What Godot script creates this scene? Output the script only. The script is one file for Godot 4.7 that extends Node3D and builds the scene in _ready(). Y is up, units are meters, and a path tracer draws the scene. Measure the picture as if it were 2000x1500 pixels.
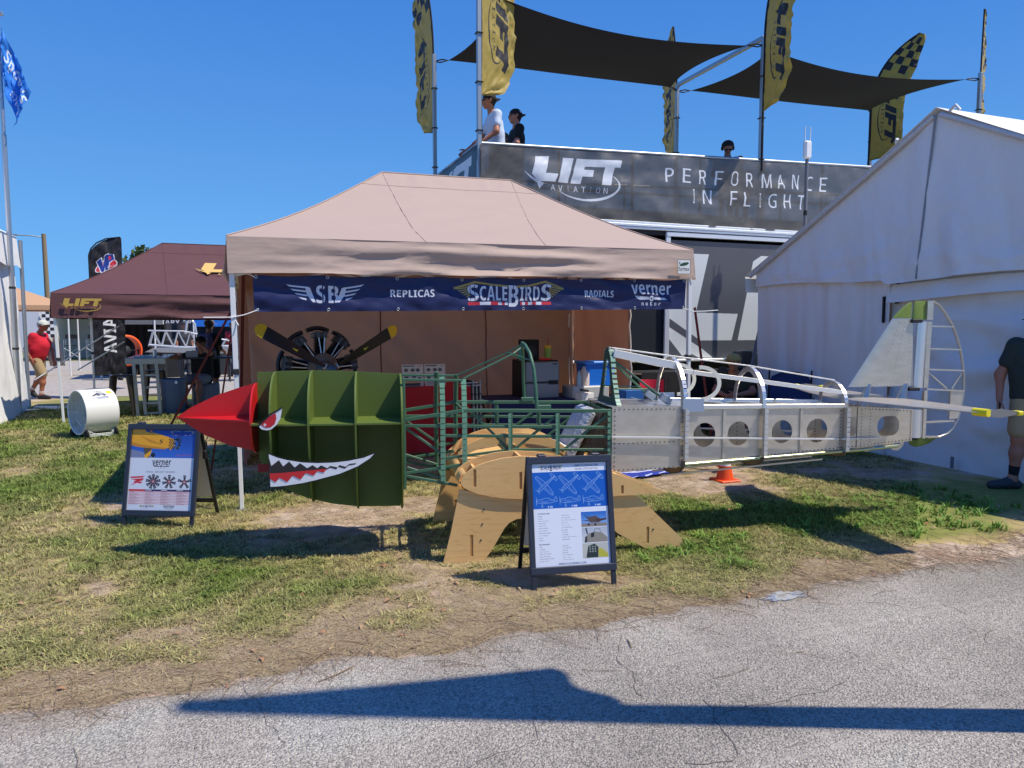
extends Node3D
# A booth row at an air show. x runs along the street to the right, y up, -z away from the street; metres.

var rng := RandomNumberGenerator.new()
var M := {}
var TEX := {}
var bold_font: SystemFont
var plain_font: SystemFont

# ---------------------------------------------------------------- mesh builder
class MB:
	var v := PackedVector3Array()
	var n := PackedVector3Array()
	var uv := PackedVector2Array()
	var c := PackedColorArray()
	var col := Color(1, 1, 1)
	var tint := false
	func put(p: Vector3, nn: Vector3, t: Vector2) -> void:
		v.push_back(p); n.push_back(nn); uv.push_back(t)
		if tint: c.push_back(col)
	func tri(a: Vector3, b: Vector3, d: Vector3, ta := Vector2(), tb := Vector2(), td := Vector2()) -> void:
		var nn := (b - a).cross(d - a).normalized()
		put(a, nn, ta); put(d, nn, td); put(b, nn, tb)
	func quad(a: Vector3, b: Vector3, d: Vector3, e: Vector3, ta := Vector2(0, 1), tb := Vector2(1, 1), td := Vector2(1, 0), te := Vector2(0, 0)) -> void:
		tri(a, b, d, ta, tb, td); tri(a, d, e, ta, td, te)
	func strip(g: Array, n_u: int, n_v: int, t0 := Vector2(0, 1), t1 := Vector2(1, 0), wrap := false) -> void:
		# g[j * n_u + i]; smooth normals = du x dv
		var nor := PackedVector3Array()
		for j in n_v:
			for i in n_u:
				var i0 := i - 1
				var i1 := i + 1
				if wrap:
					if i0 < 0: i0 = n_u - 2
					if i1 > n_u - 1: i1 = 1
				else:
					i0 = maxi(i0, 0); i1 = mini(i1, n_u - 1)
				var j0 := maxi(j - 1, 0)
				var j1 := mini(j + 1, n_v - 1)
				var du: Vector3 = g[j * n_u + i1] - g[j * n_u + i0]
				var dv: Vector3 = g[j1 * n_u + i] - g[j0 * n_u + i]
				var q := du.cross(dv)
				nor.push_back(q.normalized() if q.length() > 1e-12 else Vector3.UP)
		for j in n_v - 1:
			for i in n_u - 1:
				var k := [j * n_u + i, j * n_u + i + 1, (j + 1) * n_u + i + 1, (j + 1) * n_u + i]
				var f := []
				for q in [[i, j], [i + 1, j], [i + 1, j + 1], [i, j + 1]]:
					f.append(Vector2(lerpf(t0.x, t1.x, float(q[0]) / (n_u - 1)), lerpf(t0.y, t1.y, float(q[1]) / (n_v - 1))))
				for o in [0, 2, 1, 0, 3, 2]:
					put(g[k[o]], nor[k[o]], f[o])
	func sheet(n_u: int, n_v: int, f: Callable, t0 := Vector2(0, 1), t1 := Vector2(1, 0)) -> void:
		var g := []
		for j in n_v:
			for i in n_u: g.append(f.call(float(i) / (n_u - 1), float(j) / (n_v - 1)))
		strip(g, n_u, n_v, t0, t1)
	func box(ctr: Vector3, size: Vector3, b := Basis(), bev := 0.0) -> void:
		var h := size * 0.5
		bev = minf(bev, minf(h.x, minf(h.y, h.z)) * 0.9)
		var ax := [b.x, b.y, b.z]
		for k in 3:
			var u: Vector3 = ax[(k + 1) % 3]
			var w: Vector3 = ax[(k + 2) % 3]
			var hu := h[(k + 1) % 3] - bev
			var hw := h[(k + 2) % 3] - bev
			for s in [1.0, -1.0]:
				var o: Vector3 = ctr + ax[k] * h[k] * s
				var p := [o - u * hu * s - w * hw, o + u * hu * s - w * hw, o + u * hu * s + w * hw, o - u * hu * s + w * hw]
				quad(p[0], p[1], p[2], p[3])
		if bev <= 0.0: return
		for k in 3:
			var i := (k + 1) % 3
			var j := (k + 2) % 3
			for si in [1.0, -1.0]:
				for sj in [1.0, -1.0]:
					var a: Vector3 = ctr + ax[i] * h[i] * si + ax[j] * (h[j] - bev) * sj
					var d: Vector3 = ctr + ax[i] * (h[i] - bev) * si + ax[j] * h[j] * sj
					var e: Vector3 = ax[k] * (h[k] - bev)
					if si * sj > 0: quad(a - e, d - e, d + e, a + e)
					else: quad(a + e, d + e, d - e, a - e)
		for sx in [1.0, -1.0]:
			for sy in [1.0, -1.0]:
				for sz in [1.0, -1.0]:
					var q := func(x, y, z): return ctr + ax[0] * (h.x - x) * sx + ax[1] * (h.y - y) * sy + ax[2] * (h.z - z) * sz
					if sx * sy * sz > 0: tri(q.call(0, bev, bev), q.call(bev, 0, bev), q.call(bev, bev, 0))
					else: tri(q.call(0, bev, bev), q.call(bev, bev, 0), q.call(bev, 0, bev))
	func bar(a: Vector3, d: Vector3, w: float, h: float, up := Vector3.UP, bev := 0.0) -> void:
		var z := (d - a)
		var l := z.length()
		z = z / l
		var x := up.cross(z)
		if x.length() < 1e-4: x = Vector3.RIGHT.cross(z)
		x = x.normalized()
		box((a + d) * 0.5, Vector3(w, h, l), Basis(x, z.cross(x), z), bev)
	func tube(p: Array, r, sides := 10, caps := true, squash := 1.0, up := Vector3.ZERO) -> void:
		var m := p.size()
		var rr := func(k): return r[k] if r is Array else r
		var t0: Vector3 = (p[1] - p[0]).normalized()
		var nn := (up if up != Vector3.ZERO else (Vector3.UP if absf(t0.y) < 0.9 else Vector3.RIGHT))
		var g := []
		for k in m:
			var t: Vector3 = (p[mini(k + 1, m - 1)] - p[maxi(k - 1, 0)]).normalized()
			nn = (nn - t * nn.dot(t)).normalized()
			var bb := t.cross(nn)
			for i in sides + 1:
				var an := TAU * i / sides
				g.append(p[k] + (nn * cos(an) * squash + bb * sin(an)) * rr.call(k))
		strip(g, sides + 1, m, Vector2(0, 0), Vector2(1, 1), true)
		if caps:
			for e in [0, m - 1]:
				var cc: Vector3 = p[e]
				for i in sides:
					var a: Vector3 = g[e * (sides + 1) + i]
					var d: Vector3 = g[e * (sides + 1) + i + 1]
					if e == 0: tri(cc, d, a)
					else: tri(cc, a, d)
	func rod(a: Vector3, d: Vector3, r: float, sides := 8) -> void:
		tube([a, d], r, sides)
	func lathe(prof: Array, x := Transform3D(), sides := 24, t0 := Vector2(0, 1), t1 := Vector2(1, 0)) -> void:
		# prof: Vector2(radius, y), from the bottom upwards for an outside surface
		var g := []
		for q in prof:
			for i in sides + 1:
				var an := -TAU * i / sides
				g.append(x * Vector3(cos(an) * q.x, q.y, sin(an) * q.x))
		strip(g, sides + 1, prof.size(), t0, t1, true)
	func ball(x: Transform3D, nu := 14, nv := 8) -> void:
		var pr := []
		for j in nv + 1:
			var an := -PI / 2 + PI * j / nv
			pr.append(Vector2(maxf(cos(an), 1e-4), sin(an)))
		lathe(pr, x, nu)
	func flat(poly: PackedVector2Array, x: Transform3D, z: float, turned: bool, box_uv := Rect2(0, 0, 1, 1)) -> void:
		var id := Geometry2D.triangulate_polygon(poly)
		for k in range(0, id.size(), 3):
			var a := poly[id[k]]
			var b := poly[id[k + 1]]
			var d := poly[id[k + 2]]
			var up := (b - a).cross(d - a) > 0
			var P := [a, b, d] if up != turned else [a, d, b]
			var T := []
			for q in P: T.append(Vector2((q.x - box_uv.position.x) / box_uv.size.x, 1.0 - (q.y - box_uv.position.y) / box_uv.size.y))
			tri(x * Vector3(P[0].x, P[0].y, z), x * Vector3(P[1].x, P[1].y, z), x * Vector3(P[2].x, P[2].y, z), T[0], T[1], T[2])
	func prism(poly: PackedVector2Array, z0: float, z1: float, x := Transform3D(), skip := [], box_uv := Rect2(0, 0, 1, 1)) -> void:
		# polygon in x, y pulled from z0 to z1 (z1 > z0)
		var ar := 0.0
		for i in poly.size(): ar += poly[i].cross(poly[(i + 1) % poly.size()])
		if ar < 0: poly.reverse()
		flat(poly, x, z1, false, box_uv)
		flat(poly, x, z0, true, box_uv)
		for i in poly.size():
			var a := poly[i]
			var b := poly[(i + 1) % poly.size()]
			var hid := false
			for s in skip:
				if absf(a.x - s) < 1e-4 and absf(b.x - s) < 1e-4: hid = true
			if hid: continue
			quad(x * Vector3(a.x, a.y, z0), x * Vector3(b.x, b.y, z0), x * Vector3(b.x, b.y, z1), x * Vector3(a.x, a.y, z1))
	func plate(poly: PackedVector2Array, holes: Array, z0: float, z1: float, x := Transform3D(), box_uv := Rect2(0, 0, 1, 1)) -> void:
		# a prism with holes: cut into upright strips through the middle of each hole
		var cuts := []
		for h in holes:
			var m := 0.0
			for q in h: m += q.x
			cuts.append(m / h.size())
		cuts.sort()
		var lo := -1000.0
		for k in cuts.size() + 1:
			var hi: float = cuts[k] if k < cuts.size() else 1000.0
			if hi - lo < 1e-5: continue
			var band := PackedVector2Array([Vector2(lo, -1000), Vector2(hi, -1000), Vector2(hi, 1000), Vector2(lo, 1000)])
			var left: Array = Geometry2D.intersect_polygons(poly, band)
			for h in holes:
				var next := []
				for q in left: next.append_array(Geometry2D.clip_polygons(q, h))
				left = next
			for q in left: prism(q, z0, z1, x, cuts, box_uv)
			lo = hi
	func mesh() -> ArrayMesh:
		var a := []
		a.resize(Mesh.ARRAY_MAX)
		a[Mesh.ARRAY_VERTEX] = v
		a[Mesh.ARRAY_NORMAL] = n
		a[Mesh.ARRAY_TEX_UV] = uv
		if tint: a[Mesh.ARRAY_COLOR] = c
		var m := ArrayMesh.new()
		m.add_surface_from_arrays(Mesh.PRIMITIVE_TRIANGLES, a)
		return m

# ---------------------------------------------------------------- nodes
func thing(called: String, label: String, category: String, at := Vector3.ZERO, turn := 0.0, group := "") -> Node3D:
	var o := Node3D.new()
	o.name = called
	add_child(o, true)
	o.position = at
	o.rotation.y = turn
	tag(o, label, category, group)
	return o

func tag(o: Node, label: String, category: String, group := "") -> Node:
	o.set_meta("label", label)
	o.set_meta("category", category)
	if group: o.set_meta("group", group)
	return o

func obj(called: String, m, mt: Material, parent: Node = self, x := Transform3D(), label := "") -> MeshInstance3D:
	var o := MeshInstance3D.new()
	o.name = called
	o.mesh = m.mesh() if m is MB else m
	o.material_override = mt
	o.transform = x
	if label: o.set_meta("label", label)
	parent.add_child(o, true)
	return o

func struct(called: String, m, mt: Material) -> MeshInstance3D:
	var o := obj(called, m, mt)
	o.set_meta("kind", "structure")
	return o

func dup(o: Node3D, label := "", x = null) -> Node3D:
	var d: Node3D = o.duplicate()
	d.name = String(o.name).rstrip("0123456789")
	add_child(d, true)
	if label: d.set_meta("label", label)
	if x != null: d.transform = x
	return d

func xf(at: Vector3, yaw := 0.0, pitch := 0.0, roll := 0.0) -> Transform3D:
	return Transform3D(Basis.from_euler(Vector3(pitch, yaw, roll)), at)

func mb(c = null) -> MB:
	var m := MB.new()
	if c != null:
		m.tint = true
		m.col = c
	return m

func v2(a: Array) -> PackedVector2Array:
	var p := PackedVector2Array()
	for i in range(0, a.size(), 2): p.push_back(Vector2(a[i], a[i + 1]))
	return p

func arc(c: Vector2, r: Vector2, a0: float, a1: float, k := 16) -> PackedVector2Array:
	var p := PackedVector2Array()
	for i in k + 1:
		var a := deg_to_rad(lerpf(a0, a1, float(i) / k))
		p.push_back(c + Vector2(cos(a) * r.x, sin(a) * r.y))
	return p

func round_rect(r: Rect2, q: float, k := 5) -> PackedVector2Array:
	var p := PackedVector2Array()
	p.append_array(arc(r.position + Vector2(q, q), Vector2(q, q), 180, 270, k))
	p.append_array(arc(r.position + Vector2(r.size.x - q, q), Vector2(q, q), 270, 360, k))
	p.append_array(arc(r.end - Vector2(q, q), Vector2(q, q), 0, 90, k))
	p.append_array(arc(r.position + Vector2(q, r.size.y - q), Vector2(q, q), 90, 180, k))
	return p

# ---------------------------------------------------------------- materials and textures
func mat(hex: String, rough := 0.7, metal := 0.0, tex = null) -> StandardMaterial3D:
	var m := StandardMaterial3D.new()
	m.albedo_color = Color(hex)
	m.roughness = rough
	m.metallic = metal
	m.cull_mode = BaseMaterial3D.CULL_DISABLED
	if tex: m.albedo_texture = tex
	return m

func noise_tex(kind: int, freq: float, size := 512, octaves := 4, bump := 0.0, ramp: Gradient = null, sd := 1) -> NoiseTexture2D:
	var f := FastNoiseLite.new()
	f.noise_type = kind
	f.frequency = freq
	f.fractal_octaves = octaves
	f.seed = sd
	var t := NoiseTexture2D.new()
	t.width = size
	t.height = size
	t.seamless = true
	t.noise = f
	if bump > 0.0:
		t.as_normal_map = true
		t.bump_strength = bump
	if ramp: t.color_ramp = ramp
	return t

func ramp(a: Array) -> Gradient:
	var g := Gradient.new()
	var o := PackedFloat32Array()
	var c := PackedColorArray()
	for i in range(0, a.size(), 2):
		o.push_back(a[i]); c.push_back(Color(a[i + 1]))
	g.offsets = o
	g.colors = c
	return g

func relief(m: StandardMaterial3D, t: Texture2D, strength: float, scale: float) -> StandardMaterial3D:
	# fine relief laid on in world or own axes, metres per repeat = 1 / scale
	m.heightmap_enabled = true
	m.heightmap_texture = t
	m.heightmap_scale = strength
	m.uv1_triplanar = true
	m.uv1_scale = Vector3.ONE * scale
	return m

# a picture that shapes and words are printed on; y runs down
class Pic:
	var im: Image
	func _init(w: int, h: int, c: Color) -> void:
		im = Image.create(w, h, false, Image.FORMAT_RGBA8)
		im.fill(c)
	func rect(x: float, y: float, w: float, h: float, c: Color) -> void:
		im.fill_rect(Rect2i(int(x), int(y), int(w), int(h)), c)
	func poly(p: PackedVector2Array, c: Color) -> void:
		var lo := 1e9
		var hi := -1e9
		for q in p:
			lo = minf(lo, q.y); hi = maxf(hi, q.y)
		var np := p.size()
		for y in range(maxi(0, int(lo)), mini(im.get_height() - 1, int(hi) + 1) + 1):
			var yy := y + 0.5
			var xs := []
			for i in np:
				var a := p[i]
				var b := p[(i + 1) % np]
				if (a.y <= yy) != (b.y <= yy): xs.append(a.x + (yy - a.y) / (b.y - a.y) * (b.x - a.x))
			xs.sort()
			for k in range(0, xs.size() - 1, 2):
				var x0 := maxi(0, int(ceil(xs[k] - 0.5)))
				var x1 := mini(im.get_width(), int(ceil(xs[k + 1] - 0.5)))
				if x1 > x0: im.fill_rect(Rect2i(x0, y, x1 - x0, 1), c)
	func line(p: PackedVector2Array, w: float, c: Color) -> void:
		for i in p.size() - 1:
			var d := (p[i + 1] - p[i])
			if d.length() < 1e-3: continue
			var o := Vector2(-d.y, d.x).normalized() * w * 0.5
			var e := d.normalized() * w * 0.3
			poly(PackedVector2Array([p[i] - o - e, p[i + 1] - o + e, p[i + 1] + o + e, p[i] + o - e]), c)
	func tex() -> ImageTexture:
		return ImageTexture.create_from_image(im)

var glyphs := {}
func letters(s: String, bold := true) -> PackedVector2Array:
	var key := s + str(bold)
	if glyphs.has(key): return glyphs[key]
	var t := TextMesh.new()
	t.font = bold_font if bold else plain_font
	t.font_size = 64
	t.pixel_size = 0.01
	t.depth = 0.0
	t.curve_step = 2.0
	t.text = s
	var a := t.get_mesh_arrays()
	var vv: PackedVector3Array = a[Mesh.ARRAY_VERTEX]
	var ii = a[Mesh.ARRAY_INDEX]
	var p := PackedVector2Array()
	if ii == null or ii.size() == 0:
		for q in vv: p.push_back(Vector2(q.x, -q.y))
	else:
		for k in ii: p.push_back(Vector2(vv[k].x, -vv[k].y))
	glyphs[key] = p
	return p

func write(pic: Pic, s: String, r: Rect2, c: Color, bold := true, skew := 0.0, turn := 0) -> void:
	# the words fill the rectangle exactly; turn 1 = reading upwards, -1 = reading downwards
	var p := letters(s, bold)
	if p.is_empty(): return
	var lo := p[0]
	var hi := p[0]
	for q in p:
		lo = lo.min(q); hi = hi.max(q)
	var sz := (hi - lo).max(Vector2(1e-3, 1e-3))
	for k in range(0, p.size() - 2, 3):
		var t := PackedVector2Array()
		for j in 3:
			var f := (p[k + j] - lo) / sz
			f.x += skew * (1.0 - f.y)
			if turn == 1: f = Vector2(f.y, 1.0 - f.x)
			elif turn == -1: f = Vector2(1.0 - f.y, f.x)
			t.push_back(r.position + f * r.size)
		pic.poly(t, c)

# the slanted four-letter mark with its swoosh: x 0..4, y 0..1 upwards, swoosh below
func lift_mark() -> Array:
	var sk := func(a: Array):
		var p := v2(a)
		for i in p.size(): p[i].x += p[i].y * 0.28
		return p
	var out := [
		sk.call([-0.02, 1, 0.62, 1, 0.62, 0.33, 1.22, 0.33, 1.16, 0, 0.35, 0, -0.02, 0.28]),
		sk.call([1.3, 1, 1.78, 1, 1.78, 0, 1.3, 0]),
		sk.call([1.92, 1, 3.0, 1, 3.0, 0.7, 2.42, 0.7, 2.42, 0.58, 2.9, 0.58, 2.9, 0.3, 2.4, 0.3, 2.4, 0, 1.92, 0]),
		sk.call([3.0, 1, 4.2, 1, 4.2, 0.7, 3.92, 0.7, 3.92, 0, 3.42, 0, 3.42, 0.7, 3.0, 0.7]),
	]
	out.append(v2([-0.3, 0.42, 0.05, 0.18, 0.55, -0.05, 1.0, -0.16, 0.62, -0.08, 0.42, -0.3, 0.34, -0.08, -0.02, 0.14]))
	var a := PackedVector2Array()
	var b := PackedVector2Array()
	for i in 25:
		var f := i / 24.0
		var an := deg_to_rad(lerpf(-150, 40, f))
		var c := Vector2(2.75, -0.02)
		a.push_back(c + Vector2(cos(an) * 1.62, sin(an) * 0.66))
		b.push_back(c + Vector2(cos(an) * (1.6 - 0.1 * sin(f * PI)), sin(an) * (0.65 - 0.1 * sin(f * PI))))
	b.reverse()
	a.append_array(b)
	out.append(a)
	return out

func print_lift(pic: Pic, r: Rect2, c: Color, sub := true, turn := 0) -> void:
	var lo := Vector2(-0.3, -0.75)
	var sz := Vector2(4.85, 1.75)
	var place := func(q: Vector2):
		var f := (q - lo) / sz
		f.y = 1.0 - f.y
		if turn == 1: f = Vector2(f.y, 1.0 - f.x)
		elif turn == -1: f = Vector2(1.0 - f.y, f.x)
		return r.position + f * r.size
	for p in lift_mark():
		var q := PackedVector2Array()
		for k in p: q.push_back(place.call(k))
		pic.poly(q, c)
	if sub:
		var word := "AVIATION"
		for k in 8:
			var p0: Vector2 = place.call(Vector2(0.95 + k * 0.37, -0.12))
			var p1: Vector2 = place.call(Vector2(1.15 + k * 0.37, -0.34))
			if word[k] == "I":
				p0.x = lerpf(p0.x, p1.x, 0.4) if turn == 0 else p0.x
				if turn == 0: p1.x = p0.x + r.size.x * 0.006
			var rr := Rect2(p0, Vector2.ZERO).expand(p1)
			write(pic, word[k], rr, c, false, 0.0, turn)

func polys(pic: Pic, list: Array, at: Vector2, sc: Vector2, c: Color) -> void:
	for a in list:
		var p := v2(a)
		for i in p.size(): p[i] = at + p[i] * sc
		pic.poly(p, c)

# ---------------------------------------------------------------- the scene
func _ready() -> void:
	rng.seed = 20240412
	var cam := Camera3D.new()
	cam.name = "camera"
	add_child(cam)
	cam.position = Vector3(0, 1.58, 0)
	cam.rotation = Vector3(-atan(110.0 / 1387.0), deg_to_rad(-20.7), 0)
	cam.fov = rad_to_deg(2.0 * atan(750.0 / 1387.0))
	cam.near = 0.05
	cam.far = 2000.0
	cam.current = true

	var we := WorldEnvironment.new()
	we.name = "world"
	var env := Environment.new()
	var sky_mat := ProceduralSkyMaterial.new()
	sky_mat.sky_top_color = Color("2a6fd2")
	sky_mat.sky_horizon_color = Color("7ec4ff")
	sky_mat.sky_curve = 0.2
	sky_mat.sky_energy_multiplier = 1.0
	sky_mat.ground_horizon_color = Color("8b9489")
	sky_mat.ground_bottom_color = Color("5e6154")
	sky_mat.sun_angle_max = 12.0
	sky_mat.sun_curve = 0.1
	var sky := Sky.new()
	sky.sky_material = sky_mat
	env.background_mode = Environment.BG_SKY
	env.sky = sky
	env.tonemap_mode = Environment.TONE_MAPPER_LINEAR
	env.tonemap_exposure = 1.0
	env.sdfgi_enabled = true
	env.ssao_enabled = true
	env.ssil_enabled = true
	we.environment = env
	add_child(we)

	var sun := DirectionalLight3D.new()
	sun.name = "sun"
	sun.light_energy = 1.6
	sun.light_color = Color(1.0, 0.96, 0.89)
	sun.light_angular_distance = 0.5
	sun.shadow_enabled = true
	add_child(sun)
	sun.look_at_from_position(Vector3(0.53, 1.0, 0.33), Vector3.ZERO, Vector3.FORWARD)

	bold_font = SystemFont.new()
	bold_font.font_names = PackedStringArray(["Droid Sans"])
	bold_font.font_weight = 700
	plain_font = SystemFont.new()
	plain_font.font_names = PackedStringArray(["Droid Sans"])

	materials()
	ground()
	trailer()
	white_tent()
	left_tent()
	beige_canopy()
	brown_canopy()
	far_side()
	aircraft()
	plywood_stand()
	engine_on_stand()
	booth_things()
	bar_things()
	signs()
	street_things()
	people()
	grass()

func materials() -> void:
	TEX.weave = noise_tex(FastNoiseLite.TYPE_SIMPLEX_SMOOTH, 0.02, 512, 4, 0.0, null, 5)
	var rn := noise(0.008, 14, 3)
	rn.fractal_type = FastNoiseLite.FRACTAL_RIDGED
	rn.domain_warp_enabled = true
	rn.domain_warp_amplitude = 24.0
	rn.domain_warp_frequency = 0.01
	TEX.crease = NoiseTexture2D.new()
	TEX.crease.width = 512; TEX.crease.height = 512; TEX.crease.seamless = true; TEX.crease.noise = rn
	TEX.grain = noise_tex(FastNoiseLite.TYPE_SIMPLEX_SMOOTH, 0.08, 256, 3, 0.0, null, 9)
	M.steel = mat("b9bdc2", 0.38, 0.85)
	M.white_paint = mat("e6e7e6", 0.45)
	M.galv = mat("a9afb4", 0.45, 0.8)
	M.black = mat("141416", 0.5)
	M.soft_black = mat("17171a", 0.85)
	M.dark = mat("26282c", 0.7)
	M.rubber = mat("18181a", 0.8)
	M.grey = mat("6d7074", 0.6)
	M.white_cloth = relief(mat("e6e6e6", 0.75), TEX.crease, 0.9, 0.5)
	M.white_cloth.uv1_scale = Vector3(0.5, 0.3, 0.6)
	M.white_cloth.backlight_enabled = true
	M.white_cloth.backlight = Color(0.3, 0.3, 0.3)
	M.maroon = mat("5e1a20", 0.7)
	M.red = mat("c8202a", 0.55)
	M.navy = mat("1b2150", 0.8)
	M.blue_plastic = mat("1470d8", 0.4)
	M.orange = mat("f25a1a", 0.55)

func noise(freq: float, sd := 3, oct := 3) -> FastNoiseLite:
	var f := FastNoiseLite.new()
	f.noise_type = FastNoiseLite.TYPE_SIMPLEX_SMOOTH
	f.frequency = freq
	f.fractal_octaves = oct
	f.seed = sd
	return f

# ---------------------------------------------------------------- ground
var edge_noise: FastNoiseLite
var patch_noise: FastNoiseLite
func road_edge(x: float) -> float:
	return 3.36 + edge_noise.get_noise_2d(x, 0.0) * 0.16 + edge_noise.get_noise_2d(x * 5.0, 7.0) * 0.07

func cover(x: float, d: float) -> float:
	# how much living grass grows at a place, 0..1
	var e := d - road_edge(x)
	var c := 0.52 + patch_noise.get_noise_2d(x, d) * 0.75 + patch_noise.get_noise_2d(x * 4.0, d * 4.0) * 0.35
	c -= 0.7 * (1.0 - smoothstep(-0.1, 0.42, e))
	c -= 0.16 * (1.0 - smoothstep(0.6, 1.6, e)) * (1.0 - smoothstep(2.2, 3.2, x))
	c += 0.35 * smoothstep(2.6, 3.4, x) * (1.0 - smoothstep(4.9, 5.4, d)) * smoothstep(0.3, 0.9, e)
	c += 0.25 * (1.0 - smoothstep(-1.4, -0.6, x)) * smoothstep(6.0, 8.0, d)
	c -= 0.35 * smoothstep(5.2, 5.9, d) * smoothstep(-0.3, 0.6, x) * (1.0 - smoothstep(6.2, 6.8, x)) * (1.0 - smoothstep(9.8, 10.5, d))
	c -= 0.4 * smoothstep(13.0, 14.5, d) * (1.0 - smoothstep(-4.5, -3.0, -absf(x)))
	return clampf(c, 0.0, 1.0)

func ground() -> void:
	edge_noise = noise(0.9, 11)
	patch_noise = noise(0.55, 23, 4)
	var far := mb()
	far.quad(Vector3(-900, -0.03, 60), Vector3(900, -0.03, 60), Vector3(900, -0.03, -1500), Vector3(-900, -0.03, -1500))
	struct("ground", far, mat("6f7449", 0.95))
	# lawn with bare, dry and green places
	var w := 760
	var h := 620
	var im := Image.create(w, h, false, Image.FORMAT_RGB8)
	var x0 := -10.0
	var x1 := 12.0
	var d0 := 2.7
	var d1 := 19.2
	var fine := noise(9.0, 4, 2)
	var mid := noise(2.2, 8, 2)
	var dirt := Color("b59c88").srgb_to_linear()
	var sand := Color("cbb8a6").srgb_to_linear()
	var dry := Color("b3a06c").srgb_to_linear()
	var green := Color("7f8440").srgb_to_linear()
	for j in h:
		var d := lerpf(d1, d0, (j + 0.5) / h)
		for i in w:
			var x := lerpf(x0, x1, (i + 0.5) / w)
			var c := cover(x, d)
			var f := fine.get_noise_2d(x, d)
			var m := mid.get_noise_2d(x, d)
			var col := dirt.lerp(sand, clampf(0.5 + m * 0.9, 0, 1)).lerp(dry, smoothstep(0.02, 0.3, c + f * 0.15))
			col = col.lerp(green, smoothstep(0.3, 0.8, c + f * 0.25 + m * 0.1))
			col = col * (0.9 + 0.3 * f)
			im.set_pixel(i, j, col.linear_to_srgb())
	var lm := mat("ffffff", 0.95, 0.0, ImageTexture.create_from_image(im))
	var lt := noise_tex(FastNoiseLite.TYPE_SIMPLEX_SMOOTH, 0.03, 512, 5, 0.0, null, 31)
	lm.heightmap_enabled = true
	lm.heightmap_texture = ImageTexture.create_from_image(im)
	lm.heightmap_scale = 2.5
	var g := mb()
	g.sheet(45, 34, func(u: float, v: float):
		var p := Vector2(lerpf(x0, x1, u), lerpf(d0, d1, v))
		return Vector3(p.x, 0.0, -p.y))
	struct("lawn", g, lm)
	# the road: pale worn asphalt with exposed stones
	var stones := FastNoiseLite.new()
	stones.noise_type = FastNoiseLite.TYPE_CELLULAR
	stones.cellular_return_type = FastNoiseLite.RETURN_CELL_VALUE
	stones.frequency = 0.09
	stones.seed = 5
	var st := NoiseTexture2D.new()
	st.width = 1024; st.height = 1024; st.seamless = true; st.noise = stones
	st.color_ramp = ramp([0.0, "5a5855", 0.2, "8e8b86", 0.5, "b0aca6", 0.8, "c9c4bd", 0.95, "ebe6de", 1.0, "f8f3ec"])
	var gaps := stones.duplicate()
	gaps.cellular_return_type = FastNoiseLite.RETURN_DISTANCE
	var gt := NoiseTexture2D.new()
	gt.width = 1024; gt.height = 1024; gt.seamless = true; gt.noise = gaps
	gt.color_ramp = ramp([0.0, "ffffff", 0.5, "c0c0c0", 1.0, "000000"])
	var rm := mat("ffffff", 0.9, 0.0, st)
	rm.vertex_color_use_as_albedo = true
	rm.heightmap_enabled = true
	rm.heightmap_texture = gt
	rm.heightmap_scale = 1.2
	rm.uv1_triplanar = true
	rm.uv1_world_triplanar = true
	rm.uv1_scale = Vector3.ONE * 1.25
	var big := noise(0.5, 77, 4)
	var r := mb(Color.WHITE)
	var nx := 150
	var rows := []
	var nd := 34
	for j in nd:
		for i in nx:
			var x := lerpf(-7.0, 12.0, float(i) / (nx - 1))
			var e := road_edge(x)
			var d := lerpf(e, 0.2, float(j) / (nd - 1))
			rows.append(Vector3(x, 0.012 if j else -0.01, -d))
	for j in nd - 1:
		for i in nx - 1:
			var q := [rows[(j + 1) * nx + i], rows[(j + 1) * nx + i + 1], rows[j * nx + i + 1], rows[j * nx + i]]
			for o in [0, 2, 1, 0, 3, 2]:
				var p: Vector3 = q[o]
				var e := road_edge(p.x) + p.z
				var k := 0.9 + big.get_noise_2d(p.x, p.z) * 0.34 + big.get_noise_2d(p.x * 3.0 + 40.0, p.z * 3.0) * 0.12
				var tone := Color(0.99, 0.945, 0.875) * k
				tone = tone.lerp(Color(0.78, 0.66, 0.53) * 0.95, (1.0 - smoothstep(0.0, 0.3, e + big.get_noise_2d(p.x * 4.0, p.z * 4.0) * 0.2)) * 0.75)
				r.col = tone
				r.put(p, Vector3.UP, Vector2(p.x, p.z))
	struct("road", r, rm)
	var rest := mb()
	rest.quad(Vector3(-7, 0.010, 40), Vector3(12, 0.010, 40), Vector3(12, 0.010, -0.2), Vector3(-7, 0.010, -0.2))
	for s in [[-80, -7], [12, 90]]:
		rest.quad(Vector3(s[0], 0.010, 40), Vector3(s[1], 0.010, 40), Vector3(s[1], 0.010, -3.35), Vector3(s[0], 0.010, -3.35))
	var rm2: StandardMaterial3D = rm.duplicate()
	rm2.vertex_color_use_as_albedo = false
	rm2.albedo_color = Color(0.93, 0.90, 0.86)
	struct("road", rest, rm2)
	# painted mark on the road: a worn blue and white blob
	var pm := mb()
	var blob := PackedVector2Array()
	var rr := noise(3.0, 6)
	for i in 40:
		var a := TAU * i / 40
		var q := 1.0 + rr.get_noise_2d(cos(a) * 2.0, sin(a) * 2.0) * 0.7
		blob.push_back(Vector2(cos(a) * 0.15 * q, sin(a) * 0.055 * q))
	pm.flat(blob, Transform3D(Basis(Vector3.RIGHT, -PI / 2), Vector3(2.92, 0.0165, -3.22)), 0.0, false)
	var pmt := mat("ffffff", 0.9)
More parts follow.
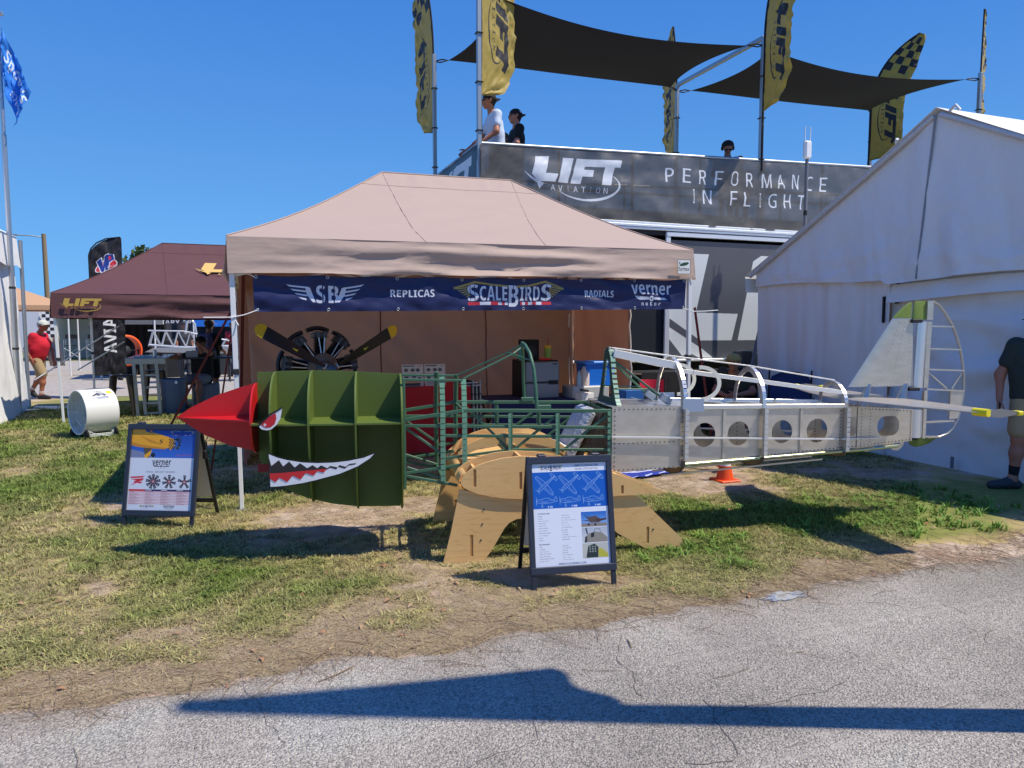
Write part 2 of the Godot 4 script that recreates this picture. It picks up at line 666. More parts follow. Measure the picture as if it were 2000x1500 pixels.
	pmt.albedo_texture = noise_tex(FastNoiseLite.TYPE_SIMPLEX, 0.02, 256, 4, 0.0, ramp([0.0, "8a8680", 0.4, "8c8e92", 0.5, "77849b", 0.6, "a8aaa6", 1.0, "8a8680"]), 3)
	struct("road_marking", pm, pmt)
	var ck := mb()
	var cr := RandomNumberGenerator.new()
	cr.seed = 9
	for k in 8:
		var x := cr.randf_range(-1.6, 5.2)
		var p := Vector3(x, 0.0145, -(road_edge(x) - cr.randf_range(0.02, 1.3)))
		var a := cr.randf() * TAU
		var wd := cr.randf_range(0.0012, 0.0028)
		for i in cr.randi_range(10, 30):
			a += cr.randfn() * 0.3
			var d := Vector3(cos(a), 0, sin(a)) * cr.randf_range(0.02, 0.05)
			if -(p + d).z > road_edge(p.x) - 0.02: break
			var sd := Vector3(-d.z, 0, d.x).normalized() * wd * cr.randf_range(0.4, 1.0)
			ck.quad(p - sd, p + d - sd * 0.9, p + d + sd * 0.9, p + sd)
			p += d * 0.97
	struct("road_crack", ck, mat("6b655f", 0.95))
	# far concrete road behind the booths
	var con := mb()
	con.quad(Vector3(-70, 0.006, -18.4), Vector3(14, 0.006, -18.4), Vector3(14, 0.006, -39), Vector3(-70, 0.006, -39))
	var cm := mat("ffffff", 0.9, 0.0, noise_tex(FastNoiseLite.TYPE_SIMPLEX_SMOOTH, 0.03, 512, 5, 0.0, ramp([0.0, "98928a", 0.5, "a8a198", 1.0, "b8b1a7"]), 12))
	cm.uv1_triplanar = true
	cm.uv1_world_triplanar = true
	cm.uv1_scale = Vector3.ONE * 0.3
	struct("pavement", con, cm)

# ---------------------------------------------------------------- canopies
func cloth(hex: String, back: float, sd := 5, strength := 0.25, stretch := Vector3(0.6, 0.6, 0.6)) -> StandardMaterial3D:
	var m := relief(mat(hex, 0.72), TEX.crease, strength, 0.6)
	m.uv1_scale = stretch
	m.backlight_enabled = back > 0.0
	var c := Color(hex).srgb_to_linear()
	var mx := maxf(c.r, maxf(c.g, c.b))
	m.backlight = Color(lerpf(c.r / mx, 1.0, 0.3) * back, lerpf(c.g / mx, 1.0, 0.3) * back, lerpf(c.b / mx, 1.0, 0.3) * back)
	m.rim_enabled = true
	m.rim = 0.15
	return m

func canopy(o: Node3D, wid: float, dep: float, y0: float, y1: float, yr: float, rh: float, fab: Material, leg_mat: Material, ridge_x := 0.0, lean := 0.0, frame_roof := true) -> void:
	# local: front left leg at the origin, x along the front, -z to the back
	var nz := noise(1.3, 40 + int(wid * 10), 4)
	var cx := wid / 2 + ridge_x
	var cz := -dep / 2
	var ov := 0.03
	var A := Vector3(-ov, y1, ov)
	var B := Vector3(wid + ov, y1, ov)
	var C := Vector3(wid + ov, y1, -dep - ov)
	var D := Vector3(-ov, y1, -dep - ov)
	var R0 := Vector3(cx - rh, yr, cz)
	var R1 := Vector3(cx + rh, yr, cz)
	var slopes := [[A, B, R1, R0], [B, C, R1, R1], [C, D, R0, R1], [D, A, R0, R0]]
	for s in slopes:
		var m := mb()
		var long: bool = s[2] != s[3]
		var surf := func(u: float, v: float):
			var e: Vector3 = s[0].lerp(s[1], u)
			var r: Vector3 = s[3].lerp(s[2], u)
			var p := e.lerp(r, v)
			p.y -= sin(v * PI) * (0.075 + 0.03 * sin(u * PI)) * (1.0 - v * 0.4)
			var t := (s[1] - s[0]).normalized() as Vector3
			var along := p.dot(t)
			var soft := sin(v * PI) * sin(u * PI)
			p.y += nz.get_noise_3d(along * 0.5, v * 5.0, s[0].x + s[0].z * 3.0) * 0.034 * soft
			p.y += nz.get_noise_3d(along * 2.6, v * 1.2, 30.0) * 0.012 * smoothstep(0.72, 0.95, v) * (1.0 - smoothstep(0.97, 1.0, v))
			return p
		m.sheet(52 if long else 24, 30, surf)
		obj("roof_panel", m, fab, o)
		if long:
			var lines := []
			var hem := []
			for i in 41: hem.append(surf.call(i / 40.0, 0.83) + Vector3(0, 0.001, 0))
			lines.append(hem)
			for q in [0.0, 1.0]:
				var run := []
				var dir := (s[1] - s[0]).normalized() as Vector3
				for i in 25:
					var v := i / 24.0
					var span := lerpf((s[1] - s[0]).length(), (s[2] - s[3]).length(), v)
					var start := lerpf(s[0].dot(dir), s[3].dot(dir), v)
					var goal := lerpf(s[0].dot(dir) + (s[1] - s[0]).length() * lerpf(0.37, 0.63, q), lerpf(s[3].dot(dir), s[2].dot(dir), q), v)
					run.append(surf.call((goal - start) / span, v) + Vector3(0, 0.001, 0))
				lines.append(run)
			for q in lines:
				var sm := mb()
				sm.tube(q, 0.004, 4)
				obj("roof_seam", sm, fab, o)
	# ridge vent band and seams
	var seam := mb()
	for k in 4:
		var e: Vector3 = [A, B, C, D][k]
		var r: Vector3 = R0 if k in [0, 3] else R1
		var pts := []
		for i in 13:
			var v := i / 12.0
			var p := e.lerp(r, v)
			p.y -= sin(v * PI) * 0.075 * (1.0 - v * 0.4) - 0.006
			pts.append(p)
		seam.tube(pts, 0.006, 5)
	seam.tube([R0 + Vector3.UP * 0.005, R1 + Vector3.UP * 0.005], 0.008, 5)
	obj("roof_seam", seam, fab, o)
	var walls := [[A, B], [B, C], [C, D], [D, A]]
	for s in walls:
		var m := mb()
		var t := (s[1] - s[0]).normalized() as Vector3
		var out := t.cross(Vector3.UP)
		m.sheet(46, 12, func(u: float, v: float):
			var p: Vector3 = s[0].lerp(s[1], u)
			p.y = lerpf(y0, y1, v)
			var free := 1.0 - v
			var l := p.dot(t)
			p += out * (nz.get_noise_3d(l * 0.45, v * 2.4, 5.0 + s[0].z) * 0.075 * sin(u * PI) * (0.3 + free) + 0.03 * free)
			p += out * (0.008 * sin(v * 9.0 + l * 0.9 + nz.get_noise_2d(l * 0.6, 3.0) * 3.0) * sin(u * PI))
			p.y += nz.get_noise_2d(l * 0.8, 60.0) * 0.015 * free
			return p)
		obj("valance", m, fab, o)
	for k in 4:
		var p := Vector3([0.0, wid, wid, 0.0][k], 0, [0.0, 0.0, -dep, -dep][k])
		var foot := p + Vector3(lean if k in [0] else 0.0, 0, 0)
		var l := mb()
		l.bar(foot + Vector3(0, 0.01, 0), p.lerp(foot, 0.45) + Vector3.UP * (y0 + y1) * 0.28, 0.034, 0.034, Vector3.FORWARD, 0.003)
		l.bar(p.lerp(foot, 0.45) + Vector3.UP * (y0 + y1) * 0.27, p + Vector3.UP * (y1 - 0.02), 0.042, 0.042, Vector3.FORWARD, 0.003)
		var leg := obj("leg", l, leg_mat, o)
		var f := mb()
		f.box(foot + Vector3(0, 0.006, 0), Vector3(0.11, 0.008, 0.11))
		obj("foot_plate", f, M.galv, leg)
		var cl := mb()
		cl.box(p.lerp(foot, 0.45) + Vector3.UP * (y0 + y1) * 0.275, Vector3(0.055, 0.05, 0.055), Basis(), 0.006)
		obj("collar", cl, M.dark, leg)
	# folding scissor frame under the roof edge
	var tr := mb()
	for s in walls:
		var n := int(round((s[1] - s[0]).length() / 1.2))
		for k in n:
			var a: Vector3 = s[0].lerp(s[1], float(k) / n)
			var b: Vector3 = s[0].lerp(s[1], float(k + 1) / n)
			var inn := (Vector3(cx, 0, cz) - Vector3((a.x + b.x) / 2, 0, (a.z + b.z) / 2)).normalized() * 0.05
			tr.bar(a + inn + Vector3.UP * -0.06, b + inn + Vector3.UP * -0.32, 0.012, 0.028)
			tr.bar(a + inn * 1.4 + Vector3.UP * -0.32, b + inn * 1.4 + Vector3.UP * -0.06, 0.012, 0.028)
	obj("scissor_frame", tr, leg_mat, o)

func beige_canopy() -> void:
	var fab := cloth("bba598", 0.5, 5, 0.5, Vector3(0.25, 0.9, 0.9))
	var o := thing("pop_up_canopy", "beige pop-up canopy with navy banner over the radial engine booth", "canopy", Vector3(-0.05, 0, -6.5))
	o.rotation.z = 0.0125
	canopy(o, 4.56, 3.0, 2.04, 2.345, 3.27, 0.76, fab, M.white_paint, 0.06)
	# maker's patch on the valance
	var pic := Pic.new(128, 128, Color("e8e9e6"))
	polys(pic, [[14, 58, 30, 38, 60, 26, 100, 22, 116, 30, 90, 50, 50, 58]], Vector2.ZERO, Vector2.ONE, Color("1f4a34"))
	pic.rect(14, 20, 12, 22, Color("6f7a78"))
	write(pic, "Eurmax", Rect2(10, 66, 106, 34), Color("20252a"))
	pic.rect(20, 108, 88, 3, Color("9a9d9c"))
	for r in [Rect2(0, 0, 128, 4), Rect2(0, 124, 128, 4), Rect2(0, 0, 4, 128), Rect2(124, 0, 4, 128)]:
		pic.rect(r.position.x, r.position.y, r.size.x, r.size.y, Color("4a4f50"))
	var pt := mb()
	pt.quad(Vector3(4.34, 2.085, 0.112), Vector3(4.495, 2.085, 0.112), Vector3(4.495, 2.235, 0.112), Vector3(4.34, 2.235, 0.112))
	obj("maker_patch", pt, mat("ffffff", 0.6, 0.0, pic.tex()), o)
	# walls hung inside
	var wall := cloth("b8967e", 0.72, 5, 0.7)
	var nz := noise(0.9, 71, 4)
	var bw := mb()
	bw.sheet(80, 30, func(u: float, v: float):
		var x := lerpf(0.0, 4.62, u)
		var y := lerpf(0.02, 2.3, v)
		return Vector3(x, y, -2.99 + nz.get_noise_2d(x * 1.5 + y * 1.1, y * 0.9) * 0.07 + nz.get_noise_2d(x * 3.0 - y * 3.0, 9.0) * 0.025))
	var back := obj("back_wall", bw, wall, o)
	for x in [1.78, 3.26]:
		var s := mb()
		s.sheet(2, 24, func(u: float, v: float):
			var y := lerpf(0.02, 2.3, v)
			var xx: float = x + (u - 0.5) * 0.014
			return Vector3(xx, y, -2.975 + nz.get_noise_2d(xx * 1.5 + y * 1.1, y * 0.9) * 0.07 + nz.get_noise_2d(xx * 3.0 - y * 3.0, 9.0) * 0.025))
		obj("seam_tape", s, M.maroon, back)
	var rw := mb()
	rw.sheet(24, 20, func(u: float, v: float):
		var y := lerpf(0.5, 2.3, v)
		var z := lerpf(-2.95, -1.35 + (1.0 - v) * 0.06, u)
		return Vector3(4.6 + nz.get_noise_2d(z * 2.5, y * 0.7 + 4.0) * 0.04, y, z))
	obj("side_wall", rw, cloth("a47a62", 0.45, 5, 0.6), o)
	var zip := mb()
	var zp := []
	for i in 14:
		var v := i / 13.0
		zp.append(Vector3(4.6 + 0.015 * sin(i * 2.2), lerpf(0.5, 2.2, v), -1.34 + (1.0 - v) * 0.06 + 0.008 * sin(i * 1.7)))
	zip.tube(zp, 0.013, 6)
	obj("side_wall_hem", zip, mat("d8c9c0", 0.8), o)
	var zip2 := mb()
	zip2.bar(Vector3(4.56, 0.5, -2.94), Vector3(4.56, 2.2, -2.94), 0.03, 0.03)
	obj("side_wall_hem", zip2, mat("c9b5aa", 0.8), o)
	var lw := mb()
	lw.sheet(16, 20, func(u: float, v: float):
		var y := lerpf(0.02, 2.3, v)
		var z := lerpf(-2.15 + 0.12 * (1.0 - v), -2.98, u)
		return Vector3(0.02 + 0.1 * u * u + 0.03 * sin(u * 14.0) * (1.2 - v), y, z))
	obj("side_wall", lw, cloth("c09a88", 0.3, 5, 0.6), o)
	# banner: its own thing, tied to the two front legs
	banner()

func banner_print() -> ImageTexture:
	var W := 2048
	var H := 140
	var p := Pic.new(W, H, Color("0f1c52"))
	var wht := Color("d9deea")
	var gold := Color("a8944a")
	var red := Color("c8283a")
	# px in the photo 495..1340 -> 0..2048, y 545..605
	var X := func(x): return (x - 495.0) / 845.0 * W
	# winged SB
	for side in [0, 1]:
		var fx := func(x): return X.call(x) if side == 0 else X.call(1225.0 - x)
		for k in 4:
			var y: float = 31.0 + k * 17.0
			var xo: float = 547.0 + k * 6.5
			var q := PackedVector2Array([Vector2(fx.call(xo), y), Vector2(fx.call(584 - k * 1.5), y + 13 - k * 2.0), Vector2(fx.call(584 - k * 1.5), y + 20 - k * 2.0), Vector2(fx.call(xo + 5), y + 8)])
			p.poly(q, wht)
		p.poly(PackedVector2Array([Vector2(fx.call(578), 44), Vector2(fx.call(586), 46), Vector2(fx.call(595), 104), Vector2(fx.call(590), 104), Vector2(fx.call(581), 76)]), wht)
	write(p, "SB", Rect2(X.call(596), 38, X.call(634) - X.call(596), 70), wht)
	for x in [606.0, 625.0]: p.rect(X.call(x), 36, 5, 74, Color("0f1c52"))
	write(p, "REPLICAS", Rect2(X.call(724), 52, X.call(804) - X.call(724), 31), wht)
	write(p, "RADIALS", Rect2(X.call(1108), 52, X.call(1171) - X.call(1108), 31), wht)
	# the maker's name with two golden wings and a dashed red line
	for side in [0, 1]:
		var fx := func(x): return X.call(x) if side == 0 else X.call(1904.0 - x)
		p.line(PackedVector2Array([Vector2(fx.call(842), 44), Vector2(fx.call(881), 17), Vector2(fx.call(915), 32), Vector2(fx.call(946), 36)]), 9, gold)
		for k in 5: p.line(PackedVector2Array([Vector2(fx.call(845 + k * 5), 47 + k * 8), Vector2(fx.call(872), 38 + k * 9)]), 6, gold)
	write(p, "S", Rect2(X.call(867), 27, 50, 72), wht)
	write(p, "CALE", Rect2(X.call(890), 36, X.call(945) - X.call(890), 62), wht)
	write(p, "B", Rect2(X.call(948), 30, 48, 94), wht)
	write(p, "IRD", Rect2(X.call(971), 36, X.call(1012) - X.call(971), 62), wht)
	write(p, "S", Rect2(X.call(1015), 27, 50, 72), wht)
	for x in [872.0, 880.0, 902.0, 918.0, 957.0, 985.0, 1004.0, 1025.0]: p.rect(X.call(x), 30, 3, 66, Color("0f1c52"))
	for s in [[867, 890, 1], [890, 911, 0], [911, 926, 1], [926, 934, 0], [934, 940, 1], [940, 946, 0], [972, 976, 1], [976, 982, 0], [982, 988, 1], [988, 996, 0], [996, 1004, 1], [1004, 1016, 0], [1016, 1036, 1]]:
		p.rect(X.call(s[0]), 103, X.call(s[1]) - X.call(s[0]) + 1, 14, red if s[2] else wht)
	# motor maker
	write(p, "verner", Rect2(X.call(1212), 24, X.call(1306) - X.call(1212), 46), wht)
	polys(p, [[0, 0, 0.42, 0.25, 0.42, 0.75, 0.15, 0.8, 0.04, 0.45], [0.58, 0.3, 0.9, 0.35, 1.0, 0.8, 0.8, 0.8, 0.58, 0.75]], Vector2(X.call(1220), 76), Vector2(X.call(1296) - X.call(1220), 24), wht)
	p.poly(arc(Vector2(X.call(1258), 89), Vector2(13, 13), 0, 360, 20), wht)
	p.poly(arc(Vector2(X.call(1258), 89), Vector2(4, 4), 0, 360, 12), Color("0f1c52"))
	for k in 5: write(p, "motor"[k], Rect2(X.call(1235) + k * 24, 108 if k != 2 else 104, 13, 14 if k != 2 else 18), wht)
	return p.tex()

func banner() -> void:
	var o := thing("banner", "navy banner with white and gold lettering hung below the beige valance", "banner", Vector3(0.12, 0, -6.49))
	o.rotation.z = 0.0145
	var nz := noise(1.1, 55, 3)
	var f := func(u: float, v: float):
		var x := lerpf(0.0, 4.34, u)
		var y := lerpf(1.715, 2.03, v)
		var sag := -0.012 * sin(u * PI * 8.0) * sin(u * PI * 8.0) * v
		return Vector3(x, y + sag, nz.get_noise_2d(x * 1.2 + y * 2.0, y * 3.0) * 0.028 + nz.get_noise_2d(x * 3.5 - y * 5.0, 4.0) * 0.006)
	var m := mb()
	m.sheet(120, 14, f)
	var mt := cloth("ffffff", 0.0, 5, 0.6)
	mt.uv1_triplanar = false
	mt.uv1_scale = Vector3.ONE
	mt.heightmap_enabled = false
	mt.roughness = 0.5
	mt.albedo_texture = banner_print()
	obj("cloth", m, mt, o)
	for k in 8:
		for v in [0.05, 0.955]:
			var g := mb()
			var p: Vector3 = f.call(clampf(k / 7.0, 0.006, 0.994), v)
			var ring := []
			for i in 11: ring.append(p + Vector3(cos(TAU * i / 10) * 0.012, sin(TAU * i / 10) * 0.012, 0.004))
			g.tube(ring, 0.004, 5, false)
			obj("eyelet", g, M.steel, o)
	for c in [[0.03, 1.73, -0.08, 1.69, -0.18, 1.67, -0.4, 1.67], [-0.17, 1.67, -0.15, 1.64, -0.14, 1.62, -0.13, 1.6], [4.31, 1.73, 4.42, 1.69, 4.56, 1.69, 4.73, 1.7], [0.03, 2.0, -0.02, 2.03, -0.08, 2.05, -0.12, 2.06], [4.31, 2.02, 4.35, 2.04, 4.4, 2.05, 4.45, 2.06]]:
		var tie := mb()
		tie.tube([Vector3(c[0], c[1], 0.0), Vector3(c[2], c[3], 0.01), Vector3(c[4], c[5], 0.02), Vector3(c[6], c[7], 0.04)], 0.005, 5)
		obj("tie_cord", tie, M.white_paint, o)

func brown_canopy() -> void:
	var fab := cloth("5e3a3c", 0.05)
	var o := thing("pop_up_canopy", "dark brown pop-up canopy over the bar tables at left", "canopy", Vector3(-2.86, 0, -13.46))
	canopy(o, 4.57, 3.0, 1.74, 2.14, 3.16, 0.8, fab, M.white_paint, 0.0, 0.06)
	for k in 2:
		var big := k == 1
		var p := Pic.new(512, 200, Color(0, 0, 0, 0))
		print_lift(p, Rect2(4, 4, 504, 192), Color("d9b56a") if big else Color("c8a54e"))
		var mt := mat("ffffff", 0.7, 0.0, p.tex())
		mt.transparency = BaseMaterial3D.TRANSPARENCY_ALPHA_SCISSOR
		mt.alpha_scissor_threshold = 0.5
		var m := mb()
		if big:
			# on the front slope, following it
			m.sheet(14, 8, func(u: float, v: float):
				var x := lerpf(2.05, 3.6, u)
				var t := lerpf(0.36, 0.66, v)
				var e := Vector3(x, 2.14, 0.05)
				var q := Vector3(2.285 + (x - 2.285) * 0.36, 3.16, -1.5)
				var p3 := Vector3(x, lerpf(e.y, q.y, t), lerpf(e.z, q.z, t))
				p3.y -= sin(t * PI) * 0.1 * (1.0 - t * 0.4) - 0.032
				p3.z += 0.012
				return p3)
		else:
			m.quad(Vector3(0.1, 1.83, 0.105), Vector3(0.72, 1.83, 0.105), Vector3(0.72, 2.06, 0.105), Vector3(0.1, 2.06, 0.105))
		obj("printed_mark", m, mt, o)
	var br := mb()
	br.rod(Vector3(-0.2, 0.75, -2.6), Vector3(0.6, 1.3, -2.9), 0.015)
	br.rod(Vector3(-1.0, 0.55, -2.9), Vector3(0.5, 1.62, -3.0), 0.014)
	obj("brace", br, M.white_paint, o)

# ---------------------------------------------------------------- white tents
func white_tent() -> void:
	var o := thing("frame_tent", "large white frame tent with shaded gable at the right edge", "tent", Vector3(7.35, 0, -5.9))
	# local: z + towards the street; gable in x = 0
	var nz := noise(0.8, 90, 4)
	var roof_y := func(z: float): return lerpf(3.97, 2.4, clampf(absf(z) / 3.0, 0, 1))
	var gab := mb()
	gab.sheet(110, 40, func(u: float, v: float):
		var z := lerpf(-2.98, 2.8, u)
		var lo := 2.18 + 0.03 * sin(z * 2.0) - (0.05 if z > -0.6 else 0.0)
		var y := lerpf(lo, roof_y.call(z) - 0.02, v)
		var b := 1.0 - v
		var x := -0.02 - 0.03 * b
		var s := z + 0.12 + (4.0 - y) * 0.03
		x -= 0.045 * exp(-s * s * 40.0)
		x += nz.get_noise_2d(z * 2.6 + y * 0.6, y * 0.5) * 0.05 * (0.3 + b)
		x += nz.get_noise_2d(z * 1.2, y * 4.0 + 20.0) * 0.035 * b * b
		x -= 0.05 * exp(-pow(s - 0.35 - b * 0.25, 2.0) * 18.0) * b
		return Vector3(x, y, z))
	obj("gable_panel", gab, M.white_cloth, o)
	var seam := mb()
	var sp := []
	for i in 12: sp.append(Vector3(-0.075 - 0.01 * (11 - i) / 11.0, lerpf(2.14, 3.94, i / 11.0), lerpf(-0.17, -0.02, i / 11.0)))
	seam.tube(sp, 0.012, 5)
	obj("gable_seam", seam, mat("8d9096", 0.8), o)
	# lower side curtains
	for k in 2:
		var z0: float = [-2.95, -0.66][k]
		var z1: float = [-0.6, 2.8][k]
		var m := mb()
		m.sheet(60, 44, func(u: float, v: float):
			var z := lerpf(z0, z1, u)
			var y := lerpf(0.0, 2.3, v)
			var x := 0.03 + 0.07 * k
			if k == 0: x += nz.get_noise_2d(z * 3.2, y * 0.35 + 3.0) * 0.05 - 0.02 * v
			else:
				var q := (z + 0.66) * 0.8 + (1.0 - v) * 1.0
				x += 0.05 * sin(q * 3.0 + nz.get_noise_2d(z, y) * 2.0) * sin(v * PI) * 0.8 + nz.get_noise_2d(z * 0.9 + y, y * 1.8 - z * 0.6) * 0.11 * sin(v * PI)
				x -= 0.05 * (1.0 - v) * (1.0 - v)
				y *= 0.992
			return Vector3(x, y, z))
		obj("side_curtain", m, M.white_cloth, o)
	var band := mb()
	band.sheet(50, 5, func(u: float, v: float):
		var z := lerpf(-0.64, 2.8, u)
		var lo := lerpf(1.9, 1.98, u)
		return Vector3(0.045 - 0.05 * (1.0 - v) + nz.get_noise_2d(z * 1.5, v + 50.0) * 0.02, lerpf(lo, 2.12, v) + 0.02 * sin(z * 2.2), z))
	obj("curtain_flap", band, M.white_cloth, o)
	for s in [-1.0, 1.0]:
		var m := mb()
		m.sheet(30, 14, func(u: float, v: float):
			var x: float = lerpf(-0.1, 11.0, u) if s > 0 else lerpf(11.0, -0.1, u)
			var z: float = lerpf(3.12, 0.0, v) * s
			return Vector3(x, roof_y.call(z) + 0.045 - (0.06 if absf(z) > 3.0 else 0.0) - 0.03 * sin(v * PI) , z))
		obj("roof_panel", m, M.white_cloth, o)
		var pipe := mb()
		pipe.tube([Vector3(-0.07, 2.36, 3.06 * s), Vector3(-0.07, 3.93, 0.04 * s)], 0.03, 8)
		obj("gable_pipe", pipe, mat("c3c6ca", 0.7), o)
		var ev := mb()
		ev.sheet(12, 4, func(u: float, v: float):
			var x: float = lerpf(-0.1, 11.0, u) if s > 0 else lerpf(11.0, -0.1, u)
			return Vector3(x, lerpf(2.12, 2.36, v), (3.14 - 0.02 * (1.0 - v)) * s))
		obj("eave_flap", ev, M.white_cloth, o)
		var wl := mb()
		wl.box(Vector3(5.5, 1.1, 2.95 * s), Vector3(10.9, 2.2, 0.03))
		obj("long_wall", wl, M.white_cloth, o)
	var bk := mb()
	bk.prism(v2([-2.9, 0, 2.9, 0, 2.9, 2.4, 0, 3.98, -2.9, 2.4]), 0, 0.03, Transform3D(Basis(Vector3.UP, PI / 2), Vector3(10.95, 0, 0)))
	obj("end_wall", bk, M.white_cloth, o)
	var cl := mb()
	cl.tube([Vector3(-0.09, 3.93, 0.16), Vector3(-0.13, 3.96, 0.26), Vector3(-0.12, 3.9, 0.3)], 0.018, 6)
	obj("tie_end", cl, M.white_paint, o)
	var cl2 := mb()
	cl2.tube([Vector3(-0.1, 3.74, -0.5), Vector3(-0.13, 3.78, -0.46)], 0.02, 6)
	obj("tie_end", cl2, M.white_paint, o)
	var gapm := mb()
	gapm.box(Vector3(0.075, 2.02, -0.55), Vector3(0.02, 0.3, 0.05))
	gapm.box(Vector3(0.0, 1.8, -0.67), Vector3(0.03, 0.32, 0.02))
	obj("curtain_gap", gapm, M.soft_black, o)
	for z in [0.35, 1.55]:
		var lp := mb()
		lp.box(Vector3(-0.04, 0.09, z), Vector3(0.01, 0.13, 0.035))
		obj("webbing_loop", lp, mat("70757c", 0.9), o)

func left_tent() -> void:
	var o := thing("frame_tent", "white walled tent cut off by the left edge", "tent", Vector3(-4.05, 0, -16.15))
	var nz := noise(0.9, 33, 3)
	var m := mb()
	m.sheet(40, 26, func(u: float, v: float):
		var z := lerpf(3.4, 0.0, u)
		var y := lerpf(0.0, 3.0, v)
		return Vector3(0.42 * pow(1.0 - v, 2.2) * (0.35 + 0.65 * (z / 3.4)) + nz.get_noise_2d(z * 2.0, y * 0.6) * 0.06, y, z))
	obj("side_curtain", m, M.white_cloth, o)
	var e := mb()
	e.sheet(14, 6, func(u: float, v: float):
		var z := lerpf(3.5, -0.05, u)
		return Vector3(0.05 + 0.05 * (1.0 - v), lerpf(2.72, 3.3, v) + 0.03 * sin(z * 6.0) * (1.0 - v), z))
	obj("eave_flap", e, M.white_cloth, o)
	var r := mb()
	r.quad(Vector3(0.07, 3.3, 3.5), Vector3(0.07, 3.3, -0.05), Vector3(-3.0, 4.9, -0.05), Vector3(-3.0, 4.9, 3.5))
	r.quad(Vector3(-3.0, 4.9, 3.5), Vector3(-3.0, 4.9, -0.05), Vector3(-6.1, 3.3, -0.05), Vector3(-6.1, 3.3, 3.5))
	obj("roof_panel", r, M.white_cloth, o)
	var b := mb()
	b.prism(v2([-6, 0, 0, 0, 0, 3.25, -3, 4.8, -6, 3.25]), -0.03, 0.0)
	b.box(Vector3(-6, 1.6, 1.7), Vector3(0.03, 3.2, 3.4))
	obj("end_wall", b, M.white_cloth, o)
	var p := mb()
	p.rod(Vector3(0.1, 0, -0.1), Vector3(0.1, 3.25, -0.1), 0.035)
	obj("corner_post", p, M.galv, o)
	var c := mb()
	c.sheet(12, 6, func(u: float, v: float):
		return Vector3(lerpf(0.2, 0.95, v), 0.03 + 0.02 * sin(u * 9.0 + v * 4.0), lerpf(0.6, -0.2, u)))
	obj("loose_hem", c, M.white_cloth, o)
# ---------------------------------------------------------------- the two-storey display trailer
func rail_y(x: float) -> float:
	return 4.32 + 0.032 * x

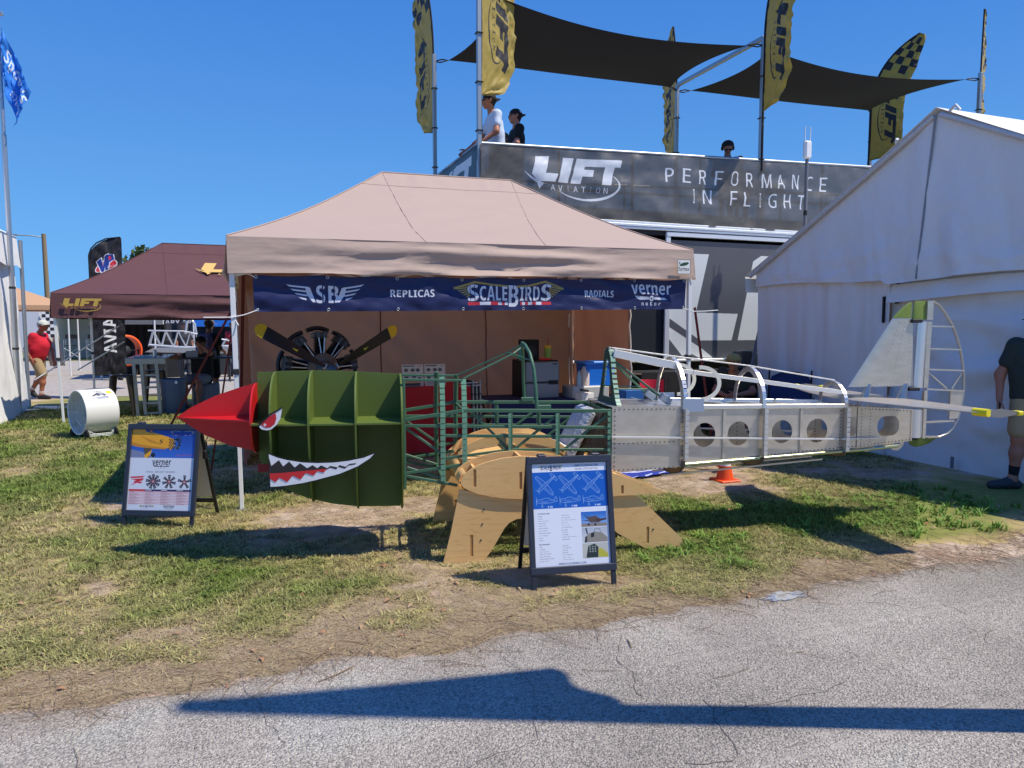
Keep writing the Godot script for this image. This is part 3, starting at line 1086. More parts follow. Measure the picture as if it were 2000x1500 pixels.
func trailer() -> void:
	var o := thing("display_trailer", "black two-storey display trailer with banner-hung roof deck behind the beige canopy", "trailer", Vector3(3.37, 0, -10.3))
	var L := 10.5
	var wall := mat("24272c", 0.45)
	var b := mb()
	b.box(Vector3(L / 2, 2.05, -1.32), Vector3(L, 2.0, 2.56))
	b.box(Vector3(L / 2, 0.72, -1.5), Vector3(L, 0.7, 2.0))
	obj("body", b, wall, o)
	# graphic on the long side inside an aluminium frame
	var p := Pic.new(1024, 548, Color("565960"))
	var px := func(a: Array):
		var q := v2(a)
		for i in q.size(): q[i] = Vector2((q[i].x - 3.3) / 4.0 * 1024.0, (3.2 - q[i].y) / 2.14 * 548.0)
		return q
	var lg := Color("dbe0df")
	p.poly(px.call([3.3, 2.0, 3.3, 2.3, 3.58, 2.83, 4.12, 2.83, 3.88, 1.84, 4.75, 1.82, 4.63, 1.36, 3.98, 1.36, 3.3, 1.77]), lg)
	p.poly(px.call([5.05, 2.74, 5.22, 2.84, 5.95, 2.84, 5.62, 1.36, 4.76, 1.36]), lg)
	p.poly(px.call([3.3, 1.62, 4.05, 1.2, 4.25, 1.06, 3.95, 1.07, 3.75, 1.16, 3.62, 1.1, 3.3, 1.45]), lg)
	p.poly(px.call([6.05, 2.84, 7.3, 2.84, 7.3, 2.4, 6.6, 2.4, 6.5, 2.1, 7.1, 2.1, 7.1, 1.9, 6.45, 1.9, 6.3, 1.36, 5.7, 1.36]), lg)
	var g := mb()
	g.quad(Vector3(3.3, 1.06, 0.004), Vector3(7.3, 1.06, 0.004), Vector3(7.3, 3.04, 0.004), Vector3(3.3, 3.04, 0.004), Vector2(0, 1), Vector2(1, 1), Vector2(1, 0.075), Vector2(0, 0.075))
	obj("side_graphic", g, mat("ffffff", 0.4, 0.0, p.tex()), o)
	var fr := mb()
	fr.box(Vector3(3.29, 2.1, 0.02), Vector3(0.09, 2.1, 0.04), Basis(), 0.006)
	fr.box(Vector3(6.9, 3.13, 0.025), Vector3(7.3, 0.075, 0.05), Basis(), 0.006)
	obj("panel_frame", fr, mat("d9dfe4", 0.4, 0.3), o)
	var tr := mb()
	for k in 3: tr.box(Vector3(L / 2, 3.2 + k * 0.042, 0.03 + 0.012 * (k % 2)), Vector3(L + 0.02, 0.04, 0.06), Basis(), 0.005)
	obj("roof_trim", tr, mat("dfe5ea", 0.35, 0.35), o)
	var lip := mb()
	lip.box(Vector3(6.0, 1.03, 0.06), Vector3(9.0, 0.05, 0.1), Basis(), 0.015)
	obj("lower_rail", lip, M.white_paint, o)
	var deck := mb()
	deck.box(Vector3(L / 2, 3.3, -1.3), Vector3(L, 0.38, 2.6))
	obj("deck_floor", deck, M.dark, o)
	var tape := mb(Color.WHITE)
	for k in 26:
		tape.col = (Color("b8161c") if k % 2 == 0 else Color("e0e0dc")).srgb_to_linear()
		tape.box(Vector3(3.4 + k * 0.27, 0.72, -0.47), Vector3(0.268, 0.05, 0.02))
	var tm := mat("ffffff", 0.4)
	tm.vertex_color_use_as_albedo = true
	obj("reflective_tape", tape, tm, o)
	for x in [7.6, 8.6]:
		var wh := mb()
		wh.lathe([Vector2(0.01, -0.1), Vector2(0.3, -0.1), Vector2(0.38, -0.06), Vector2(0.38, 0.06), Vector2(0.3, 0.1), Vector2(0.01, 0.1)], Transform3D(Basis(Vector3.RIGHT, PI / 2), Vector3(x, 0.38, -0.45)), 20)
		obj("wheel", wh, M.rubber, o)
	# roof deck rail and masts
	var rl := mb()
	rl.rod(Vector3(0, rail_y(0), 0), Vector3(L, rail_y(L), 0), 0.028)
	rl.rod(Vector3(0, rail_y(0), -2.6), Vector3(L, rail_y(L), -2.6), 0.028)
	rl.rod(Vector3(0, rail_y(0), 0), Vector3(0, rail_y(0), -2.6), 0.028)
	rl.rod(Vector3(0, 3.72, -0.03), Vector3(L, 3.9, -0.03), 0.02)
	rl.rod(Vector3(0, 3.72, -2.6), Vector3(L, 3.9, -2.6), 0.02)
	for k in 9:
		var x := k * L / 8
		for z in [-0.03, -2.6]: rl.rod(Vector3(x, 3.2, z), Vector3(x, rail_y(x), z), 0.024)
	obj("deck_railing", rl, M.galv, o)
	var tops := [[0.0, 0.0, 6.75], [0.0, -2.6, 6.5], [5.15, 0.0, 6.55], [5.15, -2.6, 6.56], [10.45, 0.0, 6.62], [10.45, -2.6, 6.66]]
	for t in tops:
		var m := mb()
		m.box(Vector3(t[0], (3.2 + t[2]) / 2, t[1]), Vector3(0.065, t[2] - 3.2, 0.065), Basis(), 0.006)
		var mast := obj("mast", m, M.galv, o)
		for y in [4.5, 5.2, 5.9]:
			var s := mb()
			s.box(Vector3(t[0], y, t[1]), Vector3(0.1, 0.015, 0.1))
			obj("cable_tie", s, M.black, mast)
	var bm := mb()
	bm.bar(Vector3(5.15, 6.55, 0.0), Vector3(5.15, 6.56, -2.6), 0.07, 0.07, Vector3.UP, 0.006)
	obj("cross_beam", bm, M.galv, o)
	# printed mesh banner on the rail
	var bp := Pic.new(2048, 224, Color(0.36, 0.35, 0.34, 0.94))
	var white := Color(0.86, 0.88, 0.9, 0.97)
	var S := func(x): return x / 10.5 * 2048.0
	print_lift(bp, Rect2(S.call(0.7), 0.11 * 224, S.call(1.72), 0.64 * 224), white)
	var ww := "PERFORMANCE"
	for k in ww.length(): write(bp, ww[k], Rect2(S.call(3.21 + k * 0.325), 0.17 * 224, S.call(0.2 if ww[k] == "M" else 0.155), 0.205 * 224), white, false)
	var w2 := [["I", 3.75, 0.034], ["N", 3.95, 0.17], ["F", 4.5, 0.14], ["L", 4.8, 0.13], ["I", 5.12, 0.034], ["G", 5.32, 0.16], ["H", 5.64, 0.16], ["T", 5.95, 0.16]]
	for q in w2: write(bp, q[0], Rect2(S.call(q[1]), 0.455 * 224, S.call(q[2]), 0.205 * 224), white, false)
	var nz := noise(1.0, 61, 4)
	var fb := mb()
	fb.sheet(150, 16, func(u: float, v: float):
		var x := lerpf(0.0, L, u)
		var sag := 0.02 * absf(sin(u * PI * 9.0))
		var y := lerpf(3.28, rail_y(x) - 0.02 - sag, v)
		var w := nz.get_noise_2d(x * 0.9 + y * 1.4, y * 2.0 - x * 0.5) * 0.05 + nz.get_noise_2d(x * 3.0 - y * 4.0, y * 1.2) * 0.02
		if x < 0.9: w += 0.035 * sin((x * 0.9 + (1.0 - v) * 0.55) * 11.0) * (0.9 - x)
		return Vector3(x, y, 0.045 + w))
	var bm2 := mat("ffffff", 0.5, 0.0, bp.tex())
	bm2.transparency = BaseMaterial3D.TRANSPARENCY_ALPHA
	obj("deck_banner", fb, bm2, o)
	var sp := Pic.new(256, 128, Color(0.16, 0.17, 0.19, 0.94))
	print_lift(sp, Rect2(20, 14, 216, 100), white)
	var sb := mb()
	sb.sheet(16, 8, func(u: float, v: float):
		var z := lerpf(-2.6, 0.0, u)
		return Vector3(-0.04 + nz.get_noise_2d(z * 2.0, v * 2.0) * 0.04, lerpf(3.28, rail_y(0) - 0.02, v), z))
	var sm := mat("ffffff", 0.5, 0.0, sp.tex())
	sm.transparency = BaseMaterial3D.TRANSPARENCY_ALPHA
	obj("deck_banner", sb, sm, o)
	sails(tops)
	flags()
	# patio table with folded umbrella and a silver dome showing over the rail
	var un := thing("patio_umbrella", "low umbrella seen through the mesh of the deck banner", "umbrella", Vector3(9.5, 3.22, -11.4))
	var um := mb()
	um.lathe([Vector2(0.42, 0.98), Vector2(0.3, 1.1), Vector2(0.02, 1.2)], Transform3D(), 16)
	obj("shade", um, M.grey, un)
	var ur := mb()
	ur.rod(Vector3(0, 0, 0), Vector3(0, 1.2, 0), 0.02)
	obj("pole", ur, M.galv, un)
	var dm := mb()
	dm.ball(Transform3D(Basis().scaled(Vector3(0.13, 0.1, 0.13)), Vector3(0, 1.27, 0)))
	obj("cap", dm, M.steel, un)

func sails(tops: Array) -> void:
	var mt := mat("1d1d22", 0.9)
	mt.backlight_enabled = true
	mt.backlight = Color(0.03, 0.03, 0.035)
	var sets := [[0, 2, 3, 1, "left"], [2, 4, 5, 3, "right"]]
	for s in sets:
		var c := []
		for k in 4:
			var t: Array = tops[s[k]]
			c.append(Vector3(t[0], t[2] - [0.14, 0.12, 0.1, 0.12][k], t[1]))
		c[0].y = 6.55 if s[4] == "left" else 6.42
		var mid: Vector3 = (c[0] + c[1] + c[2] + c[3]) / 4.0
		var o := thing("shade_sail", "black shade sail, %s one of the pair over the roof deck" % s[4], "shade sail", Vector3(3.37, 0, -10.3), 0.0, "shade sails over the trailer deck")
		var e := []
		for q in c: e.append(q.lerp(mid, 0.09))
		var m := mb()
		m.sheet(30, 20, func(u: float, v: float):
			var uu := 0.5 + (u - 0.5) * (1.0 - 0.10 * 4.0 * v * (1.0 - v))
			var vv := 0.5 + (v - 0.5) * (1.0 - 0.20 * 4.0 * u * (1.0 - u))
			var p: Vector3 = e[0].lerp(e[1], uu).lerp(e[3].lerp(e[2], uu), vv)
			p.y -= 0.16 * sin(u * PI) * (0.6 + 0.4 * sin(v * PI))
			return p)
		obj("cloth", m, mt, o)
		for k in 4:
			var r := mb()
			r.tube([c[k], c[k].lerp(e[k], 0.4) + Vector3(0, -0.035, 0.02), e[k], c[k].lerp(e[k], 0.6) + Vector3(0, 0.03, -0.02), c[k]], 0.012, 5)
			obj("rope", r, M.black, o)

func flags() -> void:
	var W := 160
	var H := 640
	var p := Pic.new(W, H, Color("a8923a"))
	var dark := Color("17171c")
	for j in 5:
		for i in 4:
			if (i + j) % 2 == 0:
				var y := 10 + j * 38 + i * 9
				p.poly(PackedVector2Array([Vector2(i * 40, y), Vector2(i * 40 + 40, y + 9), Vector2(i * 40 + 40, y + 46), Vector2(i * 40, y + 37)]), dark)
	print_lift(p, Rect2(30, 270, 96, 270), dark, true, -1)
	p.rect(0, 0, 6, H, dark)
	var mt := cloth("ffffff", 0.0)
	mt.uv1_triplanar = false
	mt.uv1_scale = Vector3.ONE
	mt.heightmap_enabled = false
	mt.rim = 0.4
	mt.roughness = 0.55
	mt.albedo_texture = p.tex()
	mt.backlight_enabled = true
	mt.backlight = Color(0.5, 0.5, 0.5)
	var cr := noise(3.0, 44, 3)
	# x, z of the mast, bottom, length, turn off the face-on direction, how far the tip bends, label
	var list := [
		[3.37, -12.9, 5.12, 3.3, 118.0, 0.5, "gold feather flag on the rear left mast of the trailer deck"],
		[3.37, -10.3, 5.02, 3.4, 40.0, 0.6, "brightly sunlit gold feather flag on the front left corner mast"],
		[8.52, -12.9, 5.2, 2.7, 112.0, 0.25, "narrow gold feather flag between the two shade sails"],
		[8.52, -10.3, 5.3, 3.1, -54.0, 0.75, "gold feather flag leaning right on the middle front mast"],
		[13.72, -12.9, 5.45, 3.0, 8.0, 0.95, "gold feather flag with chequered tip bending right behind the right sail"],
		[13.82, -10.3, 4.75, 3.15, 84.0, 0.1, "gold feather flag seen edge-on above the white tent roof"],
	]
	for f in list:
		var az := rad_to_deg(atan2(f[0], -f[1]))
		var o := thing("feather_flag", f[6], "flag", Vector3(f[0], f[2], f[1]), deg_to_rad(-az + f[4]), "gold feather flags on the trailer masts")
		var Lh: float = f[3]
		var bend: float = f[5]
		var xs := func(v: float): return 0.04 + bend * pow(clampf((v - 0.4) / 0.6, 0.0, 1.0), 2.0)
		var m := mb()
		m.sheet(14, 46, func(u: float, v: float):
			var a: float = xs.call(v)
			var w := 0.68 * sqrt(clampf(v / 0.2, 0.0, 1.0)) if v < 0.2 else 0.68
			w *= sqrt(clampf((1.0 - v) / 0.3, 0.0, 1.0))
			var y := v * Lh - bend * 0.25 * pow(clampf((v - 0.6) / 0.4, 0, 1), 2.0) - u * 0.2 * (1.0 - v) * smoothstep(0.0, 0.1, v)
			return Vector3(a + w * u, y, cr.get_noise_2d(u * 2.0 + f[0], v * 5.0) * 0.07 * u + cr.get_noise_2d(u * 5.0, v * 14.0 + f[0]) * 0.016))
		obj("cloth", m, mt, o)
		var pl := []
		for i in 22: pl.append(Vector3(xs.call(i / 21.0) - 0.012, i / 21.0 * Lh - bend * 0.25 * pow(clampf((i / 21.0 - 0.6) / 0.4, 0, 1), 2.0), 0))
		var s := mb()
		s.tube(pl, 0.016, 6)
		s.rod(Vector3(0.04, -1.0, 0), Vector3(0.03, 0.0, 0), 0.022)
		obj("pole_sleeve", s, M.soft_black, o)

# ---------------------------------------------------------------- the unfinished aircraft
func half_width(s: float) -> float:
	var k := [[0.0, 0.27], [1.515, 0.27], [2.0, 0.29], [3.0, 0.30], [5.1, 0.15], [5.66, 0.06], [9.0, 0.04]]
	for i in k.size() - 1:
		if s <= k[i + 1][0]: return lerpf(k[i][1], k[i + 1][1], (s - k[i][0]) / (k[i + 1][0] - k[i][0]))
	return 0.05

func wood_tex(a: String, b: String, c: String, sd: int) -> Texture2D:
	var f := FastNoiseLite.new()
	f.noise_type = FastNoiseLite.TYPE_SIMPLEX_SMOOTH
	f.frequency = 0.006
	f.seed = sd
	f.fractal_octaves = 3
	f.fractal_type = FastNoiseLite.FRACTAL_PING_PONG
	f.fractal_ping_pong_strength = 2.6
	f.domain_warp_enabled = true
	f.domain_warp_amplitude = 18.0
	f.domain_warp_frequency = 0.01
	var t := NoiseTexture2D.new()
	t.width = 512; t.height = 512; t.seamless = true; t.noise = f
	t.color_ramp = ramp([0.0, a, 0.3, b, 0.75, b, 1.0, c])
	return t

func flange(o: Node3D, pts: Array, tdir: Array, n: int, size: float, deep: float, mt: Material, called := "flange_tabs") -> void:
	# little bent tabs set along a curve; tdir = [axis of depth]
	var m := mb()
	for i in n:
		var t := (i + 0.5) / n * (pts.size() - 1)
		var k := mini(int(t), pts.size() - 2)
		var p: Vector3 = pts[k].lerp(pts[k + 1], t - k)
		var d: Vector3 = (pts[k + 1] - pts[k]).normalized()
		var z: Vector3 = tdir[0]
		var nn := z.cross(d).normalized()
		m.box(p, Vector3(size, 0.0025, deep), Basis(d, nn, z))
	obj(called, m, mt, o)

func aircraft() -> void:
	var o := thing("aircraft", "unfinished replica fighter with red nose, shark mouth, green frame and bare metal tail", "aircraft", Vector3(-0.44, 0, -5.30), deg_to_rad(-10.054))
	var olive := mat("5c6e2a", 0.55)
	var red := mat("c4161c", 0.45)
	var green := mat("41694f", 0.45)
	var dark_green := mat("36503f", 0.55)
	var alu := mat("ddd5c8", 0.36, 0.68, noise_tex(FastNoiseLite.TYPE_SIMPLEX_SMOOTH, 0.012, 512, 5, 0.0, ramp([0.0, "e8e6e2", 0.5, "f4f2ee", 1.0, "ffffff"]), 2))
	alu.uv1_triplanar = true
	alu.uv1_scale = Vector3(0.8, 2.0, 2.0)
	var bright := mat("e6e6e4", 0.3, 0.8)
	var white := mat("e8e6df", 0.4, 0.25)
	M.alu = alu
	M.bright = bright
	# --- nose: crossed profile boards and half-round formers
	var nose := mb()
	nose.prism(v2([0.0, 0.972, 0.1, 1.04, 0.253, 1.114, 0.4, 1.165, 0.52, 1.199, 0.52, 0.722, 0.342, 0.768, 0.178, 0.846]), -0.006, 0.006)
	obj("spinner_profile", nose, red, o)
	var prof := mb()
	prof.prism(v2([0.532, 1.272, 0.70, 1.279, 0.866, 1.282, 1.05, 1.278, 1.217, 1.27, 1.514, 1.251, 1.5, 0.29, 1.2, 0.30, 1.02, 0.328, 0.85, 0.376, 0.71, 0.445, 0.615, 0.535, 0.575, 0.62, 0.532, 0.66]), -0.006, 0.006)
	obj("cowl_profile", prof, olive, o)
	var lay := Transform3D(Basis(Vector3.RIGHT, -PI / 2), Vector3(0, 0.945, 0))
	for side in [1.0, -1.0]:
		var sp := mb()
		sp.prism(v2([0.0, 0.0, 0.12, -0.09 * side, 0.3, -0.195 * side, 0.42, -0.245 * side, 0.52, -0.28 * side, 0.52, 0.0]), -0.006, 0.006, Transform3D(Basis(Vector3.RIGHT, -PI / 2), Vector3(0, 0.968, 0)))
		obj("spinner_shelf", sp, red, o)
		var sh := mb()
		sh.prism(v2([0.532, -0.0065 * side, 0.532, -0.30 * side, 0.75, -0.35 * side, 1.1, -0.382 * side, 1.506, -0.397 * side, 1.506, -0.0065 * side]), -0.006, 0.006, lay)
		obj("cowl_shelf", sh, olive, o)
		# formers: profile in (depth, height), pulled along the axis
		var fx := func(s: float): return Transform3D(Basis(Vector3(0, 0, side), Vector3.UP, Vector3(-side, 0, 0)), Vector3(s, 0, 0))
		var rows := [[0.526, 1.199, 0.722, 0.285, 0.0, 0], [0.655, 1.276, 0.50, 0.34, 0.0, 1], [0.90, 1.281, 0.365, 0.37, 0.0, 1], [1.203, 1.270, 0.302, 0.39, 0.0, 1], [1.508, 1.251, 0.29, 0.40, 0.0, 1]]
		for f in rows:
			var p := PackedVector2Array()
			var top: float = f[1]
			var bot: float = f[2]
			var rr: float = f[3]
			var mid := 0.945
			for i in 13:
				var a := deg_to_rad(90.0 - i * 7.5)
				p.push_back(Vector2(pow(cos(a), 0.8) * rr, mid + sin(a) * (top - mid)))
			for i in range(1, 12):
				var a := deg_to_rad(-i * 7.5)
				p.push_back(Vector2(pow(maxf(cos(a), 0.0), 0.62) * rr * (1.0 - 0.12 * i / 12.0), mid + sin(a) * (mid - bot)))
			p.push_back(Vector2(0.0065, bot))
			p[0].x = 0.0065
			var m := mb()
			m.prism(p, -0.006, 0.006, fx.call(f[0]))
			obj("former" if f[5] else "spinner_ring", m, olive if f[5] else red, o)
	var tab := mb()
	tab.box(Vector3(0.60, 0.632, 0.16), Vector3(0.11, 0.055, 0.004))
	obj("intake_tab", tab, mat("8e1820", 0.6), o)
	shark_face(o)
	# --- green tube frame
	var hw := func(s: float, side: float, y: float): return Vector3(s, y, half_width(s) * side)
	var member := func(called: String, a: Vector3, b: Vector3, w: float, h: float):
		var m := mb()
		m.bar(a, b, w * 0.9, h * 0.82, Vector3.UP, 0.002)
		obj(called, m, green, o)
	for side in [1.0, -1.0]:
		member.call("firewall_post", hw.call(1.525, side, 1.235), hw.call(1.525, side, 0.47), 0.022, 0.022)
		member.call("longeron", hw.call(1.53, side, 0.952), hw.call(1.93, side, 1.009), 0.022, 0.03)
		member.call("longeron", hw.call(1.93, side, 1.009), hw.call(2.99, side, 0.986), 0.026, 0.03)
		member.call("stringer", hw.call(1.53, side, 0.912), hw.call(1.99, side, 0.898), 0.014, 0.026)
		member.call("stringer", hw.call(1.99, side, 0.898), hw.call(2.98, side, 0.866), 0.014, 0.026)
		member.call("stringer", hw.call(1.797, side, 0.837), hw.call(2.98, side, 0.799), 0.014, 0.026)
		member.call("stringer", hw.call(1.793, side, 0.678), hw.call(2.263, side, 0.727), 0.014, 0.022)
		member.call("stringer", hw.call(2.263, side, 0.727), hw.call(2.98, side, 0.706), 0.014, 0.022)
		member.call("lower_rail", hw.call(1.53, side, 0.582), hw.call(1.934, side, 0.633), 0.018, 0.024)
		member.call("lower_rail", hw.call(1.934, side, 0.633), hw.call(2.259, side, 0.668), 0.018, 0.024)
		member.call("lower_rail", hw.call(1.53, side, 0.565), hw.call(1.884, side, 0.487), 0.018, 0.024)
		member.call("top_rail", hw.call(1.53, side * 0.9, 1.226), hw.call(1.93, side * 0.85, 1.215), 0.02, 0.02)
		for d in [[1.995, 0.99, 2.27, 0.705], [1.535, 0.892, 1.793, 0.70], [2.601, 0.965, 2.295, 0.73], [2.97, 0.955, 2.63, 0.70], [1.54, 0.62, 1.79, 0.53]]:
			var off := Vector3(0, 0, -0.012 * side)
			member.call("diagonal_brace", hw.call(d[0], side, d[1]) + off, hw.call(d[2], side, d[3]) + off, 0.014, 0.022)
		for f in [[1.79, 1.245, 0.518, 18, 0.80], [1.94, 1.225, 0.62, 16, 0.78]]:
			var pts := []
			for i in 9:
				var y := lerpf(f[2], f[1], i / 8.0)
				var k: float = 1.0 - (1.0 - f[4]) * pow(clampf((y - 0.95) / 0.3, 0, 1), 1.6)
				pts.append(Vector3(f[0], y, half_width(f[0]) * side * k))
			var m := mb()
			m.tube(pts, 0.014, 4)
			obj("frame_post", m, green, o)
			var outer := []
			for q in pts: outer.append(q + Vector3(-0.004, 0, 0.014 * side))
			flange(o, outer, [Vector3.RIGHT], f[3], 0.034, 0.034, mat("6c9a7c", 0.5))
		for f in [[2.263, 0.985, 0.68], [2.602, 0.978, 0.68], [2.985, 0.99, 0.60]]:
			member.call("frame_post", hw.call(f[0], side, f[1]), hw.call(f[0], side, f[2]), 0.024, 0.024)
			var pts := [hw.call(f[0], side, f[2]) + Vector3(-0.012, 0, 0.014 * side), hw.call(f[0], side, f[1]) + Vector3(-0.012, 0, 0.014 * side)]
			flange(o, pts, [Vector3.RIGHT], 9, 0.03, 0.02, mat("6c9a7c", 0.5))
		# windscreen rails
		member.call("windscreen_rail", Vector3(1.94, 1.222, 0.19 * side), Vector3(2.31, 1.392, 0.12 * side), 0.014, 0.014)
		member.call("windscreen_rail", Vector3(2.31, 1.392, 0.12 * side), Vector3(2.41, 1.455, 0.05 * side), 0.014, 0.014)
		member.call("windscreen_brace", Vector3(2.30, 1.39, 0.10 * side), Vector3(2.435, 1.345, 0.235 * side), 0.014, 0.014)
		var lug := mb()
		lug.box(Vector3(2.50, 1.02, 0.285 * side), Vector3(0.10, 0.035, 0.03), Basis(), 0.004)
		obj("hoop_foot", lug, green, o)
	for c in [[1.53, 1.0], [1.53, 0.52], [1.79, 0.52], [2.263, 0.69], [2.602, 0.69], [2.985, 0.98], [2.985, 0.62], [1.94, 1.0]]:
		member.call("cross_member", hw.call(c[0], -1.0, c[1]), hw.call(c[0], 1.0, c[1]), 0.02, 0.02)
	member.call("cross_member", Vector3(2.31, 1.392, -0.12), Vector3(2.31, 1.392, 0.12), 0.012, 0.012)
	var hoop := []
	for q in [[0.29, 1.0, 2.45], [0.285, 1.15, 2.44], [0.262, 1.29, 2.432], [0.20, 1.4, 2.415], [0.10, 1.455, 2.402], [0.0, 1.468, 2.40]]: hoop.append(Vector3(q[2], q[1], q[0]))
	for i in range(4, -1, -1): hoop.append(Vector3(hoop[i].x + 0.03, hoop[i].y, -hoop[i].z))
	var hm := mb()
	hm.tube(hoop, 0.013, 8)
	obj("windscreen_hoop", hm, green, o)
	# --- rollover bulkhead: tapered plate with a slot
	var rb := mb()
	var cross := Transform3D(Basis(Vector3(0, 0, 1), Vector3.UP, Vector3(-1, 0, 0)), Vector3(3.06, 0, 0))
	var out := v2([-0.275, 0.962, 0.275, 0.962, 0.19, 1.06, 0.125, 1.2, 0.075, 1.36, 0.045, 1.42, 0.0, 1.435, -0.045, 1.42, -0.075, 1.36, -0.125, 1.2, -0.19, 1.06])
	rb.plate(out, [v2([-0.085, 1.06, 0.085, 1.06, 0.1, 1.09, 0.045, 1.30, 0.02, 1.345, -0.02, 1.345, -0.045, 1.30, -0.1, 1.09])], -0.004, 0.004, cross)
	obj("rollover_bulkhead", rb, dark_green, o)
	for side in [1.0, -1.0]:
		flange(o, [Vector3(3.075, 0.97, 0.275 * side), Vector3(3.075, 1.06, 0.192 * side), Vector3(3.075, 1.2, 0.128 * side), Vector3(3.075, 1.36, 0.078 * side), Vector3(3.07, 1.41, 0.052 * side)], [Vector3.RIGHT], 16, 0.026, 0.036, mat("8fb39b", 0.45))
		member.call("bulkhead_strut", Vector3(3.075, 1.35, 0.04 * side), Vector3(3.50, 1.01, 0.17 * side), 0.016, 0.02)
		member.call("bulkhead_strut", Vector3(3.08, 1.13, 0.15 * side), Vector3(3.36, 1.12, 0.12 * side), 0.012, 0.012)
	var bk := mb()
	bk.box(Vector3(3.46, 1.05, 0.16), Vector3(0.09, 0.05, 0.05), Basis(Vector3.BACK, -0.65), 0.004)
	bk.box(Vector3(3.46, 1.05, -0.16), Vector3(0.09, 0.05, 0.05), Basis(Vector3.BACK, -0.65), 0.004)
	obj("strut_bracket", bk, M.galv, o)
	# --- aluminium rear fuselage
	var holes_a := [arc(Vector2(0.74, 0.783), Vector2(0.091, 0.091), 0, 352, 30), arc(Vector2(1.027, 0.783), Vector2(0.092, 0.092), 0, 352, 30), arc(Vector2(1.405, 0.782), Vector2(0.09, 0.09), 0, 352, 30), arc(Vector2(1.718, 0.779), Vector2(0.094, 0.094), 0, 352, 30), round_rect(Rect2(1.985, 0.727, 0.095, 0.152), 0.03)]
	for side in [1.0, -1.0]:
		var d1 := Vector3(2.1, 0, -0.15 * side).normalized()
		var t1 := Transform3D(Basis(d1, Vector3.UP, d1.cross(Vector3.UP)), Vector3(3.0, 0, 0.30 * side))
		var sk := mb()
		sk.plate(v2([0.0, 1.02, 2.105, 0.958, 2.105, 0.628, 0.53, 0.553, 0.0, 0.53]), holes_a, -0.0015, 0.0015, t1)
		obj("side_skin", sk, alu, o)
		var d2 := Vector3(0.56, 0, -0.09 * side).normalized()
		var t2 := Transform3D(Basis(d2, Vector3.UP, d2.cross(Vector3.UP)), Vector3(5.1, 0, 0.1515 * side))
		var sk2 := mb()
		sk2.plate(v2([0.0, 0.958, 0.565, 0.912, 0.565, 0.652, 0.0, 0.628]), [round_rect(Rect2(0.19, 0.708, 0.23, 0.16), 0.072)], -0.0015, 0.0015, t2)
		obj("tail_skin", sk2, alu, o)
		var dbl := mb()
		dbl.plate(v2([-0.02, 0.955, 0.13, 0.945, 0.13, 0.635, -0.02, 0.63]), [], 0.0025, 0.004, t2)
		obj("skin_doubler", dbl, alu, o)
		# stiffeners behind and rivet rows
		for x in [0.90, 1.57]:
			var sf := mb()
			sf.box(Vector3(x, 0.785, 0.006), Vector3(0.022, 0.42, 0.009))
			obj("stiffener", sf, alu, o, t1)
		var rv := mb()
		var dot := func(t: Transform3D, x: float, y: float): rv.box(t * Vector3(x, y, 0.003), Vector3(0.0075, 0.0075, 0.004), t.basis)
		for i in 14:
			dot.call(t1, 0.02 + i * 0.036, 0.995 - i * 0.0008)
			dot.call(t1, 0.02 + i * 0.036, 0.553)
			dot.call(t1, 0.02 + i * 0.036, 0.745)
			dot.call(t1, 0.02, 0.55 + i * 0.033)
		for i in 12:
			dot.call(t1, 0.895, 0.6 + i * 0.033)
			dot.call(t1, 1.565, 0.6 + i * 0.033)
			dot.call(t1, 0.56, 0.57 + i * 0.035)
			dot.call(t1, 1.25, 0.6 + i * 0.033)
			dot.call(t1, 1.93, 0.64 + i * 0.026)
			dot.call(t2, 0.02, 0.64 + i * 0.026)
			dot.call(t2, 0.11, 0.64 + i * 0.026)
			dot.call(t2, 0.545, 0.66 + i * 0.021)
		for i in 44: dot.call(t1, 0.58 + i * 0.035, 0.572 + i * 0.00165)
		for i in 15:
			dot.call(t2, 0.02 + i * 0.037, 0.94 - i * 0.0028)
			dot.call(t2, 0.02 + i * 0.037, 0.645 + i * 0.0015)
		var rvo := obj("rivets", rv, mat("5a5148", 0.6, 0.5), o)
		rvo.set_meta("kind", "stuff")
		# edge rail on top, side stringer, belly tube
		var er := mb()
		er.bar(Vector3(3.55, 1.0, 0.268 * side), Vector3(4.97, 0.966, 0.165 * side), 0.02, 0.034, Vector3.UP, 0.003)
		obj("edge_rail", er, bright, o)
		var ss := mb()
		ss.bar(Vector3(2.99, 0.80, 0.325 * side), Vector3(4.88, 0.712, 0.205 * side), 0.02, 0.011)
		ss.bar(Vector3(4.92, 0.711, 0.2 * side), Vector3(5.30, 0.70, 0.15 * side), 0.018, 0.010)
		obj("side_stringer", ss, white, o)
		var bt := mb()
		bt.tube([Vector3(3.56, 0.568, 0.27 * side), Vector3(5.1, 0.612, 0.165 * side), Vector3(5.5, 0.622, 0.1 * side)], 0.014, 8)
		obj("belly_tube", bt, mat("b9bc9a", 0.25, 0.85), o)
		var lo := mb()
		lo.bar(Vector3(3.47, 0.455, 0.09 * side), Vector3(4.84, 0.53, 0.07 * side), 0.014, 0.012)
		obj("belly_stringer", lo, alu, o)
	var pan := mb()
	pan.sheet(14, 2, func(u: float, v: float):
		var s := lerpf(3.0, 5.6, u)
		return Vector3(s, lerpf(0.535, 0.65, u), (v * 2.0 - 1.0) * (half_width(s) - 0.004)))
	obj("belly_skin", pan, alu, o)
	# perforated top deck
	var dk := mb()
	var dh := []
	for x in [3.86, 4.18, 4.5, 4.78]: dh.append(arc(Vector2(x, 0.0), Vector2(0.13, 0.095 if x < 4.6 else 0.07), 0, 350, 26))
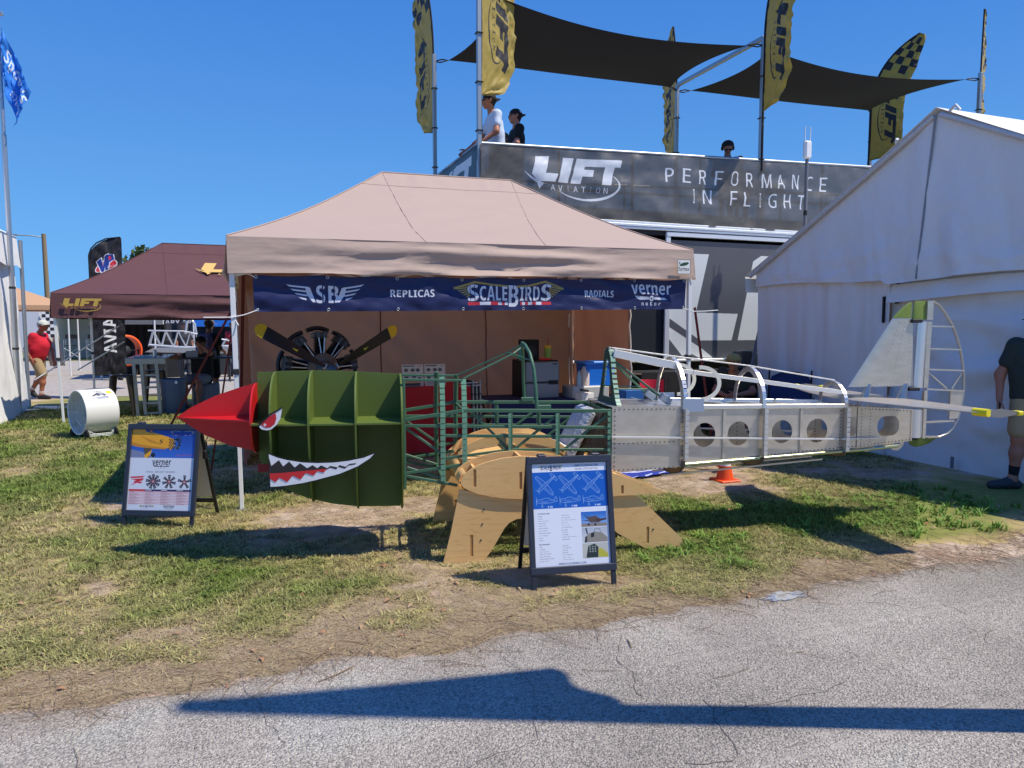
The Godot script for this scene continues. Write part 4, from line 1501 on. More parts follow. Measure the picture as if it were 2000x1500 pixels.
	dk.plate(v2([3.0, -0.292, 3.55, -0.256, 4.95, -0.156, 4.95, 0.156, 3.55, 0.256, 3.0, 0.292]), dh, -0.0015, 0.0015, Transform3D(Basis(Vector3.RIGHT, -PI / 2).rotated(Vector3.BACK, -0.024), Vector3(0.0, 1.083, 0)))
	obj("top_deck", dk, bright, o)
	# frames: hoop above the deck, ring below the belly
	for f in [[3.56, 1.358, 0.268, 0.462, 0.055], [4.22, 1.275, 0.222, 0.50, 0.05], [4.955, 1.152, 0.165, 0.548, 0.042]]:
		var s: float = f[0]
		var cx := Transform3D(Basis(Vector3(0, 0, 1), Vector3.UP, Vector3(-1, 0, 0)), Vector3(s, 0, 0))
		var w: float = f[2] + 0.012
		var yo := PackedVector2Array()
		var yi := PackedVector2Array()
		var y_d: float = 0.985 - (s - 3.56) * 0.02
		for i in 17:
			var a := deg_to_rad(i * 180.0 / 16)
			var q := Vector2(cos(a), sin(a))
			var k := Vector2(signf(q.x) * pow(absf(q.x), 1.15) * w, y_d + pow(q.y, 0.9) * (f[1] - y_d))
			yo.push_back(k)
			yi.push_back(Vector2(k.x * (1.0 - f[4] / w), y_d + (k.y - y_d) * (1.0 - 0.75 * f[4] / (f[1] - y_d))))
		yi.reverse()
		var ring := yo.duplicate()
		ring.append_array(yi)
		var m := mb()
		m.prism(ring, -0.003, 0.003, cx)
		obj("frame_hoop", m, alu, o)
		var edge := []
		for q in yo: edge.append(Vector3(s + 0.012, q.y, q.x))
		flange(o, edge, [Vector3.RIGHT], 34, 0.026, 0.03, bright)
		# uprights over the skin and the belly ring
		for side in [1.0, -1.0]:
			var up := mb()
			up.box(Vector3(s + 0.012, (y_d + 0.60) / 2, (f[2] + 0.016) * side), Vector3(0.03, y_d - 0.60, 0.003), Basis(Vector3.UP, 0.07 * side))
			up.box(Vector3(s - 0.003, (y_d + 0.60) / 2, (f[2] + 0.028) * side), Vector3(0.003, y_d - 0.60, 0.03))
			obj("frame_upright", up, alu, o)
			flange(o, [Vector3(s + 0.012, 0.61, (f[2] + 0.043) * side), Vector3(s + 0.012, y_d, (f[2] + 0.043) * side)], [Vector3.RIGHT], 9, 0.032, 0.028, bright)
		var lo := PackedVector2Array()
		var li := PackedVector2Array()
		for i in 15:
			var a := deg_to_rad(180.0 + i * 180.0 / 14)
			lo.push_back(Vector2(cos(a) * (f[2] + 0.03), 0.60 + sin(a) * (0.60 - f[3])))
			li.push_back(Vector2(cos(a) * (f[2] - 0.02), 0.60 + sin(a) * (0.60 - f[3] - 0.04)))
		li.reverse()
		var lr := lo.duplicate()
		lr.append_array(li)
		var lm := mb()
		lm.prism(lr, -0.003, 0.003, cx)
		obj("belly_ring", lm, mat("8d8478", 0.45, 0.7), o)
		var le := []
		for q in lo: le.append(Vector3(s, q.y, q.x))
		flange(o, le, [Vector3.RIGHT], 22, 0.022, 0.02, mat("6e675d", 0.5, 0.6))
	# turtledeck stringers
	var run := func(called: String, pts: Array, w: float, h: float, mt: Material):
		var m := mb()
		for i in pts.size() - 1: m.bar(pts[i], pts[i + 1], w, h, Vector3.UP, 0.001)
		obj(called, m, mt, o)
	for z in [0.028, -0.028]:
		run.call("spine_stringer", [Vector3(3.08, 1.43, z), Vector3(3.56, 1.365, z), Vector3(4.22, 1.282, z), Vector3(4.955, 1.16, z)], 0.016, 0.009, white)
	for side in [1.0, -1.0]:
		run.call("canopy_rail", [Vector3(3.085, 1.392, 0.075 * side), Vector3(3.58, 1.292, 0.11 * side)], 0.02, 0.055, white)
		run.call("upper_stringer", [Vector3(3.68, 1.245, 0.16 * side), Vector3(4.22, 1.172, 0.165 * side), Vector3(4.97, 1.068, 0.135 * side)], 0.012, 0.032, white)
		# rear window loop on a base plate
		var ring := PackedVector2Array()
		ring.append_array(arc(Vector2(3.715, 1.165), Vector2(0.165, 0.135), 95, -88, 22))
		var inn := arc(Vector2(3.715, 1.165), Vector2(0.135, 0.107), 95, -88, 22)
		inn.reverse()
		ring.append_array(inn)
		var lp := mb()
		lp.prism(ring, -0.004, 0.004, Transform3D(Basis.IDENTITY, Vector3(0, 0, 0.215 * side)))
		obj("window_loop", lp, mat("efe9d6", 0.4, 0.15), o)
		var bp := mb()
		bp.box(Vector3(3.635, 1.008, (0.276) * side), Vector3(0.17, 0.095, 0.004), Basis(Vector3.UP, 0.07 * side))
		obj("window_plate", bp, mat("aebcd0", 0.35, 0.6), o)
	# --- tail
	tail(o, alu, bright, olive)

func shark_face(o: Node3D) -> void:
	# eye and mouth: printed boards standing off the formers
	var blank := mat("15161a", 0.6)
	var off := Transform3D(Basis.from_scale(Vector3(0.9815, 0.9795, 1.0)), Vector3(0.0248, 0.0305, 0.1))
	var eye := v2([0.575, 0.94, 0.60, 0.915, 0.632, 0.908, 0.66, 0.915, 0.695, 0.945, 0.718, 0.985, 0.732, 1.06, 0.652, 1.012])
	var e := mb()
	e.prism(eye, 0.284, 0.289)
	obj("eye_board", e, mat("e4e6ea", 0.4), o, off)
	var iris := mb()
	iris.flat(v2([0.597, 0.962, 0.6, 0.94, 0.625, 0.925, 0.655, 0.928, 0.682, 0.95, 0.693, 0.985, 0.689, 1.022, 0.652, 1.002]), Transform3D(), 0.2905, false)
	obj("eye_print", iris, mat("c8202c", 0.45), o, off)
	var lid := mb()
	lid.flat(v2([0.572, 0.938, 0.58, 0.932, 0.655, 1.006, 0.733, 1.052, 0.733, 1.064, 0.65, 1.016]), Transform3D(), 0.2918, false)
	obj("eye_print", lid, blank, o, off)
	var hl := mb()
	hl.flat(arc(Vector2(0.62, 0.945), Vector2(0.009, 0.010), 0, 350, 12), Transform3D(), 0.2918, false)
	obj("eye_print", hl, mat("e9c9cc", 0.4), o, off)
	var up := [0.633, 0.757, 0.69, 0.73, 0.749, 0.712, 0.85, 0.692, 0.946, 0.684, 1.05, 0.684, 1.147, 0.692, 1.25, 0.71, 1.345, 0.742]
	var dn := [1.30, 0.695, 1.214, 0.64, 1.09, 0.592, 0.943, 0.557, 0.85, 0.538, 0.744, 0.525, 0.68, 0.522, 0.637, 0.523]
	var m := mb()
	m.prism(v2(up + dn), 0.270, 0.274)
	obj("mouth_board", m, blank, o, off)
	var white := mb()
	white.flat(v2([0.637, 0.747, 0.69, 0.722, 0.749, 0.704, 0.85, 0.684, 0.946, 0.676, 1.05, 0.676, 1.147, 0.684, 1.25, 0.702, 1.32, 0.728, 1.29, 0.696, 1.21, 0.646, 1.09, 0.599, 0.943, 0.564, 0.85, 0.545, 0.744, 0.532, 0.68, 0.528, 0.642, 0.528]), Transform3D(), 0.2755, false)
	obj("mouth_print", white, mat("e6e8ee", 0.4), o, off)
	var gum := mb()
	var z := [0.636, 0.728]
	var teeth := [[0.652, 0.668], [0.70, 0.706], [0.726, 0.662], [0.765, 0.694], [0.80, 0.652], [0.835, 0.680], [0.88, 0.645], [0.915, 0.664], [0.945, 0.642], [0.97, 0.661], [1.01, 0.640], [1.03, 0.655], [1.075, 0.643], [1.09, 0.658], [1.13, 0.645], [1.155, 0.664], [1.2, 0.668]]
	for t in teeth: z.append_array(t)
	var back := [1.195, 0.660, 1.15, 0.654, 1.125, 0.633, 1.08, 0.648, 1.07, 0.630, 1.03, 0.643, 1.0, 0.628, 0.9, 0.622, 0.8, 0.617, 0.72, 0.612, 0.637, 0.612]
	gum.flat(v2(z + back), Transform3D(), 0.2768, false)
	obj("mouth_print", gum, mat("2b2426", 0.5), o, off)
	var tongue := mb()
	tongue.flat(v2([0.638, 0.618, 0.72, 0.619, 0.8, 0.624, 0.9, 0.630, 1.005, 0.636, 1.0, 0.628, 0.985, 0.610, 0.945, 0.622, 0.92, 0.592, 0.87, 0.612, 0.835, 0.570, 0.785, 0.598, 0.75, 0.556, 0.70, 0.586, 0.675, 0.558, 0.641, 0.582]), Transform3D(), 0.2779, false)
	obj("mouth_print", tongue, mat("cf2a2e", 0.45), o, off)

func foil(t: float) -> float:
	# half thickness of a rounded section along the chord 0..1
	return 2.6 * (0.2969 * sqrt(t) - 0.126 * t - 0.3516 * t * t + 0.2843 * t * t * t - 0.1036 * t * t * t * t)

func blade(m: MB, stations: Array) -> void:
	# stations: [leading edge, trailing edge, normal, half thickness]; a closed aerofoil skin
	var n := 26
	var g := []
	for st in stations:
		for i in n + 1:
			var a := TAU * i / n
			var t := 0.5 + 0.5 * cos(a)
			var p: Vector3 = st[0].lerp(st[1], t)
			p += st[2] * (foil(t) * st[3] * (1.0 if a <= PI else -1.0))
			g.append(p)
	m.strip(g, n + 1, stations.size(), Vector2(0, 0), Vector2(1, 1), false)
	for e in [0, stations.size() - 1]:
		for i in n / 2:
			var k: int = e * (n + 1)
			m.quad(g[k + i], g[k + i + 1], g[k + n - i - 1], g[k + n - i])

func tail(o: Node3D, alu: Material, bright: Material, olive: Material) -> void:
	var tip_green := mat("7c8f3c", 0.35)
	var fin := mb()
	var st := []
	for i in 9:
		var v := i / 8.0
		st.append([Vector3(lerpf(5.094, 5.478, v), lerpf(1.10, 1.655, v), 0), Vector3(lerpf(5.70, 5.672, v), lerpf(1.10, 1.655, v), 0), Vector3(0, 0, 1), lerpf(0.05, 0.034, v)])
	blade(fin, st)
	obj("fin", fin, alu, o)
	var rv := mb()
	for side in [1.0, -1.0]:
		for i in 16:
			var v := (i + 0.5) / 16.0
			for q in [[0.42, 1], [0.66, 1], [0.93, 1]]:
				var x: float = lerpf(lerpf(5.094, 5.478, v), lerpf(5.70, 5.672, v), q[0])
				rv.box(Vector3(x, lerpf(1.11, 1.645, v), (foil(q[0]) * lerpf(0.05, 0.034, v) + 0.001) * side), Vector3(0.007, 0.007, 0.004))
		for i in 18:
			var x := lerpf(5.2, 5.69, i / 17.0)
			rv.box(Vector3(x, 1.112, (foil((x - 5.1) / 0.6) * 0.05 + 0.001) * side), Vector3(0.007, 0.007, 0.004))
	var rvo := obj("rivets", rv, bright, o)
	rvo.set_meta("kind", "stuff")
	var ft := mb()
	st = []
	for q in [[5.480, 1.660, 1.0], [5.51, 1.69, 1.0], [5.545, 1.722, 0.9], [5.585, 1.755, 0.75], [5.62, 1.778, 0.5], [5.645, 1.788, 0.2]]:
		st.append([Vector3(q[0], q[1], 0), Vector3(5.655, q[1] if q[1] < 1.78 else 1.785, 0), Vector3(0, 0, 1), 0.036 * q[2]])
	blade(ft, st)
	obj("fin_tip", ft, tip_green, o)
	var rt := mb()
	st = []
	for q in [[5.662, 5.80, 1.645, 1.0], [5.664, 5.80, 1.70, 0.95], [5.668, 5.80, 1.75, 0.8], [5.675, 5.80, 1.785, 0.5], [5.69, 5.80, 1.799, 0.15]]:
		st.append([Vector3(q[0], q[2], 0), Vector3(q[1], q[2], 0), Vector3(0, 0, 1), 0.045 * q[3]])
	blade(rt, st)
	obj("rudder_tip", rt, tip_green, o)
	var cap := mb()
	cap.prism(v2([5.79, 1.645, 5.845, 1.645, 5.845, 1.799, 5.79, 1.80]), -0.018, 0.018)
	obj("rudder_cap", cap, alu, o)
	var post := mb()
	post.tube([Vector3(5.745, 1.085, 0), Vector3(5.76, 1.63, 0)], 0.046, 14, true, 0.55, Vector3.BACK)
	obj("rudder_spar", post, bright, o)
	var sp := mb()
	sp.prism(v2([5.79, 1.085, 5.832, 1.085, 5.842, 1.63, 5.80, 1.63]), -0.014, 0.014)
	obj("rudder_web", sp, alu, o)
	var low := mb()
	low.tube([Vector3(5.735, 0.67, 0), Vector3(5.735, 0.90, 0)], 0.058, 14, true, 0.7, Vector3.BACK)
	obj("rudder_spar", low, bright, o)
	var lw := mb()
	lw.prism(v2([5.80, 0.66, 5.83, 0.66, 5.83, 1.06, 5.80, 1.06]), -0.014, 0.014)
	obj("rudder_web", lw, alu, o)
	var bow := []
	for q in [[5.842, 1.798], [5.91, 1.765], [5.968, 1.707], [6.04, 1.61], [6.091, 1.516], [6.135, 1.40], [6.16, 1.30], [6.178, 1.2], [6.186, 1.10], [6.184, 1.02], [6.17, 0.92], [6.141, 0.81], [6.10, 0.735], [6.05, 0.69], [5.98, 0.668], [5.85, 0.662]]: bow.append(Vector3(q[0], q[1], 0))
	var bm := mb()
	bm.tube(bow, 0.0105, 8)
	obj("rudder_bow", bm, mat("b8b4ad", 0.4, 0.75), o)
	for r in [[5.83, 1.592, 6.045, 1.588], [5.83, 1.407, 6.13, 1.397], [5.82, 1.235, 6.17, 1.222], [5.82, 1.072, 6.18, 1.05], [5.83, 0.793, 6.10, 0.80], [5.83, 0.672, 5.98, 0.668]]:
		var m := mb()
		m.bar(Vector3(r[0], r[1], 0), Vector3(r[2], r[3], 0), 0.03, 0.012)
		obj("rudder_rib", m, alu, o)
	var dg := mb()
	dg.bar(Vector3(5.825, 1.22, 0), Vector3(6.02, 1.075, 0), 0.01, 0.012)
	obj("rudder_brace", dg, alu, o)
	var dg2 := mb()
	dg2.bar(Vector3(6.16, 1.2, 0), Vector3(6.07, 1.07, 0), 0.008, 0.01)
	obj("rudder_brace", dg2, alu, o)
	var tabm := mb()
	tabm.prism(v2([6.055, 1.06, 6.178, 1.045, 6.175, 0.93, 6.135, 0.82, 6.055, 0.815]), -0.008, 0.008)
	obj("trim_tab", tabm, alu, o)
	var ls := mb()
	st = []
	for q in [[5.67, 5.99, 0.662, 1.0], [5.675, 5.93, 0.635, 0.9], [5.70, 5.88, 0.605, 0.7], [5.75, 5.82, 0.588, 0.3]]:
		st.append([Vector3(q[0], q[2], 0), Vector3(q[1], q[2] + 0.01, 0), Vector3(0, 0, 1), 0.05 * q[3]])
	blade(ls, st)
	obj("rudder_foot", ls, olive, o)
	for y in [1.075, 0.665, 1.635]:
		var h := mb()
		h.box(Vector3(5.70, y, 0), Vector3(0.10, 0.03, 0.05), Basis(), 0.005)
		obj("hinge", h, M.dark, o)
	# belly wheels rings under the tail
	for x in [5.25, 5.52]:
		var m := mb()
		m.prism(PackedVector2Array(Array(arc(Vector2(x, 0.66), Vector2(0.075, 0.085), 190, 350, 14)) + Array(arc(Vector2(x, 0.66), Vector2(0.04, 0.045), 350, 190, 14))), -0.05, -0.044)
		m.prism(PackedVector2Array(Array(arc(Vector2(x, 0.66), Vector2(0.075, 0.085), 190, 350, 14)) + Array(arc(Vector2(x, 0.66), Vector2(0.04, 0.045), 350, 190, 14))), 0.05, 0.056)
		obj("belly_ring", m, alu, o)
	# stand-offs that carry the fin, and the tailplane
	for q in [[5.22, 1.03], [5.56, 1.04]]:
		var m := mb()
		m.bar(Vector3(q[0], 0.93, 0.05), Vector3(q[0] + 0.06, 1.12, 0.01), 0.04, 0.012)
		m.bar(Vector3(q[0], 0.93, -0.05), Vector3(q[0] + 0.06, 1.12, -0.01), 0.04, 0.012)
		obj("fin_bracket", m, alu, o)
	for side in [1.0, -1.0]:
		var s := mb()
		st = []
		for q in [[0.10, 5.0, 5.57, 0.052], [0.2, 4.99, 5.575, 0.052], [0.45, 5.05, 5.585, 0.048], [0.75, 5.15, 5.595, 0.043], [1.0, 5.27, 5.602, 0.038], [1.10, 5.335, 5.605, 0.034]]:
			st.append([Vector3(q[1], 1.012, q[0] * side), Vector3(q[2], 1.005, q[0] * side), Vector3.UP, q[3]])
		blade(s, st)
		obj("tailplane", s, alu, o)
		var tp := mb()
		tp.tube([Vector3(5.325, 1.012, 1.01 * side), Vector3(5.35, 1.012, 1.108 * side)], 0.027, 10, true)
		obj("yellow_tape", tp, mat("e8d81c", 0.5), o)
		var tp2 := mb()
		tp2.box(Vector3(5.60, 1.005, 1.085 * side), Vector3(0.045, 0.03, 0.06), Basis(), 0.006)
		obj("yellow_tape", tp2, mat("e8d81c", 0.5), o)
		var ec := mb()
		ec.prism(v2([5.36, -0.022, 5.45, -0.03, 5.58, -0.012, 5.58, 0.012, 5.45, 0.03, 5.36, 0.022]), 1.1005, 1.103, Transform3D(Basis(), Vector3(0, 1.008, 0)) if side > 0 else Transform3D(Basis(), Vector3(0, 1.008, -2.2035)))
		obj("end_rib", ec, mat("9d9993", 0.4, 0.7), o)

# ---------------------------------------------------------------- plywood cradle under the fuselage
func plywood_stand() -> void:
	var ply := mat("ffffff", 0.62, 0.0, wood_tex("dba968", "eabd7c", "f0ca90", 3))
	ply.uv1_triplanar = true
	ply.uv1_scale = Vector3(0.45, 2.6, 2.6)
	M.ply = ply
	var o := thing("plywood_cradle", "plywood cradle with wing-shaped ribs standing under the green frame", "stand", Vector3(-0.44, 0, -5.30), deg_to_rad(-10.054))
	var rib := v2([1.884, 0.545, 1.887, 0.575, 1.902, 0.602, 1.945, 0.635, 2.005, 0.667, 2.08, 0.69, 2.161, 0.707, 2.287, 0.718, 2.443, 0.706, 2.60, 0.678, 2.768, 0.636, 3.065, 0.535, 3.344, 0.424, 3.123, 0.417, 2.881, 0.416, 2.588, 0.417, 2.302, 0.424, 2.18, 0.434, 2.091, 0.448, 2.0, 0.472, 1.936, 0.5, 1.9, 0.522])
	var slots := [round_rect(Rect2(1.968, 0.52, 0.02, 0.12), 0.004, 1), round_rect(Rect2(2.28, 0.49, 0.02, 0.12), 0.004, 1), round_rect(Rect2(3.0, 0.43, 0.02, 0.06), 0.004, 1)]
	var legs := v2([1.877, 0.50, 1.817, 0.209, 1.764, 0.004, 2.042, 0.004, 2.10, 0.085, 2.183, 0.224, 2.215, 0.258, 2.26, 0.28, 2.326, 0.288, 2.80, 0.288, 2.86, 0.275, 2.91, 0.235, 2.95, 0.18, 2.987, 0.145, 3.244, -0.004, 3.46, -0.004, 3.467, 0.082, 3.135, 0.40, 2.9, 0.43, 2.1, 0.46])
	var leg_slots := [round_rect(Rect2(1.948, 0.04, 0.02, 0.15), 0.004, 1), round_rect(Rect2(3.2, 0.06, 0.02, 0.12), 0.004, 1)]
	for side in [1.0, -1.0]:
		var t := Transform3D(Basis(), Vector3(0, 0, 0.49 if side > 0 else -0.51))
		var m := mb()
		m.plate(rib, slots, 0.0, 0.018, t)
		obj("wing_rib", m, ply, o)
		var l := mb()
		l.plate(legs, leg_slots, -0.022, -0.004, t)
		obj("leg_board", l, ply, o)
		var tongue := mb()
		for r in slots: tongue.prism(r, -0.01, 0.012, t)
		for r in leg_slots: tongue.prism(r, -0.02, -0.008, t)
		obj("slot_tongue", tongue, mat("b5874f", 0.7), o)
		var scr := mb()
		for q in [[2.04, 0.36], [2.03, 0.26], [2.02, 0.15], [3.25, 0.16]]: scr.box(t * Vector3(q[0], q[1], -0.003), Vector3(0.009, 0.009, 0.006))
		obj("screw_head", scr, M.dark, o)
	# second rib a little inboard and the spars between
	for z in [0.30]:
		var m := mb()
		var r2 := rib.duplicate()
		for i in r2.size(): r2[i] = Vector2(r2[i].x - 0.02, r2[i].y + 0.005)
		m.plate(r2, [], 0.0, 0.015, Transform3D(Basis(), Vector3(0, 0, z)))
		obj("inner_rib", m, ply, o)
	for s in [[1.98, 0.64, 0.50], [2.29, 0.715, 0.44], [3.01, 0.54, 0.43]]:
		var m := mb()
		m.box(Vector3(s[0], (s[1] + s[2]) / 2, -0.01), Vector3(0.015, s[1] - s[2], 0.98))
		obj("spar_board", m, ply, o)
	var lead := mb()
	lead.sheet(9, 2, func(u: float, v: float):
		var a := deg_to_rad(lerpf(250.0, 100.0, u))
		return Vector3(1.93 + cos(a) * 0.055, 0.555 + sin(a) * 0.06, lerpf(-0.49, 0.485, v)))
	obj("leading_edge", lead, ply, o)
	# open box seat inside the frame: bent ribs and a floor
	for z in [0.18, -0.14]:
		var m := mb()
		m.prism(PackedVector2Array(Array(arc(Vector2(2.3, 0.63), Vector2(0.42, 0.20), 165, 20, 18)) + Array(arc(Vector2(2.3, 0.60), Vector2(0.40, 0.155), 20, 165, 18))), z, z + 0.015)
		obj("seat_rib", m, ply, o)
	var fl := mb()
	fl.box(Vector3(2.12, 0.655, 0.02), Vector3(0.36, 0.015, 0.42), Basis(Vector3.BACK, 0.15))
	fl.box(Vector3(2.30, 0.73, 0.02), Vector3(0.04, 0.03, 0.42), Basis(Vector3.BACK, -0.5))
	obj("seat_floor", fl, ply, o)
	# loose cushion and grey seat back resting in the frame: things of their own
	var c := thing("seat_cushion", "cream seat cushion lying inside the green frame", "cushion", o.transform * Vector3(2.56, 0.715, 0.0), deg_to_rad(-10.0))
	var cm := mb()
	cm.box(Vector3.ZERO, Vector3(0.36, 0.07, 0.34), Basis(Vector3.BACK, -0.22), 0.03)
	obj("pad", cm, relief(mat("d9cdb8", 0.85), TEX.weave, 0.8, 2.0), c)
	var b := thing("padded_seat", "light grey padded seat shell leaning in the green frame", "seat", o.transform * Vector3(2.80, 0.80, 0.02), deg_to_rad(-10.0))
	var bm := mb()
	bm.box(Vector3.ZERO, Vector3(0.085, 0.43, 0.34), Basis(Vector3.BACK, -0.48), 0.035)
	obj("pad", bm, relief(mat("b9bcc0", 0.7), TEX.weave, 0.8, 2.0), b)
	var bw := mb()
	bw.box(Vector3(0.07, -0.03, 0), Vector3(0.02, 0.42, 0.36), Basis(Vector3.BACK, -0.48), 0.004)
	obj("back_board", bw, mat("6b5339", 0.7), b)

# ---------------------------------------------------------------- radial engine with propeller
func engine_on_stand() -> void:
	var o := thing("radial_engine", "black radial engine with three-bladed propeller on a stand under the canopy", "engine", Vector3(0.70, 0, -7.22), deg_to_rad(14.0))
	var c := Vector3(0, 1.18, 0)
	var iron := mat("2a2b2e", 0.45, 0.6)
	var cast := mat("5c5d60", 0.5, 0.6)
	var blk := mat("0f0f11", 0.35)
	# local z forward
	var core := mb()
	core.lathe([Vector2(0.001, -0.12), Vector2(0.15, -0.12), Vector2(0.16, 0.06), Vector2(0.13, 0.10), Vector2(0.09, 0.13), Vector2(0.075, 0.24), Vector2(0.001, 0.25)], Transform3D(Basis(Vector3.RIGHT, PI / 2), c), 24)
	obj("crankcase", core, cast, o)
	var cover := mb()
	cover.lathe([Vector2(0.12, 0.095), Vector2(0.155, 0.105), Vector2(0.15, 0.125), Vector2(0.07, 0.15)], Transform3D(Basis(Vector3.RIGHT, PI / 2), c), 24)
	obj("nose_case", cover, mat("7a6a5c", 0.5, 0.5), o)
	for k in 9:
		var a := deg_to_rad(90.0 + k * 40.0)
		var up := Vector3(cos(a), sin(a), 0)
		var sd := Vector3(-sin(a), cos(a), 0)
		var bs := Basis(-sd, up, Vector3(0, 0, 1))
		var cy := mb()
		var pr := [Vector2(0.045, 0.13)]
		for i in 9:
			var y := 0.16 + i * 0.016
			pr.append_array([Vector2(0.046, y), Vector2(0.062, y + 0.002), Vector2(0.062, y + 0.006), Vector2(0.046, y + 0.008)])
		cy.lathe(pr, Transform3D(bs, c), 16)
		var cyl := obj("cylinder", cy, iron, o)
		var hd := mb()
		hd.box(c + up * 0.325, Vector3(0.125, 0.055, 0.12), bs, 0.012)
		for i in 5: hd.box(c + up * (0.30 + i * 0.016), Vector3(0.145, 0.005, 0.14), bs)
		hd.box(c + up * 0.335 + Vector3(0, 0, 0.065) + sd * 0.03, Vector3(0.04, 0.06, 0.03), bs, 0.006)
		hd.box(c + up * 0.335 + Vector3(0, 0, 0.065) - sd * 0.03, Vector3(0.04, 0.06, 0.03), bs, 0.006)
		obj("cylinder_head", hd, cast, cyl)
		var pu := mb()
		for s in [-1.0, 1.0]: pu.rod(c + up * 0.14 + sd * 0.012 * s + Vector3(0, 0, 0.085), c + up * 0.31 + sd * 0.03 * s + Vector3(0, 0, 0.07), 0.007, 8)
		obj("pushrod", pu, mat("d5d7d9", 0.3, 0.7), cyl)
		var ex := mb()
		var pts := []
		for i in 9:
			var b := a + deg_to_rad(lerpf(-17.0, 17.0, i / 8.0))
			pts.append(c + Vector3(cos(b), sin(b), 0) * (0.385 + 0.012 * sin(i * PI / 8)) + Vector3(0, 0, -0.05))
		ex.tube(pts, 0.022, 8)
		obj("exhaust_pipe", ex, blk, cyl)
		var wire := mb()
		wire.tube([c + up * 0.12 + Vector3(0, 0, 0.06), c + up * 0.2 + sd * 0.07 + Vector3(0, 0, 0.1), c + up * 0.33 + sd * 0.06 + Vector3(0, 0, 0.09)], 0.005, 5)
		obj("ignition_wire", wire, blk, cyl)
	# propeller
	var hub := c + Vector3(0.0, 0.0, 0.30)
	var hb := mb()
	hb.lathe([Vector2(0.001, -0.06), Vector2(0.06, -0.06), Vector2(0.065, 0.03), Vector2(0.04, 0.06), Vector2(0.001, 0.065)], Transform3D(Basis(Vector3.RIGHT, PI / 2), hub), 20)
	var hubo := obj("propeller_hub", hb, mat("5a5d62", 0.4, 0.7), o)
	var paint := mat("17171a", 0.5)
	for k in 3:
		var a := deg_to_rad(30.0 + k * 120.0)
		var up := Vector3(cos(a), sin(a), 0)
		var sd := Vector3(-sin(a), cos(a), 0)
		var mk := func(t0: float, t1: float, n: int):
			var st := []
			for i in n:
				var t := lerpf(t0, t1, float(i) / (n - 1))
				var r := 0.05 + t * 0.75
				var ch := lerpf(0.045, 0.135, smoothstep(0.0, 0.35, t)) * (1.0 if t < 0.9 else sqrt(maxf(0.02, 1.0 - pow((t - 0.9) / 0.1, 2.0))))
				var tw := deg_to_rad(lerpf(52.0, 16.0, t))
				var cd := sd * cos(tw) + Vector3(0, 0, 1) * sin(tw)
				var nn := up.cross(cd).normalized()
				st.append([hub + up * r + cd * ch * 0.45, hub + up * r - cd * ch * 0.55, nn, lerpf(0.03, 0.007, smoothstep(0.0, 0.4, t))])
			return st
		var b := mb()
		blade(b, mk.call(0.0, 0.87, 16))
		var bl := obj("propeller_blade", b, paint, hubo)
		var t := mb()
		blade(t, mk.call(0.872, 1.0, 9))
		obj("blade_tip", t, mat("e2b419", 0.5), hubo)
		var lg := mb()
		var lb := hub + up * 0.40 + Vector3(0, 0, 0.035)
		lg.flat(v2([-0.03, -0.012, 0.035, 0.0, -0.03, 0.014, -0.02, 0.002]), Transform3D(Basis(up, sd, up.cross(sd)).rotated(up, deg_to_rad(-34.0)), lb), 0.0, false)
		obj("blade_mark", lg, mat("d8c02a", 0.5), hubo)
		var fr := mb()
		fr.tube([hub + up * 0.045, hub + up * 0.075], 0.034, 12)
		obj("blade_ferrule", fr, M.steel, hubo)
	var box := mb()
	box.box(c + Vector3(-0.33, -0.06, 0.05), Vector3(0.09, 0.12, 0.1), Basis(), 0.01)
	obj("airbox", box, cast, o)
	var sm := mb()
	for s in [-1.0, 1.0]:
		sm.bar(Vector3(0.3 * s, 0.02, 0.25), Vector3(0.12 * s, 1.1, -0.15), 0.05, 0.05)
		sm.bar(Vector3(0.3 * s, 0.02, -0.6), Vector3(0.12 * s, 1.1, -0.2), 0.05, 0.05)
		sm.bar(Vector3(0.3 * s, 0.05, 0.3), Vector3(0.3 * s, 0.05, -0.65), 0.05, 0.05)
	sm.bar(Vector3(-0.3, 0.05, -0.6), Vector3(0.3, 0.05, -0.6), 0.05, 0.05)
	obj("stand_frame", sm, mat("8a1d22", 0.5), o)

func table(called: String, label: String, at: Vector3, wid: float, dep: float, h: float, top: Material, skirt: Material, turn := 0.0) -> Node3D:
	var o := thing(called, label, "table", at, turn)
	var t := mb()
	t.box(Vector3(wid / 2, h - 0.015, -dep / 2), Vector3(wid, 0.03, dep), Basis(), 0.006)
	obj("tabletop", t, top, o)
	for k in 4:
		var l := mb()
		var x: float = 0.06 if k % 2 == 0 else wid - 0.06
		var z := -0.06 if k < 2 else -dep + 0.06
		l.rod(Vector3(x, 0, z), Vector3(x, h - 0.03, z), 0.014)
		obj("leg", l, M.grey, o)
	if skirt:
		var nz := noise(2.0, 15, 2)
		var s := mb()
		s.sheet(40, 8, func(u: float, v: float):
			var x := lerpf(-0.01, wid + 0.01, u)
			return Vector3(x, lerpf(0.08, h + 0.004, v), 0.012 + (1.0 - v) * (0.03 + 0.02 * sin(x * 16.0) + 0.02 * nz.get_noise_2d(x, v))))
		s.box(Vector3(wid / 2, h + 0.003, -dep / 2), Vector3(wid + 0.02, 0.004, dep + 0.02))
		obj("table_cover", s, skirt, o)
	return o

